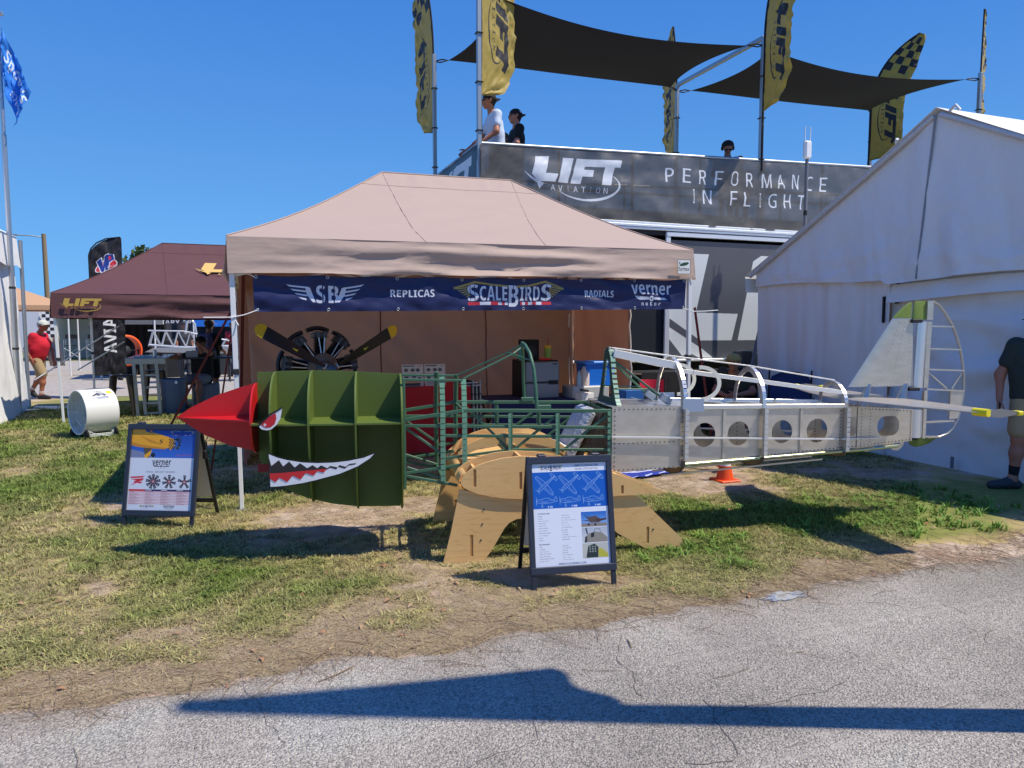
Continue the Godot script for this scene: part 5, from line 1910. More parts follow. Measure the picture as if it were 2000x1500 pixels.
func booth_things() -> void:
	table("folding_table", "folding table with navy cloth carrying the mini fridge", Vector3(2.72, 0, -7.85), 1.75, 0.75, 0.71, M.white_paint, M.navy)
	table("folding_table", "table with red cloth at the tan back wall behind the engine", Vector3(1.62, 0, -8.35), 1.0, 0.7, 0.86, M.white_paint, mat("c21a22", 0.7))
	# fridge
	var f := thing("mini_fridge", "silver two-door mini fridge on the navy table", "fridge", Vector3(3.20, 0.71, -8.0))
	var fb := mb()
	fb.box(Vector3(0.22, 0.235, -0.24), Vector3(0.45, 0.47, 0.44), Basis(), 0.008)
	obj("case", fb, mat("1a1513", 0.5), f)
	var st := mat("858991", 0.4, 0.55)
	for d in [[0.33, 0.25], [0.10, 0.19]]:
		var m := mb()
		m.box(Vector3(0.22, d[0], 0.0), Vector3(0.44, d[1], 0.045), Basis(), 0.01)
		var door := obj("door", m, st, f)
		var h := mb()
		h.box(Vector3(0.36, d[0] - d[1] / 2 + 0.012 if d[0] > 0.2 else d[0] + d[1] / 2 - 0.012, 0.025), Vector3(0.13, 0.018, 0.012), Basis(), 0.003)
		obj("handle", h, M.black, door)
	var bd := mb()
	bd.box(Vector3(0.38, 0.425, 0.0235), Vector3(0.06, 0.014, 0.003))
	obj("badge", bd, M.dark, f)
	var sp := thing("loudspeaker", "black box loudspeaker standing on the mini fridge", "loudspeaker", Vector3(3.30, 1.185, -8.15))
	var sb := mb()
	sb.box(Vector3(0, 0.125, 0), Vector3(0.21, 0.25, 0.18), Basis(), 0.01)
	obj("cabinet", sb, M.soft_black, sp)
	var sg := mb()
	sg.lathe([Vector2(0.001, 0.0), Vector2(0.055, 0.004), Vector2(0.075, 0.0)], Transform3D(Basis(Vector3.RIGHT, PI / 2), Vector3(0, 0.1, 0.0905)), 18)
	obj("cone", sg, M.dark, sp)
	var tb := thing("tumbler", "teal steel tumbler beside the black loudspeaker", "cup", Vector3(3.15, 1.185, -8.02))
	var tm := mb()
	tm.lathe([Vector2(0.03, 0), Vector2(0.036, 0.14), Vector2(0.03, 0.16), Vector2(0.001, 0.162)], Transform3D(), 16)
	obj("body", tm, mat("3d9ea0", 0.4), tb)
	var cp := thing("drink_cup", "green iced drink cup with yellow lid and red straw", "cup", Vector3(3.50, 1.185, -8.02))
	var cm := mb()
	cm.lathe([Vector2(0.032, 0), Vector2(0.044, 0.14), Vector2(0.001, 0.142)], Transform3D(), 16)
	obj("cup_body", cm, mat("8aa63a", 0.4), cp)
	var cl := mb()
	cl.lathe([Vector2(0.047, 0.141), Vector2(0.049, 0.165), Vector2(0.04, 0.18), Vector2(0.001, 0.182)], Transform3D(), 16)
	obj("lid", cl, mat("d6a92c", 0.5), cp)
	var cs := mb()
	cs.rod(Vector3(0, 0.18, 0), Vector3(0.012, 0.27, 0), 0.006)
	obj("straw", cs, mat("b93243", 0.5), cp)
	tag(obj("snack_bag", crumple(Vector3(0.16, 0.03, 0.1), 4), M.red, self, xf(Vector3(3.42, 1.20, -7.92))), "crumpled red packet lying on top of the mini fridge", "packet")
	# blue bin, jug, bottles, boxes on the right half
	var bin := thing("storage_bin", "bright blue plastic storage bin with lid behind the rollover frame", "bin", Vector3(4.17, 0.86, -8.05))
	var bm := mb()
	bm.prism(v2([-0.17, 0, 0.17, 0, 0.2, 0.27, -0.2, 0.27]), -0.14, 0.14)
	obj("tub", bm, M.blue_plastic, bin)
	var bl := mb()
	bl.box(Vector3(0, 0.285, 0), Vector3(0.45, 0.035, 0.33), Basis(), 0.012)
	obj("lid", bl, mat("2b86e8", 0.35), bin)
	var crate := thing("storage_box", "grey plastic drawer box under the blue bin", "box", Vector3(4.02, 0.60, -8.02))
	var ctm := mb()
	ctm.box(Vector3(0, 0.13, 0), Vector3(0.5, 0.26, 0.34), Basis(), 0.015)
	obj("case", ctm, mat("b9bab8", 0.5), crate)
	var cth := mb()
	cth.box(Vector3(-0.1, 0.21, 0.172), Vector3(0.12, 0.03, 0.01), Basis(Vector3.BACK, -0.2), 0.003)
	obj("handle", cth, M.dark, crate)
	var jug := thing("milk_jug", "pale plastic jug standing beside the blue bin", "jug", Vector3(3.97, 0.86, -7.95))
	var jm := mb()
	jm.lathe([Vector2(0.06, 0), Vector2(0.065, 0.02), Vector2(0.065, 0.15), Vector2(0.03, 0.21), Vector2(0.02, 0.24), Vector2(0.001, 0.242)], Transform3D(), 14)
	obj("body", jm, mat("d8c9bd", 0.4), jug)
	var bo := thing("water_bottle", "clear blue-tinted water bottle left of the pale jug", "bottle", Vector3(3.87, 0.86, -7.9))
	var wm := mb()
	wm.lathe([Vector2(0.03, 0), Vector2(0.032, 0.12), Vector2(0.012, 0.17), Vector2(0.012, 0.19), Vector2(0.001, 0.191)], Transform3D(), 12)
	obj("body", wm, mat("9fb6c4", 0.2), bo)
	var wb := thing("carton", "small white carton at the right end of the navy table", "box", Vector3(3.86, 0.71, -7.72))
	var wbm := mb()
	wbm.box(Vector3(0, 0.04, 0), Vector3(0.18, 0.085, 0.14), Basis(Vector3.UP, 0.2), 0.004)
	obj("card", wbm, mat("e2e1dd", 0.7), wb)
	for k in 2:
		var b := thing("product_box", ["blue carton with white slanted lettering beside the bin", "black carton with faint slanted lettering beside the blue one"][k], "box", Vector3(4.50 + k * 0.27, 0.55, -7.72 - k * 0.04))
		var m := mb()
		m.box(Vector3(0, 0.13, 0), Vector3(0.25, 0.26, 0.2), Basis(), 0.003)
		obj("card", m, mat(["1c5ea8", "15151c"][k], 0.6), b)
		var p := Pic.new(128, 128, Color("1f5fa6") if k == 0 else Color("14141b"))
		p.line(PackedVector2Array([Vector2(36, 40), Vector2(112, 62)]), 3, Color("c9d2dc") if k == 0 else Color("4a4a52"))
		write(p, "R40", Rect2(18, 62, 80, 48), Color("d9e0e8") if k == 0 else Color("50525a"), true, 0.25)
		var q := mb()
		q.quad(Vector3(-0.123, 0.003, 0.1025), Vector3(0.123, 0.003, 0.1025), Vector3(0.123, 0.257, 0.1025), Vector3(-0.123, 0.257, 0.1025))
		obj("printed_side", q, mat("ffffff", 0.6, 0.0, p.tex()), b)
	var sh := table("folding_table", "low grey bench carrying the cartons beside the fridge table", Vector3(3.75, 0, -7.6), 1.25, 0.75, 0.55, mat("8d949c", 0.5), null)
	# info boards, wood samples
	for k in 2:
		var b := thing("info_board", ["left white info board with engine drawings behind the red table", "right white info board with line drawings behind the red table"][k], "poster board", Vector3(1.93 + k * 0.28, 0.86, -8.55))
		var p := Pic.new(160, 200, Color("dcd8d0"))
		p.rect(6, 8, 90, 8, Color("2b2b30"))
		p.rect(120, 12, 30, 5, Color("a33"))
		for q in [[30, 50], [80, 50], [120, 50], [30, 120], [90, 110], [130, 130]]:
			p.poly(arc(Vector2(q[0], q[1]), Vector2(14, 14), 0, 360, 14), Color("70706f"))
			for i in 7:
				var a := TAU * i / 7
				p.line(PackedVector2Array([Vector2(q[0], q[1]), Vector2(q[0], q[1]) + Vector2(cos(a), sin(a)) * 19]), 4, Color("45464a"))
		p.rect(6, 82, 100, 3, Color("b33c3c"))
		for i in 8: p.rect(10, 150 + i * 5, 60 + (i * 37) % 70, 2, Color("8a8880"))
		var m := mb()
		m.box(Vector3(0, 0.135, 0), Vector3(0.265, 0.27, 0.012), Basis(Vector3.RIGHT, -0.15))
		obj("board", m, mat("d8d4cc", 0.7), b)
		var q2 := mb()
		q2.quad(Vector3(-0.13, 0.003, 0.008), Vector3(0.13, 0.003, 0.008), Vector3(0.13, 0.267, 0.008), Vector3(-0.13, 0.267, 0.008))
		var fc := obj("print", q2, mat("ffffff", 0.6, 0.0, p.tex()), b, xf(Vector3(0, 0, 0), 0, -0.15))
		fc.position = Vector3(0, 0.002, 0.022)
	var wd := thing("sample_stack", "stack of tan sample panels lying on the red table", "panels", Vector3(1.80, 0.866, -8.5), 0.1)
	for k in 3:
		var m := mb()
		m.box(Vector3(0.01 * k, 0.012 + k * 0.022, 0), Vector3(0.36 - 0.02 * k, 0.018, 0.24), Basis(Vector3.UP, 0.05 * k), 0.002)
		obj("panel", m, mat(["7b7580", "4b444e", "c7ab8c"][k], 0.6), wd)
	var rk := thing("display_rack", "dark wire display rack with chrome bars behind the green frame", "rack", Vector3(2.38, 0, -7.35))
	for k in 6:
		var m := mb()
		m.tube([Vector3(-0.06 + k * 0.03, 0.42, -0.03 * k), Vector3(-0.07 + k * 0.03, 0.7, -0.03 * k), Vector3(-0.075 + k * 0.03, 0.98 + 0.02 * sin(k * 1.5), -0.03 * k)], 0.008, 6)
		obj("upright", m, M.black if k % 2 == 0 else M.steel, rk)
	for y in [0.62, 0.74, 0.86]:
		var m := mb()
		m.rod(Vector3(-0.09, y, 0.02), Vector3(0.1, y - 0.02, -0.17), 0.007, 6)
		obj("crossbar", m, M.dark, rk)
	for y in [0.98, 0.95]:
		var m := mb()
		m.rod(Vector3(-0.2, y, -0.02), Vector3(0.02 + (0.98 - y), y, -0.05), 0.008, 6)
		obj("chrome_bar", m, M.steel, rk)
	var rb := mb()
	for s in [-1.0, 1.0]: rb.bar(Vector3(0.02 + 0.16 * s, 0.01, 0.1), Vector3(0.02, 0.45, -0.06), 0.02, 0.02)
	obj("rack_base", rb, M.black, rk)
	folding_chair(Vector3(2.75, 0, -8.75), 0.2, "dark brown folding chair against the tan back wall", mat("2b1d1b", 0.6))
	# blue cloth lying on the grass
	var bc := mb()
	var cn := noise(2.5, 81, 3)
	var pic := Pic.new(512, 192, Color("22389c"))
	write(pic, "SCALEBIRDS", Rect2(150, 60, 230, 44), Color("c5cbe4"))
	pic.line(PackedVector2Array([Vector2(40, 40), Vector2(140, 25), Vector2(380, 30), Vector2(480, 50)]), 10, Color("c5cbe4"))
	pic.line(PackedVector2Array([Vector2(60, 150), Vector2(200, 130), Vector2(420, 140)]), 10, Color("c5cbe4"))
	for i in 6: pic.line(PackedVector2Array([Vector2(10 + i * 90, 186), Vector2(60 + i * 90, 180)]), 6, Color("c5cbe4"))
	bc.sheet(40, 16, func(u: float, v: float):
		return Vector3(lerpf(0.0, 1.05, u) - v * 0.06, 0.022 + cn.get_noise_2d(u * 1.5, v * 1.2) * 0.02 + 0.015 * sin(v * PI), lerpf(0.0, -0.6, v)))
	tag(obj("ground_cloth", bc, mat("ffffff", 0.75, 0.0, pic.tex()), self, xf(Vector3(3.35, 0.012, -6.28), 0.15)), "blue printed cloth lying on the grass under the metal fuselage", "cloth")
	# red camp chair and dark equipment behind the tail
	var rc := thing("camp_chair", "bright red folding camp chair by the right tent pole", "chair", Vector3(5.05, 0, -8.1), -0.5)
	var rm := mb()
	rm.sheet(8, 6, func(u: float, v: float): return Vector3(lerpf(-0.16, 0.16, u), lerpf(0.55, 0.88, v), -0.18 - 0.05 * v - 0.04 * sin(u * PI)))
	rm.sheet(8, 5, func(u: float, v: float): return Vector3(lerpf(-0.16, 0.16, u), 0.42 - 0.03 * sin(u * PI), lerpf(0.16, -0.18, v)))
	obj("seat", rm, mat("d11f3f", 0.75), rc)
	var rf := mb()
	for s in [-1.0, 1.0]:
		rf.rod(Vector3(0.18 * s, 0, 0.18), Vector3(0.18 * s, 0.43, -0.18), 0.01)
		rf.rod(Vector3(0.18 * s, 0, -0.2), Vector3(0.18 * s, 0.43, 0.16), 0.01)
		rf.rod(Vector3(0.18 * s, 0.4, -0.18), Vector3(0.18 * s, 0.9, -0.25), 0.01)
	obj("frame", rf, M.dark, rc)
	var dc := thing("camp_chair", "empty dark blue camp chair beside the white tent", "chair", Vector3(6.78, 0, -7.5), -0.75)
	var dm := mb()
	dm.sheet(14, 10, func(u: float, v: float):
		var w := 0.27 * (1.0 if v < 0.75 else sqrt(maxf(0.05, 1.0 - pow((v - 0.75) / 0.27, 2.0))))
		return Vector3((u - 0.5) * 2.0 * w, lerpf(0.42, 0.98, v), -0.2 - 0.1 * v - 0.05 * sin(u * PI)))
	dm.sheet(8, 5, func(u: float, v: float): return Vector3(lerpf(-0.26, 0.26, u), 0.43 - 0.04 * sin(u * PI), lerpf(0.25, -0.2, v)))
	obj("seat", dm, mat("1c2f5e", 0.8), dc)
	var df := mb()
	for s in [-1.0, 1.0]:
		df.rod(Vector3(0.28 * s, 0, 0.25), Vector3(0.28 * s, 0.45, -0.22), 0.012)
		df.rod(Vector3(0.28 * s, 0, -0.28), Vector3(0.28 * s, 0.62, 0.22), 0.012)
		df.rod(Vector3(0.27 * s, 0.4, -0.2), Vector3(0.27 * s, 1.0, -0.3), 0.012)
		df.bar(Vector3(0.29 * s, 0.62, 0.25), Vector3(0.29 * s, 0.62, -0.26), 0.05, 0.02)
	obj("frame", df, M.soft_black, dc)
	# tie-down straps of the beige canopy
	var straps := [
		["taut maroon strap running left from the beige canopy corner", Vector3(-0.06, 1.78, -6.62), Vector3(-1.02, 0.0, -7.8), 0.02],
		["second maroon strap looped beside the left tent pole", Vector3(-0.05, 1.8, -6.64), Vector3(-0.36, 0.0, -7.5), 0.016],
		["dark maroon strap right of the left tent pole", Vector3(0.02, 2.1, -6.9), Vector3(-0.05, 0.55, -8.2), 0.03],
		["dark maroon strap slanting down from the right tent pole", Vector3(4.63, 1.8, -6.6), Vector3(5.45, 0.0, -7.3), 0.03]]
	for s in straps:
		var m := mb()
		m.bar(s[1], s[2], s[3], 0.006, Vector3.BACK)
		tag(obj("tie_down_strap", m, M.maroon), s[0], "strap", "tie-down straps of the beige canopy")

func crumple(size: Vector3, sd: int) -> MB:
	var m := mb()
	var n := noise(4.0, sd, 3)
	var g := []
	for j in 9:
		for i in 17:
			var a := TAU * i / 16
			var b := -PI / 2 + PI * j / 8
			var d := Vector3(cos(a) * cos(b), sin(b), -sin(a) * cos(b))
			d *= 1.0 + 0.35 * n.get_noise_3d(d.x, d.y, d.z)
			g.append(d * size * 0.5)
	m.strip(g, 17, 9, Vector2(0, 0), Vector2(1, 1), true)
	return m

func folding_chair(at: Vector3, turn: float, label: String, mt: Material) -> Node3D:
	var o := thing("folding_chair", label, "chair", at, turn)
	var b := mb()
	b.prism(PackedVector2Array(Array(arc(Vector2(0, 0.70), Vector2(0.23, 0.2), 0, 180, 16)) + Array(v2([-0.23, 0.58, 0.23, 0.58]))), -0.2, -0.18)
	obj("backrest", b, mt, o)
	var s := mb()
	s.box(Vector3(0, 0.45, 0.0), Vector3(0.42, 0.025, 0.4), Basis(), 0.01)
	obj("seat", s, mt, o)
	for x in [-0.21, 0.21]:
		var l := mb()
		l.rod(Vector3(x, 0, 0.22), Vector3(x, 0.85, -0.22), 0.012)
		l.rod(Vector3(x, 0, -0.24), Vector3(x, 0.45, 0.16), 0.012)
		obj("leg", l, M.dark, o)
	return o

# ---------------------------------------------------------------- bar under the brown canopy
func bar_things() -> void:
	var wood := mat("ffffff", 0.7, 0.0, wood_tex("8d8a7f", "b9b6a8", "cbc8bb", 8))
	wood.uv1_triplanar = true
	wood.uv1_scale = Vector3(2.5, 0.8, 2.5)
	var o := thing("bar_table", "high bar table with weathered wood legs and printed glossy top", "table", Vector3(-1.92, 0, -14.05), 0.0)
	var e := mb()
	e.box(Vector3(0.29, 0.985, -0.02), Vector3(0.64, 0.10, 0.05), Basis(), 0.005)
	e.box(Vector3(0.29, 0.985, -1.68), Vector3(0.64, 0.10, 0.05), Basis(), 0.005)
	obj("apron", e, wood, o)
	var tp := mb()
	tp.box(Vector3(0.29, 1.035, -0.85), Vector3(0.64, 0.025, 1.7), Basis(), 0.004)
	obj("tabletop", tp, mat("5d7ea6", 0.15), o)
	for x in [0.1, 0.22, 0.46]:
		var l := mb()
		l.bar(Vector3(x + 0.04, 0, -0.02), Vector3(x, 0.94, -0.02), 0.075 if x < 0.4 else 0.06, 0.05)
		obj("leg", l, wood, o)
	for y in [0.06, 0.24, 0.52, 0.74]:
		var r := mb()
		r.box(Vector3(0.37, y, -0.02), Vector3(0.2, 0.035, 0.03))
		obj("rung", r, wood, o)
	for z in [-1.6]:
		for x in [0.1, 0.46]:
			var l := mb()
			l.bar(Vector3(x, 0, z), Vector3(x, 0.94, z), 0.06, 0.05)
			obj("leg", l, wood, o)
	var can := mb()
	can.lathe([Vector2(0.03, 0), Vector2(0.033, 0.01), Vector2(0.033, 0.12), Vector2(0.025, 0.13), Vector2(0.001, 0.13)], Transform3D(), 14)
	tag(obj("drink_can", can, mat("b9bec4", 0.3, 0.7), self, xf(Vector3(-1.5, 1.048, -14.3))), "silver drink can on the near end of the bar table", "can")
	var pa := mb()
	pa.box(Vector3.ZERO, Vector3(0.3, 0.01, 0.4))
	tag(obj("paper_stack", pa, mat("9db8d8", 0.4), self, xf(Vector3(-1.72, 1.055, -14.55), 0.1)), "pale blue leaflets lying on the bar table", "leaflets")
	var t2 := table("bar_table", "long dark bar table behind the man in the green shirt", Vector3(-1.2, 0, -15.2), 2.2, 0.6, 1.0, mat("3a3f46", 0.4), null)
	for q in [[-0.95, "white carton with dark print on the long bar table"], [-0.62, "second white carton beside the printed one"], [0.55, "pale carton at the right end of the long bar table"]]:
		var m := mb()
		m.box(Vector3(0, 0.06, 0), Vector3(0.22, 0.12, 0.15), Basis(), 0.004)
		m.box(Vector3(0.03, 0.07, 0.0765), Vector3(0.09, 0.06, 0.002))
		tag(obj("carton", m, mat("a9adb2", 0.6), self, xf(Vector3(q[0], 1.0, -15.35))), q[1], "box")
	# stools
	var metal := mat("4a4238", 0.45, 0.7)
	var places := [[-2.0, -13.95, "rusty metal bar stool at the left of the bar table"], [-1.62, -15.3, "second metal bar stool in the shade behind the bar table"]]
	for k in 2:
		var s := thing("bar_stool", places[k][2], "stool", Vector3(places[k][0], 0, places[k][1]), 0.2 * k, "metal bar stools")
		var t := mb()
		t.box(Vector3(0, 0.75, 0), Vector3(0.31, 0.025, 0.31), Basis(), 0.012)
		obj("seat", t, metal, s)
		for a in 4:
			var d := Vector3([-1, 1, 1, -1][a], 0, [1, 1, -1, -1][a])
			var l := mb()
			l.tube([d * 0.125 + Vector3(0, 0.74, 0), d * 0.16 + Vector3(0, 0.35, 0), d * 0.185], [0.045, 0.03, 0.018], 6)
			obj("leg", l, metal, s)
		var r := mb()
		for a in 4:
			var d := Vector3([-1, 1, 1, -1][a], 0, [1, 1, -1, -1][a]) * 0.168
			var d2 := Vector3([-1, 1, 1, -1][(a + 1) % 4], 0, [1, 1, -1, -1][(a + 1) % 4]) * 0.168
			r.bar(d + Vector3(0, 0.28, 0), d2 + Vector3(0, 0.28, 0), 0.012, 0.02)
		obj("foot_ring", r, metal, s)
	# bin, bench, white stand
	var b := thing("trash_bin", "round grey-blue plastic trash bin beside the bar table", "bin", Vector3(-1.22, 0, -14.25))
	var m := mb()
	m.lathe([Vector2(0.001, 0.0), Vector2(0.18, 0.0), Vector2(0.215, 0.58), Vector2(0.225, 0.6), Vector2(0.225, 0.65), Vector2(0.205, 0.66), Vector2(0.2, 0.6), Vector2(0.17, 0.05)], Transform3D(), 28)
	obj("tub", m, mat("50617c", 0.6), b)
	var lb := mb()
	lb.box(Vector3(0.07, 0.60, 0.218), Vector3(0.04, 0.05, 0.004))
	obj("label_tag", lb, M.white_paint, b)
	var bench := thing("cooler_box", "pale ribbed bench box the seated man sits on", "cooler", Vector3(-0.72, 0, -15.35))
	var bm := mb()
	bm.box(Vector3(0, 0.24, 0), Vector3(0.5, 0.46, 0.4), Basis(), 0.03)
	for k in 6: bm.box(Vector3(-0.2 + k * 0.08, 0.24, 0.203), Vector3(0.03, 0.36, 0.012), Basis(), 0.004)
	obj("case", bm, mat("8e9298", 0.6), bench)
	# tall black feather banner
	var fb := thing("feather_banner", "tall black feather banner with white upright lettering beside the brown canopy", "banner", Vector3(-3.1, 0, -17.9), deg_to_rad(8.0))
	var pic := Pic.new(192, 1024, Color("1b1a24"))
	pic.poly(arc(Vector2(98, 188), Vector2(66, 42), 0, 360, 30), Color("e4e6ea"))
	pic.poly(arc(Vector2(98, 190), Vector2(60, 36), 0, 360, 30), Color("cf2338"))
	for d in [[5, Color("e8eaf0")], [0, Color("22409a")]]:
		var g: float = d[0]
		pic.poly(PackedVector2Array([Vector2(44 - g, 128 - g), Vector2(70 + g, 122 - g), Vector2(80, 190), Vector2(92 - g, 118 - g), Vector2(112 + g, 112 - g), Vector2(84 + g, 230 + g), Vector2(70 - g, 230 + g)]), d[1])
		pic.poly(PackedVector2Array([Vector2(98 - g, 112 - g), Vector2(140 + g, 122), Vector2(146 + g, 160), Vector2(116 + g, 176 + g), Vector2(108 + g, 226 + g), Vector2(90 - g, 228 + g)]), d[1])
	pic.poly(PackedVector2Array([Vector2(112, 128), Vector2(128, 134), Vector2(130, 152), Vector2(114, 160)]), Color("cf2338"))
	write(pic, "Racing", Rect2(98, 196, 58, 24), Color("eef0f2"), false, 0.2)
	write(pic, "AVIATION", Rect2(64, 300, 74, 560), Color("eceef2"), true, 0.0, 1)
	var fm := mb()
	var bn := noise(2.0, 19, 3)
	fm.sheet(14, 50, func(u: float, v: float):
		var top := 1.0 - pow(1.0 - u, 2.4) * 0.12
		var y := lerpf(0.52 + 0.03 * u, 0.52 + 3.05 * top, v)
		return Vector3(lerpf(0.0, 0.64, u), y, bn.get_noise_2d(u * 3.0, y * 1.5) * 0.05))
	obj("cloth", fm, mat("ffffff", 0.6, 0.0, pic.tex()), fb)
	var pol := []
	for i in 10: pol.append(Vector3(0.0, lerpf(0.0, 3.15, i / 9.0), 0))
	pol.append_array([Vector3(0.05, 3.3, 0), Vector3(0.16, 3.43, 0), Vector3(0.34, 3.53, 0), Vector3(0.62, 3.58, 0)])
	var pm := mb()
	pm.tube(pol, 0.014, 6)
	obj("pole", pm, M.soft_black, fb)
	var bs := mb()
	for s in [-1.0, 1.0]: bs.bar(Vector3(-0.25, 0.02, 0.25 * s), Vector3(0.25, 0.02, -0.25 * s), 0.03, 0.02)
	obj("cross_base", bs, M.black, fb)

# ---------------------------------------------------------------- pavement signs
func plane_drawing(p: Pic, c: Vector2, s: float, ang: float, col: Color) -> void:
	var r := func(a: Array):
		var q := v2(a)
		for i in q.size(): q[i] = c + q[i].rotated(ang) * s
		return q
	p.line(r.call([-1.0, 0, -0.85, 0.12, -0.3, 0.14, 0.6, 0.07, 1.0, 0.02, 1.0, -0.02, 0.6, -0.07, -0.3, -0.14, -0.85, -0.12, -1.0, 0]), 2, col)
	for k in [1.0, -1.0]:
		p.line(r.call([-0.45, 0.14 * k, -0.38, 1.0 * k, -0.28, 1.1 * k, -0.12, 1.0 * k, 0.0, 0.13 * k]), 2, col)
		p.line(r.call([-0.3, 0.2 * k, -0.25, 1.05 * k]), 1.5, col)
		p.line(r.call([0.75, 0.05 * k, 0.8, 0.38 * k, 0.95, 0.38 * k, 1.0, 0.03 * k]), 2, col)
	p.line(r.call([-1.05, -0.25, -1.0, 0, -1.05, 0.25]), 2, col)
	p.line(r.call([-0.9, 0, 1.0, 0]), 1.5, col)

func side_drawing(p: Pic, c: Vector2, s: float, col: Color) -> void:
	var r := func(a: Array):
		var q := v2(a)
		for i in q.size(): q[i] = c + q[i] * s
		return q
	p.line(r.call([-1, 0, -0.9, -0.16, -0.4, -0.2, -0.2, -0.32, 0.2, -0.3, 0.5, -0.12, 0.8, -0.08, 0.85, -0.4, 1.02, -0.38, 1.05, 0.05, 0.4, 0.18, -0.5, 0.24, -0.9, 0.16, -1, 0]), 2, col)
	p.line(r.call([-0.6, 0.05, 0.1, 0.12]), 2, col)
	p.line(r.call([-0.9, -0.02, 0.9, -0.02]), 1.5, col)
	p.line(r.call([-0.45, 0.2, -0.45, 0.45]), 2, col)
	p.line(arc(c + Vector2(-0.45, 0.52) * s, Vector2(0.09, 0.09) * s, 0, 360, 10), 2, col)
	p.line(r.call([-1.02, -0.4, -1.02, 0.4]), 2, col)

func maker_logo(p: Pic, r: Rect2, ink: Color, gold: Color) -> void:
	for side in [0, 1]:
		var fx := func(x: float): return r.position.x + r.size.x * (x if side == 0 else 1.0 - x)
		p.line(PackedVector2Array([Vector2(fx.call(0.0), r.position.y + r.size.y * 0.2), Vector2(fx.call(0.2), r.position.y), Vector2(fx.call(0.45), r.position.y + r.size.y * 0.2)]), 3, gold)
		for k in 3: p.line(PackedVector2Array([Vector2(fx.call(0.02 + k * 0.03), r.position.y + r.size.y * (0.3 + k * 0.15)), Vector2(fx.call(0.14), r.position.y + r.size.y * (0.2 + k * 0.15))]), 3, gold)
	write(p, "SCALE", Rect2(r.position + r.size * Vector2(0.1, 0.15), r.size * Vector2(0.36, 0.55)), ink)
	write(p, "B", Rect2(r.position + r.size * Vector2(0.47, 0.1), r.size * Vector2(0.09, 0.85)), ink)
	write(p, "IRDS", Rect2(r.position + r.size * Vector2(0.58, 0.15), r.size * Vector2(0.32, 0.55)), ink)
	for k in 8:
		if k != 3 and k != 4: p.rect(r.position.x + r.size.x * (0.1 + k * 0.1), r.position.y + r.size.y * 0.78, r.size.x * 0.07, maxf(2.0, r.size.y * 0.08), Color("c8283a") if k % 2 == 0 else Color("e8d8da"))

func engine_drawing(p: Pic, c: Vector2, r: float, n: int) -> void:
	for k in n:
		var a := TAU * k / n - PI / 2
		var d := Vector2(cos(a), sin(a))
		var s := Vector2(-d.y, d.x)
		p.poly(PackedVector2Array([c + d * r * 0.3 + s * r * 0.1, c + d * r * 0.6 + s * r * 0.17, c + d * r + s * r * 0.22, c + d * r - s * r * 0.22, c + d * r * 0.6 - s * r * 0.17, c + d * r * 0.3 - s * r * 0.1]), Color("3b3640"))
		p.poly(PackedVector2Array([c + d * r * 0.7 + s * r * 0.12, c + d * r * 0.85 + s * r * 0.14, c + d * r * 0.85 - s * r * 0.14, c + d * r * 0.7 - s * r * 0.12]), Color("8d8a93"))
	p.poly(arc(c, Vector2(r * 0.36, r * 0.36), 0, 360, 20), Color("7b4a55"))
	p.poly(arc(c, Vector2(r * 0.17, r * 0.17), 0, 360, 14), Color("c59a9d"))

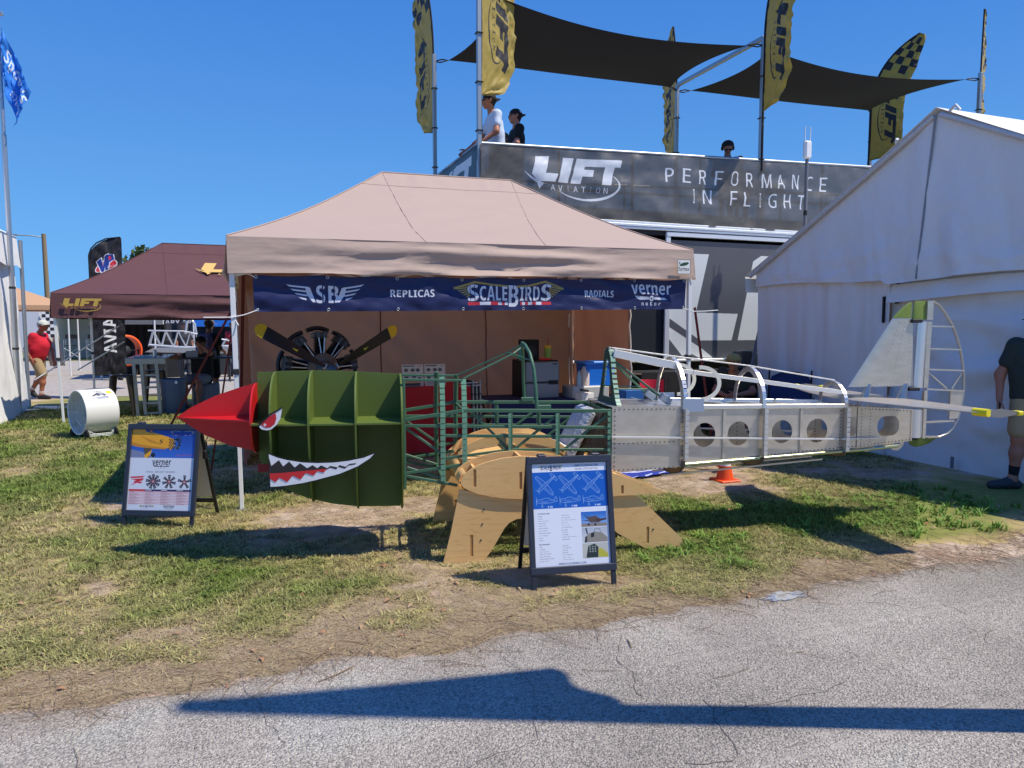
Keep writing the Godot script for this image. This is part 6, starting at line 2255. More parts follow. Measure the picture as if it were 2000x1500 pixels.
func poster_engines() -> ImageTexture:
	var p := Pic.new(512, 640, Color("dfe3ee"))
	for y in 226: p.rect(0, y, 512, 1, Color("1d3f9a").lerp(Color("3d6fd0"), y / 226.0))
	p.poly(v2([0, 160, 90, 178, 150, 206, 200, 226, 0, 226]), Color("8088a8"))
	var yel := Color("eea81a")
	p.poly(v2([0, 0, 104, 0, 112, 18, 200, 30, 300, 60, 306, 140, 270, 158, 150, 150, 60, 142, 0, 128]), yel)
	p.poly(v2([0, 100, 60, 118, 150, 132, 270, 146, 290, 148, 270, 158, 150, 150, 60, 142, 0, 128]), Color("c98714"))
	p.poly(v2([60, 48, 190, 96, 240, 120, 150, 104]), Color("c98a12"))
	p.poly(v2([98, 146, 166, 150, 150, 226, 112, 226, 112, 200]), Color("5d503c"))
	p.poly(v2([110, 206, 168, 160, 160, 200, 136, 226, 112, 226]), yel)
	p.poly(arc(Vector2(180, 204), Vector2(18, 18), 0, 360, 16), Color("22242c"))
	p.poly(v2([296, 62, 340, 74, 352, 120, 320, 164, 300, 150]), yel)
	for j in 7:
		for i in 5:
			if (i + j) % 2 == 0: p.rect(300 + i * 9, 72 + j * 12, 9, 12, Color("2a2620"))
	for k in 14:
		var a := k * 2.4
		p.poly(arc(Vector2(366 + cos(a) * 20, 112 + sin(a) * 36), Vector2(11, 11), 0, 360, 8), Color("1f2230") if k % 3 else Color("6c7284"))
	p.poly(v2([372, 40, 392, 36, 404, 90, 386, 110]), Color("2f3f80"))
	p.poly(v2([130, 4, 164, 2, 170, 24, 136, 26]), Color("4a3a44"))
	p.poly(arc(Vector2(152, 12), Vector2(9, 9), 0, 360, 12), Color("cf7a68"))
	write(p, "5", Rect2(222, 80, 26, 30), Color("3a2c14"), true, 0.2)
	maker_logo(p, Rect2(306, 8, 196, 44), Color("1b2f8e"), Color("c9b978"))
	write(p, "The Right Power", Rect2(330, 196, 166, 18), Color("d04a6a"), false, 0.3)
	write(p, "verner", Rect2(178, 244, 150, 40), Color("23252b"))
	p.poly(v2([186, 284, 240, 290, 240, 296, 196, 296]), Color("23252b"))
	p.poly(v2([262, 292, 312, 288, 316, 296, 262, 297]), Color("23252b"))
	p.poly(arc(Vector2(251, 292), Vector2(8, 8), 0, 360, 14), Color("23252b"))
	for k in 5: write(p, "motor"[k], Rect2(212 + k * 17, 306, 7, 7), Color("8a8d95"))
	write(p, "RADIAL AIRCRAFT ENGINES", Rect2(136, 330, 230, 14), Color("5a5e68"), false)
	p.poly(v2([6, 378, 124, 370, 112, 384, 20, 390]), Color("d2323c"))
	p.poly(v2([12, 398, 122, 388, 110, 408, 84, 414, 112, 420, 96, 432, 66, 426, 20, 448, 50, 420, 34, 416, 60, 406]), Color("d2323c"))
	engine_drawing(p, Vector2(196, 414), 58, 9)
	engine_drawing(p, Vector2(324, 414), 54, 7)
	engine_drawing(p, Vector2(446, 416), 54, 5)
	p.rect(6, 476, 130, 14, Color("d2323c"))
	p.rect(136, 476, 368, 14, Color("1f2b5e"))
	for k in 3: p.rect(140 + k * 124, 480, 50, 5, Color("dfe3ee"))
	for k in 9:
		var y := 490 + k * 12
		p.rect(6, y, 498, 8 if k == 0 else 6, Color("e2a5ab"))
		for i in 4: p.rect(12 + i * 126, y + 7, 40 + (k * 23 + i * 31) % 50, 2, Color("b07a84"))
		for i in 4: p.rect(12 + i * 126, y + 2, 36 + (k * 17 + i * 29) % 48, 2, Color("a06a72"))
	maker_logo(p, Rect2(96, 600, 124, 22), Color("4a3f6a"), Color("c9b978"))
	write(p, "verner", Rect2(290, 600, 90, 18), Color("3b3d44"))
	p.rect(300, 622, 70, 2, Color("3b3d44"))
	for q in [[110, 630, 70], [300, 630, 72]]: p.rect(q[0], q[1], q[2], 2, Color("9a9da6"))
	return p.tex()

func poster_specs() -> ImageTexture:
	var p := Pic.new(512, 704, Color("dde2ee"))
	maker_logo(p, Rect2(44, 8, 170, 46), Color("1e2644"), Color("c9b36a"))
	write(p, "SPECIFICATIONS FOR", Rect2(292, 12, 164, 14), Color("2b3350"))
	write(p, "HAWK LITEFIGHTERS", Rect2(296, 36, 160, 14), Color("454d66"), false)
	p.rect(0, 58, 512, 252, Color("1559b8"))
	var lt := Color("a9c8ec")
	for k in 3:
		plane_drawing(p, Vector2(96 + k * 160, 138), 78, -0.72, lt)
		side_drawing(p, Vector2(92 + k * 160, 258), 68, lt)
		write(p, ["P-36", "P-40B", "P-40E"][k], Rect2(100 + k * 162, 292, 32 if k == 0 else 38, 12), Color("e9f0fa"))
	var ink := Color("555a66")
	write(p, "SPECIFICATIONS", Rect2(30, 340, 78, 8), Color("33373f"))
	var left := ["Crew", "Scale", "Overall Length", "Wing Span", "Wing Area", "Wing Loading", "Empty Weight", "Allowable Weight", "Gross Weight", "Fuel", "Engine"]
	var right := ["1 (85 lbs)", "1:87 (82 %)", "18.7 ft (19.2 P-40)", "26.1 ft", "85 sq. ft", "12.6 lbs/sq. ft", "615 lbs", "575 lbs", "1150 lbs", "15 gal. std - 30 max", "100-150 HP"]
	for i in left.size():
		write(p, left[i], Rect2(30, 357 + i * 16.5, 8 + left[i].length() * 4.6, 8), ink, false)
		write(p, right[i], Rect2(186, 357 + i * 16.5, 8 + right[i].length() * 4.6, 8), ink, false)
	write(p, "PERFORMANCE", Rect2(30, 549, 72, 8), Color("33373f"))
	var l2 := ["VNE", "Cruise", "Stall Speed", "Stall Full Flaps", "Rate of Climb", "Acceleration Limits", "Range (std)"]
	var r2 := ["150 kts", "115-140 kts", "34 kts", "29 kts", "1500-1700 fpm", "+4 / -2 G", "+4.4 / -2.2 G"]
	for i in l2.size():
		write(p, l2[i], Rect2(30, 566 + i * 16.0, 8 + l2[i].length() * 4.6, 8), ink, false)
		write(p, r2[i], Rect2(186, 563 + i * 16.0, 8 + r2[i].length() * 4.6, 8), ink, false)
	write(p, "WWW.SCALEBIRDS.COM", Rect2(156, 684, 186, 13), Color("3d4a6e"))
	# three small photographs printed one above the other
	var o := Vector2(322, 344)
	for y in 104: p.rect(o.x, o.y + y, 176, 1, Color("2a64bd").lerp(Color("8fb6e6"), y / 104.0) if y < 80 else Color("8a7f78"))
	p.poly(v2([o.x + 40, o.y + 44, o.x + 56, o.y + 36, o.x + 100, o.y + 30, o.x + 150, o.y + 62, o.x + 120, o.y + 78, o.x + 60, o.y + 76]), Color("5c4a44"))
	p.poly(v2([o.x + 90, o.y + 56, o.x + 176, o.y + 48, o.x + 176, o.y + 60, o.x + 110, o.y + 70]), Color("4a3531"))
	p.poly(v2([o.x + 2, o.y + 62, o.x + 50, o.y + 58, o.x + 50, o.y + 66]), Color("4a3531"))
	for q in [[50, 88], [96, 90]]: p.poly(arc(o + Vector2(q[0], q[1]), Vector2(8, 8), 0, 360, 12), Color("22222a"))
	p.line(PackedVector2Array([o + Vector2(26, 22), o + Vector2(40, 44), o + Vector2(52, 24)]), 4, Color("1c1c22"))
	o = Vector2(322, 452)
	for y in 104: p.rect(o.x, o.y + y, 176, 1, Color("aab4c4").lerp(Color("c9ccd0"), y / 104.0))
	p.poly(v2([o.x + 20, o.y + 104, o.x + 24, o.y + 66, o.x + 50, o.y + 42, o.x + 90, o.y + 30, o.x + 140, o.y + 40, o.x + 176, o.y + 74, o.x + 176, o.y + 104]), Color("8c877e"))
	p.poly(v2([o.x + 62, o.y + 44, o.x + 86, o.y + 36, o.x + 84, o.y + 66, o.x + 62, o.y + 72]), Color("25262b"))
	p.line(PackedVector2Array([o + Vector2(84, 32), o + Vector2(90, 14), o + Vector2(124, 14), o + Vector2(130, 36)]), 3, Color("55575c"))
	p.line(PackedVector2Array([o + Vector2(30, 6), o + Vector2(38, 44)]), 9, Color("2a2a2f"))
	p.poly(v2([o.x + 16, o.y + 104, o.x + 22, o.y + 64, o.x + 36, o.y + 60, o.x + 34, o.y + 104]), Color("3a3733"))
	o = Vector2(322, 560)
	p.rect(o.x, o.y, 176, 104, Color("b7b9b2"))
	p.poly(v2([o.x + 24, o.y + 100, o.x + 40, o.y + 20, o.x + 84, o.y + 6, o.x + 110, o.y + 30, o.x + 106, o.y + 100]), Color("2c3330"))
	p.poly(v2([o.x + 108, o.y + 44, o.x + 130, o.y + 38, o.x + 176, o.y + 80, o.x + 176, o.y + 100, o.x + 110, o.y + 98]), Color("b5b13c"))
	for i in 9: p.poly(arc(o + Vector2(52 + (i % 3) * 18, 26 + (i / 3) * 16), Vector2(6, 6), 0, 360, 10), Color("8d948f"))
	return p.tex()

func a_board(o: Node3D, w: float, h: float, print_tex: Texture2D) -> void:
	# local: front feet on the x axis, the board leans back (-z)
	var lean := 0.2
	var fr := mat("2d3240", 0.45)
	var t := xf(Vector3.ZERO, 0, -lean)
	var m := mb()
	var rail := 0.035
	for x in [rail / 2, w - rail / 2]: m.box(Vector3(x, h / 2 + 0.05, 0), Vector3(rail, h - 0.1, 0.025), Basis(), 0.004)
	for y in [0.115, h - 0.02]: m.box(Vector3(w / 2, y, 0.001), Vector3(w - 0.004, 0.045, 0.026), Basis(), 0.004)
	obj("frame", m, fr, o, t)
	for x in [rail / 2 + 0.004, w - rail / 2 - 0.004]:
		var l := mb()
		l.box(Vector3(x, 0.05, -0.002), Vector3(rail - 0.004, 0.13, 0.02), Basis(), 0.003)
		obj("leg", l, mat("262a33", 0.5), o, t)
	var pl := mb()
	pl.box(Vector3(w / 2, h / 2 + 0.055, -0.004), Vector3(w - 0.05, h - 0.13, 0.006))
	obj("panel", pl, M.white_paint, o, t)
	var pr := mb()
	pr.quad(Vector3(rail, 0.138, 0.0005), Vector3(w - rail, 0.138, 0.0005), Vector3(w - rail, h - 0.042, 0.0005), Vector3(rail, h - 0.042, 0.0005))
	var pm := mat("ffffff", 0.3, 0.0, print_tex)
	obj("poster", pr, pm, o, t)
	# rear half
	var top: Vector3 = t * Vector3(0, h, 0)
	var tb := Transform3D(Basis.from_euler(Vector3(lean * 1.5, 0, 0)), Vector3(0, 0, top.z * 2.5 - 0.02))
	var hb := h * cos(lean) / cos(lean * 1.5)
	var b := mb()
	for x in [rail / 2, w - rail / 2]: b.box(Vector3(x, hb / 2, 0), Vector3(rail * 0.7, hb, 0.022), Basis(), 0.003)
	for y in [0.14, hb - 0.03]: b.box(Vector3(w / 2, y, 0), Vector3(w - 0.01, 0.035, 0.02), Basis(), 0.003)
	obj("rear_frame", b, mat("15161a", 0.5), o, tb)
	var bp := mb()
	bp.box(Vector3(w / 2, hb / 2 + 0.06, 0), Vector3(w - 0.05, hb - 0.24, 0.006))
	obj("rear_panel", bp, mat("d5d2cc", 0.6), o, tb)
	var hg := mb()
	for x in [0.1, w - 0.1]: hg.box(top + Vector3(x, 0.005, -0.012), Vector3(0.05, 0.02, 0.05), Basis(), 0.004)
	obj("hinge", hg, fr, o)

func signs() -> void:
	var a := thing("pavement_sign", "A-board with a yellow aircraft and radial engines poster, left of the red nose", "sign", Vector3(-0.95, 0, -6.27), deg_to_rad(-24.8), "A-board signs on the grass")
	a_board(a, 0.60, 0.82, poster_engines())
	var cm := mb()
	cm.box(Vector3(0.615, 0.64, -0.19), Vector3(0.03, 0.05, 0.03), Basis(), 0.006)
	cm.box(Vector3(0.615, 0.56, -0.18), Vector3(0.028, 0.07, 0.03), Basis(), 0.006)
	obj("clamp", cm, M.black, a)
	var cb := mb()
	cb.tube([Vector3(0.615, 0.66, -0.19), Vector3(0.64, 0.72, -0.22), Vector3(0.70, 0.74, -0.3), Vector3(0.74, 0.83, -0.4)], 0.004, 5)
	obj("cable", cb, M.black, a)
	var b := thing("pavement_sign", "A-board with blue blueprint specifications poster in front of the plywood cradle", "sign", Vector3(1.575, 0, -3.845), deg_to_rad(-9.6), "A-board signs on the grass")
	a_board(b, 0.545, 0.80, poster_specs())

# ---------------------------------------------------------------- things along the street
func street_things() -> void:
	var cone_mat := mat("ef5216", 0.5)
	for k in 2:
		var c := thing("traffic_cone", ["upright orange traffic cone with white band under the metal fuselage", "orange traffic cone lying on its side behind the upright one"][k], "cone", Vector3(4.62, 0, -6.0) if k == 0 else Vector3(4.92, 0.1, -6.35), 0.3 * k, "traffic cones under the fuselage")
		c.scale = Vector3.ONE * 0.86
		if k == 1: c.rotation = Vector3(-1.35, 0.5, 0)
		var m := mb()
		m.lathe([Vector2(0.105, 0.025), Vector2(0.068, 0.19)], Transform3D(), 20)
		m.lathe([Vector2(0.052, 0.27), Vector2(0.03, 0.40), Vector2(0.026, 0.44), Vector2(0.001, 0.44)], Transform3D(), 20)
		m.box(Vector3(0, 0.014, 0), Vector3(0.27, 0.026, 0.27), Basis(), 0.008)
		obj("body", m, cone_mat, c)
		var w := mb()
		w.lathe([Vector2(0.0685, 0.19), Vector2(0.0525, 0.27)], Transform3D(), 20)
		obj("white_band", w, M.white_paint, c)
	# drum fan
	var f := thing("drum_fan", "white drum fan on wheels standing on the grass at left", "fan", Vector3(-2.06, 0.0, -11.72), deg_to_rad(32.0))
	f.scale = Vector3.ONE * 0.9
	var t := Transform3D(Basis(Vector3.BACK, PI / 2), Vector3(0, 0.41, 0))
	var dm := mb()
	dm.lathe([Vector2(0.335, -0.24), Vector2(0.35, -0.25), Vector2(0.36, -0.24), Vector2(0.36, 0.24), Vector2(0.35, 0.25), Vector2(0.335, 0.24)], t, 40)
	dm.lathe([Vector2(0.335, 0.24), Vector2(0.335, -0.24)], t, 40)
	obj("drum", dm, mat("e4e5e0", 0.4), f)
	for e in [0.235, -0.235]:
		var g := mb()
		for i in 9:
			var r := 0.04 + i * 0.036
			var ring := []
			for k in 31: ring.append(t * Vector3(cos(TAU * k / 30) * r, e, sin(TAU * k / 30) * r))
			g.tube(ring, 0.003, 4, false)
		for k in 8: g.rod(t * Vector3(0, e, 0), t * Vector3(cos(TAU * k / 8) * 0.335, e, sin(TAU * k / 8) * 0.335), 0.004, 4)
		var go := obj("grille", g, mat("c9cbc8", 0.4), f)
		go.set_meta("kind", "stuff")
	for k in 3:
		var bm := mb()
		var a := TAU * k / 3
		var u := Vector3(cos(a), 0, sin(a))
		var w := Vector3(-sin(a), 0, cos(a))
		bm.quad(t * (u * 0.06 + w * 0.03 + Vector3(0, 0.04, 0)), t * (u * 0.3 + w * 0.11 + Vector3(0, 0.05, 0)), t * (u * 0.31 - w * 0.08 + Vector3(0, -0.05, 0)), t * (u * 0.06 - w * 0.03 + Vector3(0, -0.04, 0)))
		obj("fan_blade", bm, mat("aeb2b2", 0.4, 0.4), f)
	var mo := mb()
	mo.lathe([Vector2(0.001, -0.12), Vector2(0.075, -0.11), Vector2(0.075, 0.1), Vector2(0.001, 0.11)], t, 16)
	obj("motor", mo, mat("8b8f8e", 0.5), f)
	var pic := Pic.new(256, 200, Color(0, 0, 0, 0))
	write(pic, "LIFT", Rect2(70, 6, 110, 22), Color("4a4c52"), true, 0.2)
	pic.poly(v2([10, 100, 60, 70, 110, 44, 180, 46, 240, 92, 200, 106, 160, 84, 120, 104, 80, 92, 30, 108]), Color("5a5c66"))
	pic.poly(v2([120, 60, 170, 56, 200, 84, 150, 78]), Color("b9bcc4"))
	pic.poly(v2([70, 124, 250, 110, 252, 150, 90, 156]), Color("8f95a8"))
	pic.poly(v2([4, 126, 56, 126, 50, 142, 8, 142]), Color("9ba0ae"))
	var sm := mat("ffffff", 0.4, 0.0, pic.tex())
	sm.transparency = BaseMaterial3D.TRANSPARENCY_ALPHA_SCISSOR
	var st := mb()
	st.sheet(6, 10, func(u: float, v: float):
		var a := lerpf(0.5, 1.2, v)
		return Vector3(lerpf(-0.12, 0.13, u), 0.41 + sin(a) * 0.3625, cos(a) * 0.3625))
	obj("sticker", st, sm, f)
	var ys := mb()
	ys.sheet(4, 5, func(u: float, v: float):
		var a := lerpf(0.95, 1.12, v)
		return Vector3(lerpf(0.13, 0.2, u), 0.41 + sin(a) * 0.3635, cos(a) * 0.3635))
	obj("sticker", ys, mat("e3d51a", 0.5), f)
	var cr := mb()
	for x in [-0.18, 0.18]:
		cr.box(Vector3(x, 0.14, 0.24), Vector3(0.045, 0.2, 0.02), Basis(), 0.004)
		cr.box(Vector3(x, 0.235, 0.26), Vector3(0.12, 0.025, 0.1), Basis(), 0.004)
		cr.box(Vector3(x, 0.14, -0.24), Vector3(0.045, 0.2, 0.02), Basis(), 0.004)
	cr.box(Vector3(0, 0.055, 0.24), Vector3(0.42, 0.05, 0.02), Basis(), 0.004)
	cr.box(Vector3(0, 0.055, -0.24), Vector3(0.42, 0.05, 0.02), Basis(), 0.004)
	obj("cradle", cr, mat("b5bcb8", 0.5), f)
	for x in [-0.22, 0.22]:
		for z in [0.26, -0.26]:
			var w := mb()
			w.lathe([Vector2(0.001, -0.02), Vector2(0.06, -0.02), Vector2(0.075, -0.01), Vector2(0.075, 0.01), Vector2(0.06, 0.02), Vector2(0.001, 0.02)], Transform3D(Basis(Vector3.BACK, PI / 2), Vector3(x, 0.076, z)), 18)
			obj("wheel", w, M.rubber, f)
	var cord := mb()
	cord.tube([Vector3(-0.25, 0.3, 0.0), Vector3(-0.24, 0.18, 0.2), Vector3(-0.15, 0.1, 0.32), Vector3(0.1, 0.03, 0.36), Vector3(0.2, 0.012, 0.34)], 0.006, 5)
	obj("power_cord", cord, M.white_paint, f)
	# flag pole at left
	var fp := thing("flag_pole", "tall silver flag pole at the left edge beside the white tent", "flag pole", Vector3(-3.88, 0, -15.3))
	var pm := mb()
	pm.tube([Vector3(0, 0, 0), Vector3(0.0, 2.3, 0)], 0.05, 12)
	pm.tube([Vector3(0, 2.3, 0), Vector3(0.0, 5.0, 0)], 0.042, 12)
	pm.tube([Vector3(0, 5.0, 0), Vector3(0.0, 7.05, 0)], 0.032, 12)
	obj("pole", pm, M.steel, fp)
	var bn := mb()
	for y in [2.3, 1.2]: bn.tube([Vector3(0, y - 0.02, 0), Vector3(0, y + 0.02, 0)], 0.055, 12)
	obj("joint_band", bn, M.dark, fp)
	var fin := mb()
	fin.tube([Vector3(0, 7.05, 0), Vector3(0, 7.4, 0)], 0.02, 8)
	fin.box(Vector3(0.02, 7.08, 0), Vector3(0.14, 0.06, 0.06), Basis(), 0.01)
	obj("finial", fin, M.galv, fp)
	var pic2 := Pic.new(320, 192, Color("2f86e6"))
	write(pic2, "Sporty's", Rect2(30, 30, 270, 74), Color("dfe9f5"), true, 0.1)
	write(pic2, "shop", Rect2(120, 122, 150, 50), Color("dfe9f5"), true, 0.1)
	var fm := mat("ffffff", 0.7, 0.0, pic2.tex())
	fm.backlight_enabled = true
	fm.backlight = Color(0.5, 0.5, 0.5)
	drooping_flag(Vector3(-3.86, 6.85, -15.3), 1.25, 1.0, deg_to_rad(-5.0), fm, "limp blue flag with white script on the left flag pole", 0.36)
	# a second pole just outside the frame throws its shadow across the road
	var f2 := thing("flag_pole", "thick pole outside the right edge that shades the road", "flag pole", Vector3(3.5, 0, -1.38))
	var m2 := mb()
	m2.tube([Vector3(0, 0, -0.19), Vector3(0, 7.1, 0.59)], [0.095, 0.06], 12)
	obj("pole", m2, M.galv, f2)
	var lf := mb()
	lf.sheet(16, 24, func(u: float, v: float):
		var w := 0.3 * pow(1.0 - v, 1.1) + 0.02
		var y := lerpf(3.9, 6.9, v)
		return Vector3(0.03 * sin(u * 9.0 + v * 3.0), y + u * 0.3 * (1.0 - v), -0.25 + y * 0.11 - u * w))
	obj("cloth", lf, fm, thing("flag", "limp flag outside the right edge that shades the road", "flag", Vector3(3.5, 0, -1.38)))
	# antenna on a mast before the trailer
	var an := thing("antenna_mast", "grey pole with white twin-aerial radio box before the trailer", "antenna", Vector3(8.85, 0, -9.55))
	var am := mb()
	am.rod(Vector3(0, 0, 0), Vector3(0, 4.55, 0), 0.027)
	obj("pole", am, M.grey, an)
	var ab := mb()
	ab.box(Vector3(0, 4.52, 0.0), Vector3(0.15, 0.3, 0.09), Basis(), 0.03)
	obj("radio_box", ab, M.white_paint, an)
	for s in [-0.055, 0.055]:
		var r := mb()
		r.rod(Vector3(s, 4.66, 0), Vector3(s, 4.9, 0), 0.008, 6)
		obj("aerial", r, M.white_paint, an)
	var at := mb()
	at.tube([Vector3(0, 3.45, 0), Vector3(0, 3.53, 0)], 0.03, 8)
	obj("tape_band", at, M.black, an)
	# folded stay pole leaning on the trailer, small table with hardware before it
	var ld := mb()
	ld.bar(Vector3(7.3, 0.6, -9.0), Vector3(7.95, 2.35, -9.3), 0.05, 0.03)
	tag(obj("stay_pole", ld, mat("6a6d76", 0.6)), "grey flat stay slanting up before the trailer graphic", "stay")
	var cs := thing("equipment_case", "green-grey case on the white shelf behind the seated person", "case", Vector3(7.95, 0.9, -9.5))
	var cm := mb()
	cm.box(Vector3(0, 0.14, 0), Vector3(0.5, 0.26, 0.3), Basis(), 0.03)
	obj("case", cm, mat("6f8583", 0.5), cs)
	var cd := mb()
	cd.box(Vector3(-0.36, 0.16, 0.02), Vector3(0.2, 0.3, 0.28), Basis(), 0.02)
	obj("side_pod", cd, mat("3c4146", 0.5), cs)
	var tbl := table("folding_table", "long white topped table along the trailer side", Vector3(5.6, 0, -9.3), 2.9, 0.5, 0.9, M.white_paint, mat("16171b", 0.8))
	var dk := mb()
	dk.sheet(10, 6, func(u: float, v: float): return Vector3(lerpf(5.75, 7.1, u), lerpf(0.0, 0.85, v), -8.95 + 0.05 * sin(u * 20.0)))
	tag(obj("dark_drape", dk, M.soft_black), "black drape hanging before the trailer side", "drape")

func drooping_flag(at: Vector3, w: float, h: float, turn: float, mt: Material, label: String, spread: float) -> void:
	var o := thing("flag", label, "flag", at, turn)
	var m := mb()
	var n := noise(1.5, 29, 3)
	m.sheet(26, 20, func(u: float, v: float):
		# hoist at u = 0; the fly end falls in folds
		var s := u * w
		var x := s * spread * (0.35 + 0.65 * v)
		var drop := s * sqrt(maxf(0.02, 1.0 - spread * spread)) * (0.85 + 0.1 * v)
		var z := sin(u * 7.0 + v * 2.0) * 0.13 * (0.4 + u) + n.get_noise_2d(u * 3.0, v * 3.0) * 0.1
		return Vector3(x + 0.03, -h * (1.0 - v) * (1.0 - 0.25 * u) - drop, z))
	obj("cloth", m, mt, o)

# ---------------------------------------------------------------- beyond the far road
func leaf_tree(label: String, at: Vector3, height: float, spread: float, sd: int) -> void:
	var o := thing("tree", label, "tree", at, 0.0, "distant trees on the horizon")
	var r := RandomNumberGenerator.new()
	r.seed = sd
	var t := mb()
	t.tube([Vector3.ZERO, Vector3(0.1, height * 0.35, 0), Vector3(0, height * 0.7, 0.1)], [0.25, 0.18, 0.06], 8)
	for k in 5:
		var a := r.randf() * TAU
		t.tube([Vector3(0.05, height * (0.3 + 0.07 * k), 0), Vector3(cos(a) * spread * 0.5, height * (0.5 + 0.08 * k), sin(a) * spread * 0.5)], [0.1, 0.03], 5)
	obj("trunk", t, mat("5a4a3a", 0.9), o)
	var c := mb(Color.WHITE)
	for k in 1500:
		var d := Vector3(r.randfn(), r.randfn() * 0.8, r.randfn()).normalized() * pow(r.randf(), 0.5)
		var lump := 0.75 + 0.45 * sin(d.x * 5.0 + sd) * sin(d.y * 6.0) * sin(d.z * 5.0 + 1.0)
		var p := Vector3(d.x * spread, height * 0.66 + d.y * height * 0.34, d.z * spread) * Vector3(lump, 1, lump)
		var u := Vector3(r.randfn(), r.randfn(), r.randfn()).normalized() * spread * 0.1
		var w := u.cross(Vector3(r.randfn(), r.randfn(), r.randfn())).normalized() * spread * 0.07
		c.col = Color(0.045, 0.075, 0.02).lerp(Color(0.08, 0.115, 0.03), r.randf())
		c.tri(p - u, p + w, p + u)
		c.tri(p - u, p + u, p - w)
	var m := mat("ffffff", 0.8)
	m.vertex_color_use_as_albedo = true
	obj("crown", c, m, o)

func far_canopy(label: String, at: Vector3, wid: float, dep: float, y0: float, y1: float, yr: float, hex: String, turn := 0.0) -> Node3D:
	var o := thing("pop_up_canopy", label, "canopy", at, turn)
	var fab := mat(hex, 0.75)
	var c := Vector3(wid / 2, yr, -dep / 2)
	var q := [Vector3(0, y1, 0), Vector3(wid, y1, 0), Vector3(wid, y1, -dep), Vector3(0, y1, -dep)]
	for k in 4:
		var m := mb()
		m.tri(q[k], q[(k + 1) % 4], c)
		obj("roof_panel", m, fab, o)
		var v := mb()
		var d := Vector3(0, y0 - y1, 0)
		v.quad(q[k] + d, q[(k + 1) % 4] + d, q[(k + 1) % 4], q[k])
		obj("valance", v, fab, o)
		var l := mb()
		l.rod(Vector3(q[k].x, 0, q[k].z), q[k], 0.025, 6)
		obj("leg", l, M.white_paint, o)
	return o

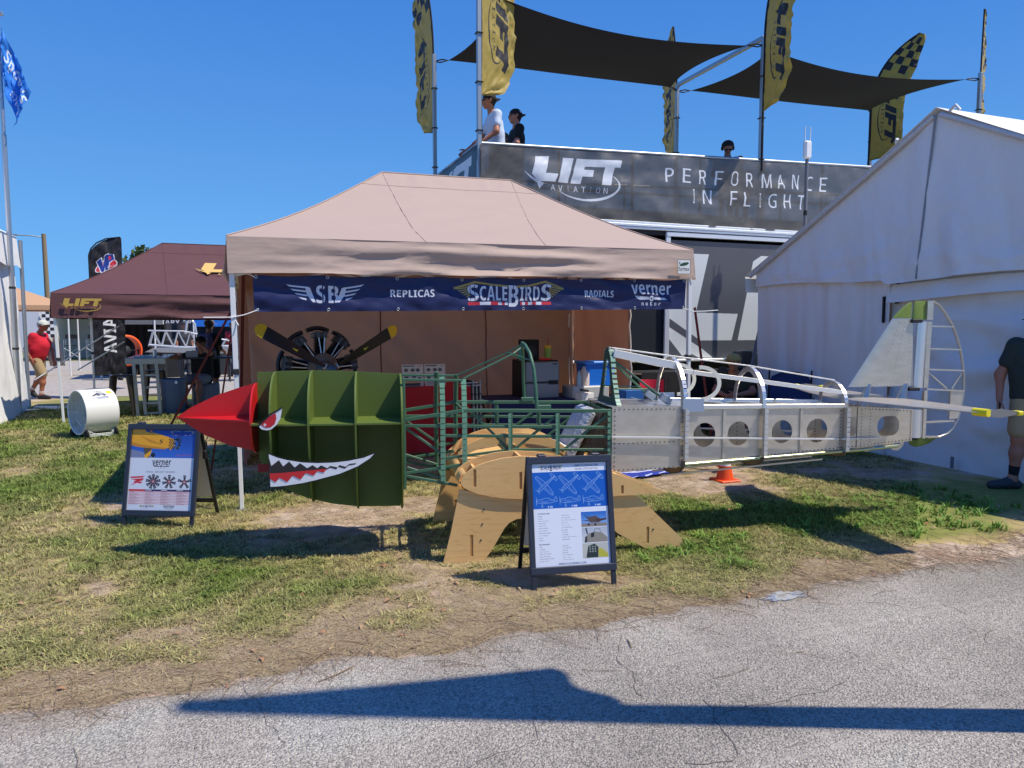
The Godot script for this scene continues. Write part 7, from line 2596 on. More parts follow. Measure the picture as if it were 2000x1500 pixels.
func far_side() -> void:
	# grass verge and the row of stands beyond the far road
	var lamp := thing("street_lamp", "weathered wooden lamp post with long arm above the far stands", "street lamp", Vector3(-10.9, 0, -50.0))
	var lm := mb()
	lm.tube([Vector3.ZERO, Vector3(-0.05, 7.15, 0)], [0.16, 0.12], 10)
	obj("post", lm, mat("8d7a5f", 0.9), lamp)
	var la := mb()
	la.tube([Vector3(-0.05, 6.95, 0), Vector3(-0.7, 7.0, 0.2), Vector3(-1.5, 7.0, 0.3)], 0.035, 6)
	la.box(Vector3(-1.55, 7.0, 0.3), Vector3(0.6, 0.08, 0.2), Basis(), 0.02)
	obj("arm", la, M.galv, lamp)
	far_canopy("tan canopy at far left behind the flag pole", Vector3(-8.9, 0, -26.5), 3.6, 3.0, 2.15, 2.3, 3.0, "c39b77", 0.1)
	# white enclosed trailer with chequered front pillar
	var tr := thing("cargo_trailer", "white cargo trailer with chequered pillar across the far road", "trailer", Vector3(-12.4, 0, -40.2))
	var b := mb()
	b.box(Vector3(1.2, 1.5, -1.2), Vector3(4.2, 2.2, 2.4), Basis(), 0.06)
	obj("body", b, mat("c6cad2", 0.5), tr)
	var ck := mb(Color.WHITE)
	for j in 12:
		for i in 3:
			ck.col = Color(0.02, 0.02, 0.025) if (i + j) % 2 == 0 else Color(0.8, 0.8, 0.8)
			ck.box(Vector3(3.45 + i * 0.16, 0.55 + j * 0.16, 0.1), Vector3(0.158, 0.158, 0.04))
	var cm := mat("ffffff", 0.5)
	cm.vertex_color_use_as_albedo = true
	obj("chequered_pillar", ck, cm, tr)
	var dc := mb()
	dc.flat(v2([-0.3, 0.9, 0.6, 1.1, 1.0, 1.5, 1.4, 1.6, 2.3, 1.9, 1.2, 1.75, 0.6, 2.0, 0.9, 1.6, 0.2, 1.2]), Transform3D(), 0.012, false)
	obj("printed_bird", dc, mat("4b4e57", 0.5), tr)
	for x in [0.6, 1.6]:
		var w := mb()
		w.lathe([Vector2(0.01, -0.1), Vector2(0.36, -0.1), Vector2(0.36, 0.1), Vector2(0.01, 0.1)], Transform3D(Basis(Vector3.RIGHT, PI / 2), Vector3(x, 0.36, -0.02)), 16)
		obj("wheel", w, M.rubber, tr)
	var ro := mb()
	ro.box(Vector3(1.6, 2.75, -3.0), Vector3(5.5, 0.3, 0.8), Basis(), 0.02)
	ro.box(Vector3(3.2, 2.75, -2.0), Vector3(1.2, 0.35, 1.0), Basis(), 0.02)
	obj("roof_unit", ro, mat("dadcdc", 0.6), tr)
	# open stand with white canvas walls and tall chairs
	var bo := thing("canvas_stand", "open white canvas stand across the far road with dark furniture", "stand", Vector3(-8.5, 0, -40.5))
	var w := mb()
	w.box(Vector3(2.3, 1.25, -2.8), Vector3(4.6, 2.5, 0.04))
	w.box(Vector3(0.02, 1.25, -1.3), Vector3(0.04, 2.5, 2.9))
	obj("wall", w, mat("c9c9c4", 0.8), bo)
	var rf := mb()
	rf.quad(Vector3(-0.1, 2.35, 0.3), Vector3(4.8, 2.35, 0.3), Vector3(4.8, 2.75, -2.9), Vector3(-0.1, 2.75, -2.9))
	obj("roof", rf, mat("d0d2d2", 0.8), bo)
	var pr := mb()
	pr.flat(arc(Vector2(1.6, 1.6), Vector2(0.75, 0.42), 0, 360, 24), Transform3D(), -2.77, false)
	obj("printed_oval", pr, mat("8f9092", 0.7), bo)
	for k in 2:
		var c := thing("director_chair", ["tall black director's chair, left one in the canvas stand", "tall black director's chair, right one in the canvas stand"][k], "chair", Vector3(-7.8 + k * 0.95, 0, -39.9), 0.0, "tall folding chairs in the canvas stand")
		var f := mb()
		for s in [-0.3, 0.3]:
			for z in [-0.2, 0.2]: f.rod(Vector3(s, 0, z), Vector3(s, 1.0, z), 0.018, 6)
		f.rod(Vector3(-0.3, 0.15, 0.2), Vector3(0.3, 0.6, 0.2), 0.015, 6)
		f.rod(Vector3(0.3, 0.15, 0.2), Vector3(-0.3, 0.6, 0.2), 0.015, 6)
		obj("frame", f, M.galv, c)
		var s := mb()
		s.box(Vector3(0, 0.72, 0), Vector3(0.58, 0.03, 0.42))
		s.box(Vector3(0, 1.15, -0.2), Vector3(0.6, 0.2, 0.03))
		obj("seat", s, M.soft_black, c)
	var dk := mb()
	dk.box(Vector3(0, 0.45, 0), Vector3(1.5, 0.9, 0.7), Basis(), 0.03)
	tag(obj("covered_table", dk, M.soft_black, self, xf(Vector3(-5.5, 0, -39.8))), "black covered table beside the director's chairs", "table")
	# dark printed canopy, grey canopy, blue canopy with a silver airframe under it
	var ma := far_canopy("black canopy with white block lettering beyond the bar", Vector3(-3.6, 0, -30.0), 3.4, 3.0, 1.62, 2.1, 2.6, "2a2533")
	var pic := Pic.new(512, 64, Color("2a2533"))
	write(pic, "MILITARY ART", Rect2(20, 8, 472, 46), Color("e6e6ea"))
	var pm := mb()
	pm.quad(Vector3(0.02, 1.64, 0.012), Vector3(2.0, 1.64, 0.012), Vector3(2.0, 1.92, 0.012), Vector3(0.02, 1.92, 0.012))
	obj("lettering", pm, mat("ffffff", 0.7, 0.0, pic.tex()), ma)
	far_canopy("small grey canopy over the orange fan", Vector3(-4.05, 0, -24.5), 1.5, 2.5, 1.68, 1.86, 2.2, "6e7074")
	far_canopy("bright blue canopy beyond the bar tables", Vector3(-1.6, 0, -27.0), 3.6, 3.0, 1.62, 1.86, 2.4, "1c76dd")
	var bw := mb()
	bw.sheet(12, 8, func(u: float, v: float): return Vector3(lerpf(0.9, 2.0, u), lerpf(0.4, 1.75, v), -27.2 - 0.2 * sin(u * 9.0)))
	tag(obj("blue_curtain", bw, mat("1c5fc4", 0.75)), "blue curtain hanging at the right end of the blue canopy", "curtain")
	var gw := mb()
	gw.box(Vector3(0, 0.9, 0), Vector3(3.0, 1.8, 0.05))
	tag(obj("grey_screen", gw, mat("a7aab2", 0.8), self, xf(Vector3(-0.2, 0, -31.0))), "pale screen wall behind the blue canopy", "screen")
	var dw := mb()
	dw.sheet(30, 6, func(u: float, v: float): return Vector3(lerpf(-4.6, -2.4, u), lerpf(0.0, 1.7, v), -26.6 + 0.08 * sin(u * 60.0)))
	tag(obj("black_drape", dw, mat("25262a", 0.85)), "black pleated drape under the grey canopy", "drape")
	var fan := thing("drum_fan", "orange drum fan standing behind the bar table", "fan", Vector3(-2.85, 0, -20.5), 0.6)
	var fm := mb()
	var ft := Transform3D(Basis(Vector3.RIGHT, PI / 2), Vector3(0, 1.0, 0))
	fm.lathe([Vector2(0.36, -0.14), Vector2(0.40, -0.14), Vector2(0.40, 0.14), Vector2(0.36, 0.14)], ft, 28)
	fm.lathe([Vector2(0.36, 0.14), Vector2(0.36, -0.14)], ft, 28)
	obj("drum", fm, M.orange, fan)
	var fmo := mb()
	fmo.lathe([Vector2(0.001, -0.1), Vector2(0.12, -0.1), Vector2(0.12, 0.1), Vector2(0.001, 0.1)], ft, 14)
	for k in 4: fmo.bar(ft * Vector3.ZERO, ft * Vector3(cos(k * PI / 2) * 0.36, 0, sin(k * PI / 2) * 0.36), 0.12, 0.02)
	obj("motor", fmo, M.dark, fan)
	var fst := mb()
	for s in [-0.35, 0.35]: fst.bar(Vector3(s, 0, 0.2), Vector3(s, 1.0, 0), 0.04, 0.04)
	obj("stand", fst, M.dark, fan)
	# silver airframe of the neighbour stand
	var af := thing("airframe", "bare silver tube airframe under the blue canopy", "aircraft", Vector3(-2.6, 0, -22.5), 0.05)
	var a1 := mb()
	a1.prism(v2([0.0, 0.9, 2.6, 0.82, 2.9, 0.95, 2.6, 1.02, 0.2, 1.0]), -0.35, 0.35)
	obj("wing", a1, mat("c8ccd0", 0.35, 0.7), af)
	for z in [-0.3, 0.3]:
		var t := mb()
		t.tube([Vector3(0.1, 1.5, z), Vector3(1.0, 1.48, z), Vector3(2.2, 1.2, z * 0.6)], 0.02, 6)
		t.tube([Vector3(0.1, 1.1, z), Vector3(1.0, 1.02, z), Vector3(2.2, 1.05, z * 0.6)], 0.02, 6)
		for k in 7:
			var x := 0.1 + k * 0.32
			t.rod(Vector3(x, 1.06, z), Vector3(x + 0.12, 1.49 - maxf(0.0, x - 1.0) * 0.22, z), 0.014, 6)
			t.rod(Vector3(x + 0.3, 1.05, z), Vector3(x + 0.12, 1.48 - maxf(0.0, x - 1.0) * 0.22, z), 0.012, 6)
		t.tube([Vector3(1.05, 1.4, z * 0.6), Vector3(1.1, 1.75, z * 0.5), Vector3(1.2, 1.82, z * 0.4), Vector3(1.3, 1.7, z * 0.5), Vector3(1.35, 1.3, z * 0.6)], 0.03, 6)
		obj("tube_side", t, mat("d5d8da", 0.35, 0.6), af)
	for s in [0.3, 2.2]:
		var g := mb()
		g.rod(Vector3(s, 0, -0.4), Vector3(s, 0.95, 0), 0.02, 6)
		g.rod(Vector3(s, 0, 0.4), Vector3(s, 0.95, 0), 0.02, 6)
		obj("trestle", g, M.dark, af)
	# dark clutter of the neighbour stands
	for q in [[-2.3, -25.2, 0.9, 1.0, 0.6, "1f2126", "black equipment case under the blue canopy"], [-0.9, -26.0, 1.2, 0.85, 0.6, "2c3038", "dark covered table under the blue canopy"], [0.5, -25.6, 0.8, 1.1, 0.5, "4a4e55", "grey tool cabinet under the blue canopy"], [-3.5, -28.2, 1.6, 0.9, 0.7, "23262c", "long dark counter under the lettered black canopy"]]:
		var cb := mb()
		cb.box(Vector3(0, q[3] / 2, 0), Vector3(q[2], q[3], q[4]), Basis(), 0.03)
		cb.box(Vector3(0.1, q[3] + 0.1, 0), Vector3(q[2] * 0.4, 0.2, q[4] * 0.6), Basis(), 0.02)
		tag(obj("case", cb, mat(q[5], 0.7), self, xf(Vector3(q[0], 0, q[1]), 0.1)), q[6], "furniture")
	var bk := mb()
	bk.sheet(40, 6, func(u: float, v: float): return Vector3(lerpf(-3.4, 2.6, u), lerpf(0.0, 1.75, v), -29.2 + 0.1 * sin(u * 70.0)))
	tag(obj("dark_drape", bk, mat("3a3c44", 0.85)), "long dark grey drape behind the silver airframe", "drape")
	# trees on the horizon
	leaf_tree("rounded green tree top above the brown canopy roof", Vector3(-9.9, 0, -88.0), 10.6, 3.6, 5)
	for k in 5:
		leaf_tree("%s distant green tree from the left in the low line on the horizon" % ["first", "second", "third", "fourth", "fifth"][k], Vector3(-40.0 + k * 9.0, 0, -96.0 - (k * 7) % 5 * 3.0), 4.6 + (k * 5) % 4 * 0.5, 3.4, 50 + k)
	var mast := mb()
	mast.rod(Vector3(-8.8, 0, -52), Vector3(-8.8, 4.6, -52), 0.05, 6)
	mast.box(Vector3(-8.8, 4.3, -52), Vector3(0.45, 0.35, 0.2), Basis(), 0.03)
	mast.rod(Vector3(-9.0, 4.5, -52), Vector3(-9.0, 5.2, -52), 0.025, 6)
	mast.rod(Vector3(-8.6, 4.5, -52), Vector3(-8.6, 5.2, -52), 0.025, 6)
	tag(obj("antenna_mast", mast, M.white_paint), "small white radio mast above the left end of the brown canopy", "antenna")

# ---------------------------------------------------------------- people
func blob(bones: Array, cell: float, k: float, out: MB) -> void:
	# one smooth skin round tapered bones [a, b, ra, rb, flatten z]: distance field, then surface nets
	var lo := Vector3.ONE * 1e9
	var hi := -lo
	for b in bones:
		var r: float = maxf(b[2], b[3]) + cell * 2.0 + k * 0.3
		lo = lo.min(b[0] - Vector3.ONE * r).min(b[1] - Vector3.ONE * r)
		hi = hi.max(b[0] + Vector3.ONE * r).max(b[1] + Vector3.ONE * r)
	var n := Vector3i(((hi - lo) / cell).ceil()) + Vector3i.ONE
	var sx := n.x
	var sxy := n.x * n.y
	var f := PackedFloat32Array()
	f.resize(sxy * n.z)
	f.fill(1.0)
	for b in bones:
		var a: Vector3 = b[0]
		var d: Vector3 = b[1] - a
		var ra: float = b[2]
		var dr: float = b[3] - ra
		var fl: float = b[4] if b.size() > 4 else 1.0
		var l2 := maxf(d.length_squared(), 1e-9)
		var m := maxf(b[2], b[3]) + k + cell * 1.5
		var i0 := Vector3i(((a.min(b[1]) - Vector3.ONE * m - lo) / cell).floor()).clamp(Vector3i.ZERO, n - Vector3i.ONE)
		var i1 := Vector3i(((a.max(b[1]) + Vector3.ONE * m - lo) / cell).ceil()).clamp(Vector3i.ZERO, n - Vector3i.ONE)
		for z in range(i0.z, i1.z + 1):
			for y in range(i0.y, i1.y + 1):
				var at := z * sxy + y * sx
				for x in range(i0.x, i1.x + 1):
					var p := lo + Vector3(x, y, z) * cell - a
					var t := clampf(p.dot(d) / l2, 0.0, 1.0)
					var q := p - d * t
					q.z *= fl
					var s := q.length() - ra - dr * t
					var o := f[at + x]
					var h := maxf(k - absf(s - o), 0.0) / k
					f[at + x] = minf(s, o) - h * h * k * 0.25
	var idx := PackedInt32Array()
	idx.resize(f.size())
	idx.fill(-1)
	var vs := PackedVector3Array()
	var ns := PackedVector3Array()
	var off := [0, 1, sx, sx + 1, sxy, sxy + 1, sxy + sx, sxy + sx + 1]
	var pos := []
	for c in 8: pos.append(Vector3(c & 1, (c >> 1) & 1, c >> 2))
	var edges := [[0, 1], [2, 3], [4, 5], [6, 7], [0, 2], [1, 3], [4, 6], [5, 7], [0, 4], [1, 5], [2, 6], [3, 7]]
	for z in n.z - 1:
		for y in n.y - 1:
			var at := z * sxy + y * sx
			for x in n.x - 1:
				var c := at + x
				var s0 := f[c] < 0.0
				if s0 == (f[c + 1] < 0.0) and s0 == (f[c + sx] < 0.0) and s0 == (f[c + sxy] < 0.0) and s0 == (f[c + sx + 1] < 0.0) and s0 == (f[c + sxy + 1] < 0.0) and s0 == (f[c + sxy + sx] < 0.0) and s0 == (f[c + sxy + sx + 1] < 0.0):
					continue
				var p := Vector3.ZERO
				var cnt := 0
				for e in edges:
					var d0 := f[c + off[e[0]]]
					var d1 := f[c + off[e[1]]]
					if (d0 < 0.0) != (d1 < 0.0):
						p += (pos[e[0]] as Vector3).lerp(pos[e[1]], d0 / (d0 - d1))
						cnt += 1
				idx[c] = vs.size()
				vs.push_back(lo + (Vector3(x, y, z) + p / cnt) * cell)
				ns.push_back(Vector3(f[c + 1] + f[c + sx + 1] + f[c + sxy + 1] + f[c + sxy + sx + 1] - f[c] - f[c + sx] - f[c + sxy] - f[c + sxy + sx], f[c + sx] + f[c + sx + 1] + f[c + sxy + sx] + f[c + sxy + sx + 1] - f[c] - f[c + 1] - f[c + sxy] - f[c + sxy + 1], f[c + sxy] + f[c + sxy + 1] + f[c + sxy + sx] + f[c + sxy + sx + 1] - f[c] - f[c + 1] - f[c + sx] - f[c + sx + 1]).normalized())
	var st := [[1, sx, sxy], [sx, sxy, 1], [sxy, 1, sx]]
	for z in range(1, n.z - 1):
		for y in range(1, n.y - 1):
			for x in range(1, n.x - 1):
				var c := z * sxy + y * sx + x
				if idx[c] < 0 and idx[c - 1] < 0 and idx[c - sx] < 0 and idx[c - sxy] < 0: continue
				for s in st:
					var in0 := f[c] < 0.0
					if in0 == (f[c + s[0]] < 0.0): continue
					var q := [idx[c - s[1] - s[2]], idx[c - s[2]], idx[c], idx[c - s[1]]]
					if q.min() < 0: continue
					for o in ([0, 2, 1, 0, 3, 2] if in0 else [0, 1, 2, 0, 2, 3]):
						out.put(vs[q[o]], ns[q[o]], Vector2.ZERO)

func hand_bones(w: Vector3, d: Vector3, n: Vector3, t: Vector3, curl: float) -> Array:
	var b := []
	for s in [0.022, 0.0, -0.022]: b.append([w + t * s * 0.6, w + d * 0.082 + t * s * 1.2, 0.02, 0.016])
	for k in 4:
		var p := w + d * 0.085 + t * (0.031 - k * 0.0205)
		var a := curl * (0.5 + 0.12 * k)
		for j in 3:
			var v := d * cos(a) + n * sin(a)
			var q: Vector3 = p + v * [0.043, 0.028, 0.022][j] * [0.95, 1.05, 1.0, 0.8][k]
			b.append([p, q, [0.0098, 0.009, 0.008][j], [0.009, 0.008, 0.007][j]])
			p = q
			a += curl
	var p2 := w + d * 0.02 + t * 0.024
	for j in 3:
		var v := (d * (0.62 + 0.2 * j) + t * (0.7 - 0.25 * j) + n * (0.25 + 0.2 * curl)).normalized()
		var q: Vector3 = p2 + v * [0.042, 0.032, 0.026][j]
		b.append([p2, q, [0.014, 0.011, 0.0095][j], [0.011, 0.0095, 0.008][j]])
		p2 = q
	return b

func standing() -> Dictionary:
	return {"pelvis": Vector3(0, 0.96, 0), "chest": Vector3(0, 1.28, 0), "neck": Vector3(0, 1.46, -0.01), "head": Vector3(0, 1.635, 0.02), "sh": [Vector3(0.175, 1.405, -0.01), Vector3(-0.175, 1.405, -0.01)], "el": [Vector3(0.235, 1.13, -0.03), Vector3(-0.235, 1.13, -0.03)], "wr": [Vector3(0.25, 0.89, 0.05), Vector3(-0.25, 0.89, 0.05)], "hip": [Vector3(0.09, 0.93, 0), Vector3(-0.09, 0.93, 0)], "kn": [Vector3(0.105, 0.5, 0.02), Vector3(-0.105, 0.5, 0.02)], "an": [Vector3(0.11, 0.09, -0.03), Vector3(-0.11, 0.09, -0.03)], "toe": [Vector3(0.13, 0.035, 0.14), Vector3(-0.13, 0.035, 0.14)]}

func seated(h: float, spread := 0.14) -> Dictionary:
	var s := standing()
	var dy := h + 0.1 - 0.96
	for k in ["pelvis", "chest", "neck", "head"]: s[k] += Vector3(0, dy, 0)
	for i in 2:
		var m := 1.0 if i == 0 else -1.0
		s.sh[i].y += dy
		s.el[i] = Vector3(0.26 * m, h + 0.28, 0.08)
		s.wr[i] = Vector3(0.1 * m, h + 0.2, 0.3)
		s.hip[i].y = h + 0.08
		s.kn[i] = Vector3(spread * m, h + 0.06, 0.42)
		s.an[i] = Vector3(spread * m, 0.09, 0.42)
		s.toe[i] = Vector3(spread * m * 1.1, 0.035, 0.6)
	return s

func person(label: String, at: Vector3, turn: float, j: Dictionary, k: Dictionary) -> Node3D:
	var o := thing("person", label, "person", at, deg_to_rad(turn))
	var cell: float = k.get("cell", 0.018)
	var skin := mat(k.get("skin", "b9826a"), 0.6)
	skin.subsurf_scatter_enabled = true
	skin.subsurf_scatter_strength = 0.15
	var w: float = k.get("wide", 1.0)
	var belly: float = k.get("belly", 0.0)
	var sleeve: float = k.get("sleeve", 0.55)
	var cuff: float = k.get("cuff", 0.85)
	# body
	var b := mb()
	var bones := [[j.pelvis, j.chest, 0.115 * w, 0.12 * w, 1.4], [j.chest, j.neck, 0.11, 0.055], [j.neck - Vector3(0, 0.03, 0), j.neck.lerp(j.head, 0.55), 0.062, 0.055]]
	for i in 2:
		bones.append([j.neck + Vector3(0, -0.06, 0), j.sh[i], 0.05, 0.055])
		bones.append([j.sh[i], j.el[i], 0.052 * w, 0.042])
		bones.append([j.el[i], j.wr[i], 0.043, 0.028])
		bones.append([j.hip[i], j.kn[i], 0.085 * w, 0.056])
		bones.append([j.kn[i].lerp(j.hip[i], 0.03), j.kn[i].lerp(j.an[i], 0.35), 0.054, 0.056])
		bones.append([j.kn[i].lerp(j.an[i], 0.35), j.an[i], 0.056, 0.036])
		bones.append([j.an[i], j.toe[i], 0.036, 0.028])
	blob(bones, cell, 0.05, b)
	for i in 2:
		var d: Vector3 = (j.wr[i] - j.el[i]).normalized()
		if k.has("hand_dir"): d = (d + k.hand_dir[i]).normalized()
		var m := 1.0 if i == 0 else -1.0
		var n := Vector3(-m, 0, 0.15)
		if k.has("palm"): n = k.palm[i]
		n = (n - d * n.dot(d)).normalized()
		blob(hand_bones(j.wr[i], d, n, n.cross(d) * m if not k.has("palm") else d.cross(n) * -m, k.get("curl", 0.45)), k.get("hand_cell", 0.008), 0.008, b)
	# head, turned on the neck
	var hb := Basis.from_euler(Vector3(k.get("nod", 0.0), deg_to_rad(k.get("look", 0.0)), 0))
	var H := Transform3D(hb, j.head)
	var face := []
	for q in [[0, 0.03, -0.02, 0, 0.03, 0.012, 0.09, 0.084], [0, 0.0, 0.03, 0, -0.055, 0.042, 0.068, 0.05], [0, -0.085, 0.052, 0, -0.088, 0.058, 0.028, 0.024], [0, 0.012, 0.09, 0, -0.022, 0.106, 0.009, 0.014], [0.03, 0.028, 0.075, -0.03, 0.028, 0.075, 0.02, 0.02], [0.05, -0.02, 0.055, 0.045, -0.025, 0.06, 0.022, 0.02], [-0.05, -0.02, 0.055, -0.045, -0.025, 0.06, 0.022, 0.02], [0.082, -0.015, -0.004, 0.086, 0.018, -0.012, 0.014, 0.018], [-0.082, -0.015, -0.004, -0.086, 0.018, -0.012, 0.014, 0.018], [0.012, -0.05, 0.088, -0.012, -0.05, 0.088, 0.011, 0.011]]:
		face.append([H * Vector3(q[0], q[1], q[2]), H * Vector3(q[3], q[4], q[5]), q[6], q[7]])
	face.append([H * Vector3(0, -0.05, -0.015), j.neck, 0.056, 0.058])
	blob(face, k.get("face_cell", 0.009), 0.02, b)
	obj("body", b, skin, o)
	for s in [-1.0, 1.0]:
		var e := mb()
		e.ball(Transform3D(hb.scaled(Vector3.ONE * 0.0115), H * Vector3(0.032 * s, 0.008, 0.083)), 10, 6)
		obj("eye", e, mat("e8e2dc", 0.3), o)
		var pu := mb()
		pu.ball(Transform3D(hb.scaled(Vector3.ONE * 0.006), H * Vector3(0.032 * s, 0.008, 0.0905)), 8, 6)
		obj("pupil", pu, mat("2b1c14", 0.3), o)
	var mo := mb()
	mo.box(H * Vector3(0, -0.051, 0.0985), Vector3(0.042, 0.006, 0.005), hb, 0.002)
	obj("mouth", mo, mat("8a4a44", 0.6), o)
	# hair
	var hr := mb()
	var hs := []
	for q in [[0, 0.04, -0.035, 0, 0.045, 0.0, 0.092, 0.088], [0.05, 0.0, -0.03, 0.055, 0.03, 0.0, 0.04, 0.036], [-0.05, 0.0, -0.03, -0.055, 0.03, 0.0, 0.04, 0.036], [0, -0.01, -0.05, 0, -0.05, -0.05, 0.06, 0.045]]:
		hs.append([H * Vector3(q[0], q[1], q[2]), H * Vector3(q[3], q[4], q[5]), q[6], q[7]])
	blob(hs, 0.014, 0.02, hr)
	obj("hair", hr, mat(k.get("hair", "3a2c22"), 0.85), o)
	if k.has("cap"):
		var back: bool = k.get("cap_back", false)
		var cb := hb * Basis.from_euler(Vector3(-0.12 if back else -0.08, PI if back else 0.0, 0))
		var ct := Transform3D(cb, H * Vector3(0, 0.047, -0.008))
		var cm := mb()
		var pr := [Vector2(0.107, -0.012)]
		for i in 9:
			var a := i * PI / 16
			pr.append(Vector2(maxf(cos(a) * 0.108, 0.0005), sin(a) * 0.093))
		cm.lathe(pr, ct, 20)
		var cap := obj("cap", cm, mat(k.cap, 0.8), o)
		var br := mb()
		br.sheet(12, 5, func(u: float, v: float):
			var a := lerpf(-1.05, 1.05, u)
			var r := lerpf(0.1, 0.1 + 0.078 * pow(cos(a), 0.6), v)
			return ct * Vector3(sin(a) * r, -0.006 - 0.016 * v - 0.02 * sin(a) * sin(a), cos(a) * r))
		obj("cap_brim", br, mat(k.get("brim", k.cap), 0.8), cap)
		if k.has("cap_front"):
			var fr := mb()
			fr.sheet(10, 5, func(u: float, v: float):
				var a := lerpf(-1.0, 1.0, u)
				var q := lerpf(0.05, 1.05, v)
				return ct * Vector3(sin(a) * cos(q) * 0.1105, sin(q) * 0.096, cos(a) * cos(q) * 0.1105))
			obj("cap_front", fr, mat(k.cap_front, 0.8), cap)
	if k.get("glasses", false):
		var g := mb()
		g.box(H * Vector3(0, 0.01, 0.099), Vector3(0.115, 0.03, 0.014), hb, 0.006)
		for s in [-1.0, 1.0]: g.box(H * Vector3(0.066 * s, 0.014, 0.045), Vector3(0.006, 0.012, 0.11), hb)
		obj("glasses", g, M.black, o)
	# clothes
	var cl := relief(mat(k.get("shirt", "303030"), 0.85), TEX.grain, 0.25, 2.0)
	var sb := mb()
	var sh := []
	for s in [-0.065, 0.065]:
		var sx := Vector3(s * w, 0, 0)
		sh.append([j.pelvis + sx + Vector3(0, -0.03, 0), j.pelvis.lerp(j.chest, 0.5) + sx, 0.128 * w, (0.125 + belly * 0.4) * w, 1.12])
		sh.append([j.pelvis.lerp(j.chest, 0.5) + sx, j.chest + sx * 1.1, (0.125 + belly * 0.4) * w, 0.128 * w, 1.08])
	sh += [[j.chest, j.neck - Vector3(0, 0.06, 0), 0.15 * w, 0.075, 1.15]]
	if belly > 0.0: sh.append([j.pelvis + Vector3(0, 0.06, 0.04), j.chest + Vector3(0, -0.1, 0.05), 0.12 + belly, 0.11 + belly])
	for i in 2:
		sh.append([j.neck + Vector3(0, -0.075, 0), j.sh[i], 0.07, 0.07])
		sh.append([j.sh[i], j.sh[i].lerp(j.el[i], sleeve), 0.071 * w, 0.066 * w])
	blob(sh, cell * 0.85, 0.045, sb)
	obj("shirt", sb, cl, o)
	var tb := mb()
	var ts := [[j.hip[0] + Vector3(-0.02, 0.02, 0), j.hip[1] + Vector3(0.02, 0.02, 0), 0.108 * w, 0.108 * w, 1.0], [j.pelvis + Vector3(0, 0.02, 0), j.pelvis + Vector3(0, 0.03, 0), 0.14 * w, 0.14 * w, 1.2]]
	for i in 2:
		ts.append([j.hip[i], j.hip[i].lerp(j.kn[i], minf(cuff, 1.0)), 0.1 * w, 0.092 * w])
		if cuff > 1.0: ts.append([j.kn[i], j.kn[i].lerp(j.an[i], 0.92), 0.085, 0.06])
	blob(ts, cell * 0.85, 0.04, tb)
	obj("trousers" if cuff > 1.0 else "shorts", tb, relief(mat(k.get("shorts", "2a2e3a"), 0.85), TEX.grain, 0.25, 2.0), o)
	for i in 2:
		var fb := mb()
		var an: Vector3 = j.an[i]
		var to: Vector3 = j.toe[i]
		var heel := an + (an - to).normalized() * 0.045
		heel.y = lerpf(an.y - 0.045, to.y, 0.3)
		blob([[heel, an.lerp(to, 0.2) + Vector3(0, -0.012, 0), 0.04, 0.045], [an.lerp(to, 0.2) + Vector3(0, -0.015, 0), to, 0.046, 0.036], [heel, to + (to - an) * 0.1 * Vector3(1, 0, 1), 0.034, 0.034]], 0.011, 0.03, fb)
		obj("shoe", fb, mat(k.get("shoes", "1b1b1f"), 0.7), o)
		if k.has("socks"):
			var kb := mb()
			kb.tube([an + Vector3(0, 0.01, 0), an.lerp(j.kn[i], 0.12), an.lerp(j.kn[i], k.get("sock_len", 0.22))], [0.045, 0.043, 0.05], 12)
			obj("sock", kb, mat(k.socks, 0.85), o)
	return o

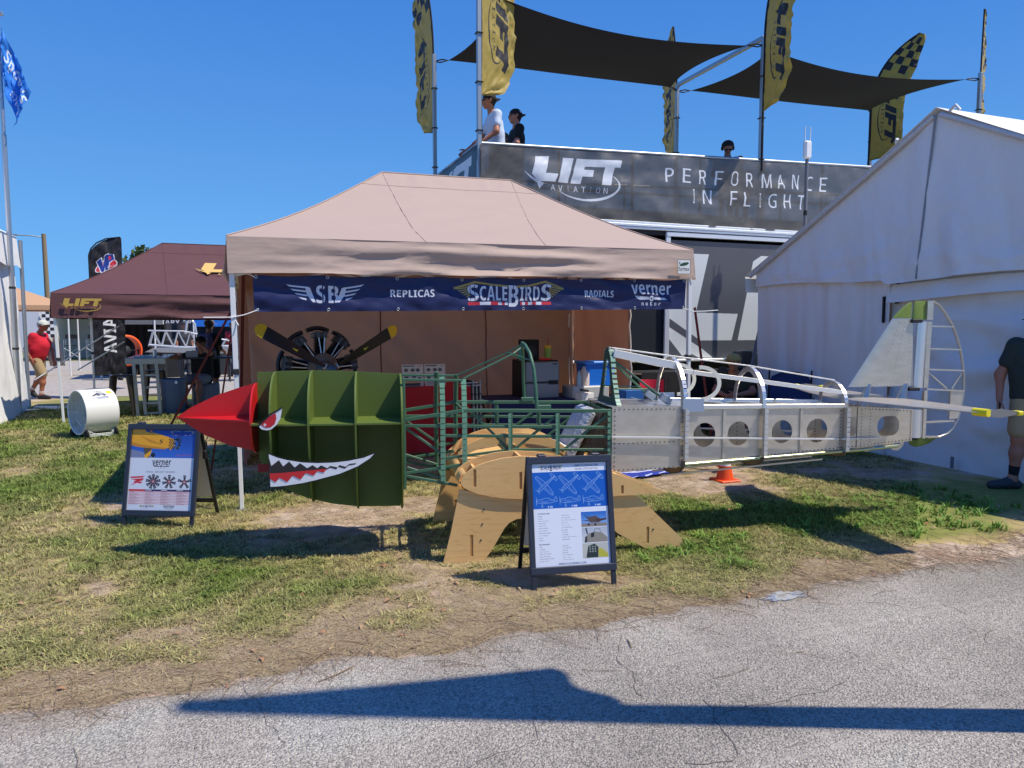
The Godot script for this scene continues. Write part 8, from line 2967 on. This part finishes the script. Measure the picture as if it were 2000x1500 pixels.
func people() -> void:
	# the man in the dark shirt at the right edge
	var p := standing()
	p.an = [Vector3(0.14, 0.09, -0.03), Vector3(-0.15, 0.09, 0.02)]
	p.toe = [Vector3(0.2, 0.035, 0.13), Vector3(-0.33, 0.035, 0.08)]
	p.kn = [Vector3(0.12, 0.5, 0.01), Vector3(-0.125, 0.5, 0.03)]
	p.el = [Vector3(0.27, 1.13, -0.04), Vector3(-0.285, 1.12, -0.05)]
	p.wr = [Vector3(0.27, 0.88, 0.04), Vector3(-0.30, 0.87, 0.03)]
	var rm := person("man in dark green printed T-shirt and khaki shorts at the right edge", Vector3(7.17, 0, -4.62), -42.0, p, {"cell": 0.012, "hand_cell": 0.0045, "face_cell": 0.006, "skin": "a8705a", "shirt": "2c3633", "shorts": "a8926f", "cap": "1a1a1e", "hair": "2a211b", "socks": "15151a", "sock_len": 0.34, "shoes": "35363b", "wide": 1.1, "belly": 0.02, "cuff": 0.8, "curl": 0.5, "look": -32.0})
	var pic := Pic.new(256, 256, Color(0, 0, 0, 0))
	write(pic, "CURTISS", Rect2(40, 30, 176, 44), Color("a9b2ad"))
	pic.rect(100, 84, 56, 4, Color("a9b2ad"))
	pic.poly(v2([20, 110, 60, 98, 130, 100, 200, 104, 230, 92, 236, 116, 200, 122, 120, 128, 60, 126]), Color("9ba5a0"))
	write(pic, "WARHAWK", Rect2(48, 146, 160, 34), Color("a9b2ad"), true, 0.2)
	pic.rect(40, 190, 176, 3, Color("7f8984"))
	write(pic, "1938", Rect2(98, 208, 60, 26), Color("a9b2ad"), false)
	var pm := mat("ffffff", 0.9, 0.0, pic.tex())
	pm.transparency = BaseMaterial3D.TRANSPARENCY_ALPHA_SCISSOR
	var q := mb()
	q.sheet(12, 10, func(u: float, v: float):
		var x := lerpf(-0.17, 0.17, u)
		var y := lerpf(1.06, 1.37, v)
		return Vector3(x, y, lerpf(0.185, 0.15, v * v) - x * x * 2.2))
	obj("shirt_print", q, pm, rm)
	var ph := mb()
	ph.box(Vector3(-0.31, 0.79, 0.06), Vector3(0.012, 0.14, 0.07), Basis(Vector3.RIGHT, 0.3), 0.004)
	tag(obj("phone", ph, M.black, self, rm.transform), "dark phone held in the hand of the man at the right edge", "phone")
	# walking man in red
	p = standing()
	p.chest += Vector3(0, 0, 0.06); p.neck += Vector3(0, -0.01, 0.10); p.head += Vector3(0, -0.02, 0.16)
	p.sh = [Vector3(0.17, 1.39, 0.06), Vector3(-0.17, 1.39, 0.06)]
	p.el = [Vector3(0.22, 1.08, 0.18), Vector3(-0.24, 1.12, -0.06)]
	p.wr = [Vector3(0.14, 0.80, 0.30), Vector3(-0.22, 0.90, 0.02)]
	p.kn = [Vector3(0.1, 0.51, -0.02), Vector3(-0.1, 0.52, 0.2)]
	p.an = [Vector3(0.1, 0.17, -0.24), Vector3(-0.1, 0.09, 0.13)]
	p.toe = [Vector3(0.11, 0.035, -0.13), Vector3(-0.11, 0.04, 0.31)]
	person("stout man in red T-shirt, khaki shorts and pale cap walking at left", Vector3(-4.3, 0, -18.5), 66.0, p, {"skin": "a8684c", "shirt": "c9182f", "shorts": "a08a66", "cap": "c5cabf", "hair": "b5ada2", "socks": "dcd8d0", "shoes": "26262b", "wide": 1.12, "belly": 0.06, "cuff": 0.88})
	var jk := mb()
	jk.sheet(10, 12, func(u: float, v: float):
		var y := lerpf(0.72, 1.36, v)
		return Vector3(lerpf(-0.16, 0.13, u) + 0.1 * (1.0 - v), y, 0.05 * sin(u * 8.0) + 0.03 * sin(v * 6.0)))
	tag(obj("jacket", jk, mat("cfcac6", 0.85), self, xf(Vector3(-4.02, 0, -18.62), 0.2)), "pale jacket carried in front of the man in red", "jacket")
	# bar customers
	p = standing()
	p.wr = [Vector3(0.22, 1.05, 0.22), Vector3(-0.22, 1.05, 0.22)]
	person("man seen from behind in dark green T-shirt and grey cap with a backpack", Vector3(-0.68, 0, -16.7), 158.0, p, {"skin": "a0705a", "shirt": "1f3a2c", "shorts": "1c2130", "cap": "6b665f", "hair": "3b332c", "shoes": "26262b", "socks": "d8d8d8", "wide": 1.1})
	backpack(Vector3(-0.68, 1.2, -16.7), deg_to_rad(158.0))
	p = seated(0.5)
	p.el[1] = Vector3(-0.42, 1.0, 0.12); p.wr[1] = Vector3(-0.62, 1.02, 0.3)
	p.el[0] = Vector3(0.30, 1.08, 0.22); p.wr[0] = Vector3(0.12, 1.22, 0.2)
	person("seated man in black T-shirt, sunglasses and grey shorts shading his eyes", Vector3(-0.78, 0, -15.35), -25.0, p, {"skin": "a8705a", "shirt": "17181b", "shorts": "85888f", "cap": "17181c", "glasses": true, "wide": 1.08, "shoes": "44454a"})
	p = standing()
	p.chest += Vector3(0, -0.04, 0.1); p.neck += Vector3(0, -0.1, 0.2); p.head += Vector3(0, -0.12, 0.26)
	p.sh = [Vector3(0.175, 1.30, 0.17), Vector3(-0.175, 1.30, 0.17)]
	p.el = [Vector3(0.27, 1.06, 0.25), Vector3(-0.27, 1.06, 0.25)]
	p.wr = [Vector3(0.12, 1.03, 0.45), Vector3(-0.12, 1.03, 0.45)]
	person("man in black cap and shirt bending over the bar behind the straps", Vector3(0.10, 0, -16.7), -40.0, p, {"skin": "8f6350", "shirt": "15161a", "shorts": "1c1d22", "cap": "1b1c20", "shoes": "222226"})
	# on the roof deck
	var dk := 3.49
	p = standing()
	p.chest += Vector3(0, 0, 0.05); p.neck += Vector3(0, 0, 0.09); p.head += Vector3(0, 0.0, 0.12)
	p.sh = [Vector3(0.18, 1.40, 0.06), Vector3(-0.18, 1.40, 0.06)]
	p.el = [Vector3(0.27, 1.12, 0.10), Vector3(-0.27, 1.12, 0.20)]
	p.wr = [Vector3(0.22, 0.93, 0.34), Vector3(-0.30, 0.93, 0.42)]
	person("man in white T-shirt and backward dark cap leaning on the deck rail", Vector3(3.86, dk, -10.88), -92.0, p, {"cell": 0.014, "skin": "b07458", "shirt": "c9d6ea", "shorts": "3a3f4a", "cap": "1c1d26", "brim": "6a6d78", "cap_back": true, "hair": "2a211c", "glasses": true, "look": -6.0, "hand_cell": 0.006})
	p = standing()
	p.el = [Vector3(0.26, 1.14, 0.06), Vector3(-0.26, 1.14, 0.06)]
	p.wr = [Vector3(-0.06, 1.12, 0.22), Vector3(0.08, 1.08, 0.2)]
	person("man in black T-shirt and backward white-front cap on the deck", Vector3(4.42, dk, -11.5), -96.0, p, {"cell": 0.014, "skin": "b57a66", "shirt": "141418", "shorts": "26282e", "cap": "17181f", "cap_front": "d9dde4", "cap_back": true, "hair": "1e1916", "glasses": true, "wide": 1.08})
	p = seated(0.62)
	person("person with olive cap half hidden between two men on the deck", Vector3(4.42, dk, -12.1), -70.0, p, {"skin": "b5735f", "shirt": "5a3a34", "cap": "4a4a3a", "glasses": true})
	p = seated(0.72)
	person("seated person with black headphones above the deck banner lettering", Vector3(8.74, dk, -11.5), -30.0, p, {"skin": "9c6a54", "shirt": "d6d8da", "hair": "19171a", "nod": 0.6, "glasses": true})
	var hp := mb()
	var hpts := []
	for i in 11: hpts.append(Vector3(cos(PI * i / 10) * 0.105, 0.04 + sin(PI * i / 10) * 0.095, -0.02))
	hp.tube(hpts, 0.014, 6)
	for s in [-1.0, 1.0]: hp.ball(Transform3D(Basis.from_scale(Vector3(0.028, 0.045, 0.04)), Vector3(0.1 * s, 0.0, 0.0)))
	tag(obj("headphones", hp, M.black, self, Transform3D(Basis.from_euler(Vector3(0.4, deg_to_rad(-30.0), 0)), Vector3(8.74, dk + 1.5, -11.5))), "black headphones on the head of the seated person on the deck", "headphones")
	p = seated(0.5)
	person("dark-haired person barely showing above the rail beside the headphones", Vector3(9.1, dk, -11.6), -40.0, p, {"skin": "8a5c48", "shirt": "3a3c44", "hair": "1b181a"})
	# seated behind the tail, and small figures far away
	p = seated(0.38, 0.2)
	p.wr = [Vector3(0.05, 0.62, 0.36), Vector3(-0.05, 0.6, 0.36)]
	p.chest += Vector3(0, -0.03, 0.06); p.neck += Vector3(0, -0.06, 0.12); p.head += Vector3(0, -0.08, 0.17)
	person("seated person in dark olive shirt behind the metal tail hoops", Vector3(6.72, 0, -8.55), -45.0, p, {"skin": "a9745a", "shirt": "3b3a2e", "shorts": "3d4a73", "cap": "a8965a", "hair": "4a3527", "wide": 1.05})
	p = standing()
	person("far person in red shirt and blue jeans between banner and drape", Vector3(-3.62, 0, -24.2), 20.0, p, {"skin": "b88468", "shirt": "cf2a34", "shorts": "8aa0bd", "cuff": 1.5, "cap": "b83038", "cell": 0.03})
	for fp in [[-1.7, -24.2, "2b2d35", "3f4350", "far person in dark shirt standing left of the silver airframe", 30.0], [-0.3, -24.6, "b03238", "4a4e5a", "far person in dull red shirt beyond the airframe", -20.0], [0.7, -24.0, "6a7078", "2b2d35", "far person in grey shirt beneath the blue canopy edge", 160.0]]:
		person(fp[4], Vector3(fp[0], 0, fp[1]), fp[5], standing(), {"skin": "a5745c", "shirt": fp[2], "shorts": fp[3], "cap": "2a2c33", "cell": 0.03, "cuff": 1.5})
	p = seated(0.62)
	person("far person in black sitting beside the director's chairs", Vector3(-6.15, 0, -39.8), -10.0, p, {"skin": "a5745c", "shirt": "1b1c22", "shorts": "1b1c22", "cell": 0.03, "cuff": 1.5})
	var cc := thing("camp_chair", "low dark camp chair under the person behind the tail hoops", "chair", Vector3(6.75, 0, -8.62), deg_to_rad(-45.0))
	var cs := mb()
	cs.box(Vector3(0, 0.34, 0.05), Vector3(0.5, 0.03, 0.45), Basis(), 0.01)
	cs.box(Vector3(0, 0.62, -0.24), Vector3(0.5, 0.5, 0.03), Basis(Vector3.RIGHT, -0.2), 0.01)
	obj("seat", cs, mat("1b2233", 0.8), cc)
	var cf := mb()
	for s in [-0.25, 0.25]:
		cf.rod(Vector3(s, 0, 0.25), Vector3(s, 0.36, -0.2), 0.012)
		cf.rod(Vector3(s, 0, -0.25), Vector3(s, 0.36, 0.25), 0.012)
	obj("frame", cf, M.dark, cc)

func backpack(at: Vector3, turn: float) -> void:
	var o := thing("backpack", "purple-grey backpack on the back of the man in green", "backpack", at, turn)
	var cl := relief(mat("66618f", 0.85), TEX.grain, 0.3, 2.0)
	var m := mb()
	m.box(Vector3(0, 0.0, -0.22), Vector3(0.32, 0.50, 0.17), Basis(), 0.07)
	obj("main_bag", m, cl, o)
	var f := mb()
	f.box(Vector3(0, -0.1, -0.32), Vector3(0.26, 0.24, 0.07), Basis(), 0.03)
	f.box(Vector3(0, 0.1, -0.315), Vector3(0.24, 0.13, 0.05), Basis(), 0.02)
	obj("front_pocket", f, mat("7d77ac", 0.85), o)
	for s in [-0.17, 0.17]:
		var p := mb()
		p.box(Vector3(s, -0.12, -0.21), Vector3(0.05, 0.2, 0.12), Basis(), 0.02)
		obj("side_pocket", p, mat("56527f", 0.85), o)
		var t := mb()
		t.tube([Vector3(s * 0.6, 0.22, -0.15), Vector3(s * 0.75, 0.29, -0.02), Vector3(s * 0.8, 0.2, 0.13), Vector3(s * 0.9, 0.0, 0.15)], 0.022, 6, true, 0.4)
		obj("strap", t, mat("23233a", 0.85), o)
	var h := mb()
	h.tube([Vector3(-0.05, 0.24, -0.2), Vector3(0, 0.29, -0.21), Vector3(0.05, 0.24, -0.2)], 0.01, 6)
	obj("handle", h, M.black, o)

# ---------------------------------------------------------------- grass and litter
func tuft(n: int, h: float, spread: float, flat: float, sd: int, wide: float) -> ArrayMesh:
	var r := RandomNumberGenerator.new()
	r.seed = sd
	var m := mb(Color.WHITE)
	for k in n:
		var a := r.randf() * TAU
		var base := Vector3(r.randf_range(-1, 1) * spread, 0, r.randf_range(-1, 1) * spread)
		var out := Vector3(cos(a), 0, sin(a))
		var side := Vector3(-out.z, 0, out.x) * wide * r.randf_range(0.7, 1.2)
		var hh := h * r.randf_range(0.5, 1.15)
		var fl := flat * r.randf_range(0.4, 1.3)
		var p1 := base + Vector3.UP * hh * 0.55 + out * hh * fl * 0.5
		var p2 := base + Vector3.UP * hh * (0.95 - fl * 0.25) + out * hh * fl * 1.25
		var t := r.randf_range(0.8, 1.15)
		m.col = Color(t, t, t * r.randf_range(0.8, 1.0))
		m.tri(base - side, base + side, p1 + side * 0.8)
		m.tri(base - side, p1 + side * 0.8, p1 - side * 0.8)
		m.tri(p1 - side * 0.8, p1 + side * 0.8, p2)
	return m.mesh()

func scatter(called: String, mesh: Mesh, list: Array, mt: Material, label := "", cat := "") -> void:
	var mm := MultiMesh.new()
	mm.transform_format = MultiMesh.TRANSFORM_3D
	mm.use_colors = true
	mm.mesh = mesh
	mm.instance_count = list.size()
	for i in list.size():
		mm.set_instance_transform(i, list[i][0])
		mm.set_instance_color(i, list[i][1])
	var o := MultiMeshInstance3D.new()
	o.name = called
	o.multimesh = mm
	o.material_override = mt
	add_child(o, true)
	o.set_meta("kind", "stuff")
	tag(o, label, cat)

func grass() -> void:
	var r := RandomNumberGenerator.new()
	r.seed = 77
	var gm := mat("ffffff", 0.75)
	gm.vertex_color_use_as_albedo = true
	gm.backlight_enabled = true
	gm.backlight = Color(0.35, 0.35, 0.35)
	var dm := mat("ffffff", 0.85)
	dm.vertex_color_use_as_albedo = true
	var near := [[], [], []]
	var straw := []
	var tone := noise(1.4, 66, 3)
	var yaw := deg_to_rad(20.7)
	var tries := 0
	while tries < 150000:
		tries += 1
		# even on the picture: more, smaller tufts close by
		var d := 3.2 + 13.0 * pow(r.randf(), 1.9)
		var x := r.randf_range(-0.82, 0.86) * d * 1.0 + 0.36 * d
		var D := d
		if x < -9.0 or x > 8.4: continue
		if x > 7.35 and D < 9.0: continue
		if D < road_edge(x) - 0.03: continue
		var c := cover(x, D)
		var t := tone.get_noise_2d(x, D)
		var sc := clampf(0.55 + 0.085 * D, 0.8, 2.0) * r.randf_range(0.7, 1.25)
		if c > 0.2 and r.randf() < c * 1.15:
			var lush := clampf(c + t * 0.3, 0, 1)
			var col := Color(0.30, 0.285, 0.10).lerp(Color(0.17, 0.25, 0.04), lush * lush)
			col = col.lerp(Color(0.50, 0.42, 0.20), clampf(0.85 - c + r.randf() * 0.5 - 0.25, 0.0, 0.9))
			col *= r.randf_range(0.5, 1.4)
			var k := r.randi() % 3
			var b := Basis(Vector3.UP, r.randf() * TAU).scaled(Vector3(sc, sc * lerpf(0.55, 1.15, lush) * r.randf_range(0.7, 1.3), sc))
			near[k].append([Transform3D(b, Vector3(x, 0.0, -D)), col])
		elif r.randf() < 0.45:
			var col := Color(0.58, 0.47, 0.30).lerp(Color(0.40, 0.29, 0.19), r.randf()) * r.randf_range(0.7, 1.2)
			var b := Basis(Vector3.UP, r.randf() * TAU).scaled(Vector3(sc, sc * 0.5, sc))
			straw.append([Transform3D(b, Vector3(x, 0.002, -D)), col])
	for k in 3:
		scatter("grass", tuft([11, 9, 8][k], [0.034, 0.045, 0.04][k], 0.028, [0.9, 0.75, 1.3][k], 200 + k, [0.0026, 0.0022, 0.0034][k]), near[k], gm, "short mown green and yellowing grass between the booths and the road", "grass")
	scatter("dry_grass", tuft(7, 0.035, 0.03, 2.4, 300, 0.0016), straw, dm, "dry straw-coloured thatch lying in the bare places of the lawn", "dry grass")
	# broad-leaved weeds in the greenest corner
	var weed := []
	for i in 900:
		var x := r.randf_range(2.2, 6.4)
		var D := r.randf_range(3.7, 5.2)
		if cover(x, D) < 0.72: continue
		weed.append([Transform3D(Basis(Vector3.UP, r.randf() * TAU).scaled(Vector3.ONE * r.randf_range(0.7, 1.3)), Vector3(x, 0, -D)), Color(0.17, 0.30, 0.045) * r.randf_range(0.8, 1.3)])
	scatter("weeds", tuft(7, 0.062, 0.02, 0.9, 400, 0.0055), weed, gm, "taller bright green blades beside the plywood cradle", "grass")
	# pine needles, twigs and dead leaves along the road edge
	var nd := mb(Color.WHITE)
	nd.tube([Vector3(-0.06, 0.003, 0.0), Vector3(0, 0.006, 0.006), Vector3(0.07, 0.003, -0.004)], 0.0009, 4, false)
	var needles := []
	for i in 3000:
		var x := r.randf_range(-3.2, 6.2)
		var e := r.randfn() * 0.16 + 0.1
		if r.randf() < 0.12: e = r.randf_range(-1.2, 2.4)
		var D := road_edge(x) + e
		if D < 1.2 or (e < -0.15 and r.randf() < 0.6): continue
		var col := Color(0.24, 0.14, 0.08).lerp(Color(0.42, 0.33, 0.22), r.randf()) * r.randf_range(0.6, 1.1)
		needles.append([Transform3D(Basis(Vector3.UP, r.randf() * TAU).scaled(Vector3.ONE * r.randf_range(0.6, 1.7)), Vector3(x, 0.012 if e < 0.0 else 0.002, -D)), col])
	scatter("pine_needles", nd.mesh(), needles, dm, "brown pine needles and twigs strewn along the road edge", "needles")
	var lf := mb(Color.WHITE)
	lf.sheet(4, 4, func(u: float, v: float): return Vector3((u - 0.5) * 0.05, 0.006 + 0.012 * sin(u * PI), (v - 0.5) * 0.022 * sin(u * PI * 0.9 + 0.2)))
	var leaves := []
	for i in 260:
		var x := r.randf_range(-2.5, 6.2)
		var D := road_edge(x) + r.randf_range(-0.1, 2.2)
		leaves.append([Transform3D(Basis.from_euler(Vector3(r.randf_range(-0.4, 0.4), r.randf() * TAU, 0)).scaled(Vector3.ONE * r.randf_range(0.5, 1.2)), Vector3(x, 0.006, -D)), Color(0.34, 0.15, 0.07).lerp(Color(0.40, 0.30, 0.18), r.randf())])
	scatter("dead_leaves", lf.mesh(), leaves, dm, "scattered curled brown dead leaves on the lawn edge", "leaves")
	for t in [[-0.2, 2.55, 0.5, 0.14, "straight pale"], [0.55, 2.1, 0.85, 0.16, "long slanting"], [-1.05, 2.95, 0.3, 0.09, "leftmost bent"], [1.75, 2.98, 1.9, 0.05, "short upright"], [0.35, 3.18, 2.6, 0.1, "dark forked"], [-0.55, 2.75, 0.2, 0.07, "small curved"]]:
		var m := mb()
		var u: Vector3 = Vector3(cos(t[2]), 0, sin(t[2])) * t[3]
		m.tube([-u + Vector3(0, 0.004, 0), Vector3(0, 0.007, 0.008), u + Vector3(0, 0.004, -0.01)], [0.0035, 0.003, 0.0018], 5)
		m.tube([Vector3(0, 0.006, 0.008), u * 0.5 + Vector3(0.01, 0.006, 0.05) * t[3] * 4.0], [0.002, 0.001], 4)
		tag(obj("twig", m, mat("8a765c", 0.9), self, xf(Vector3(t[0], 0.013, -t[1]))), t[4] + " dry twig on the pale asphalt", "twig", "twigs on the road")
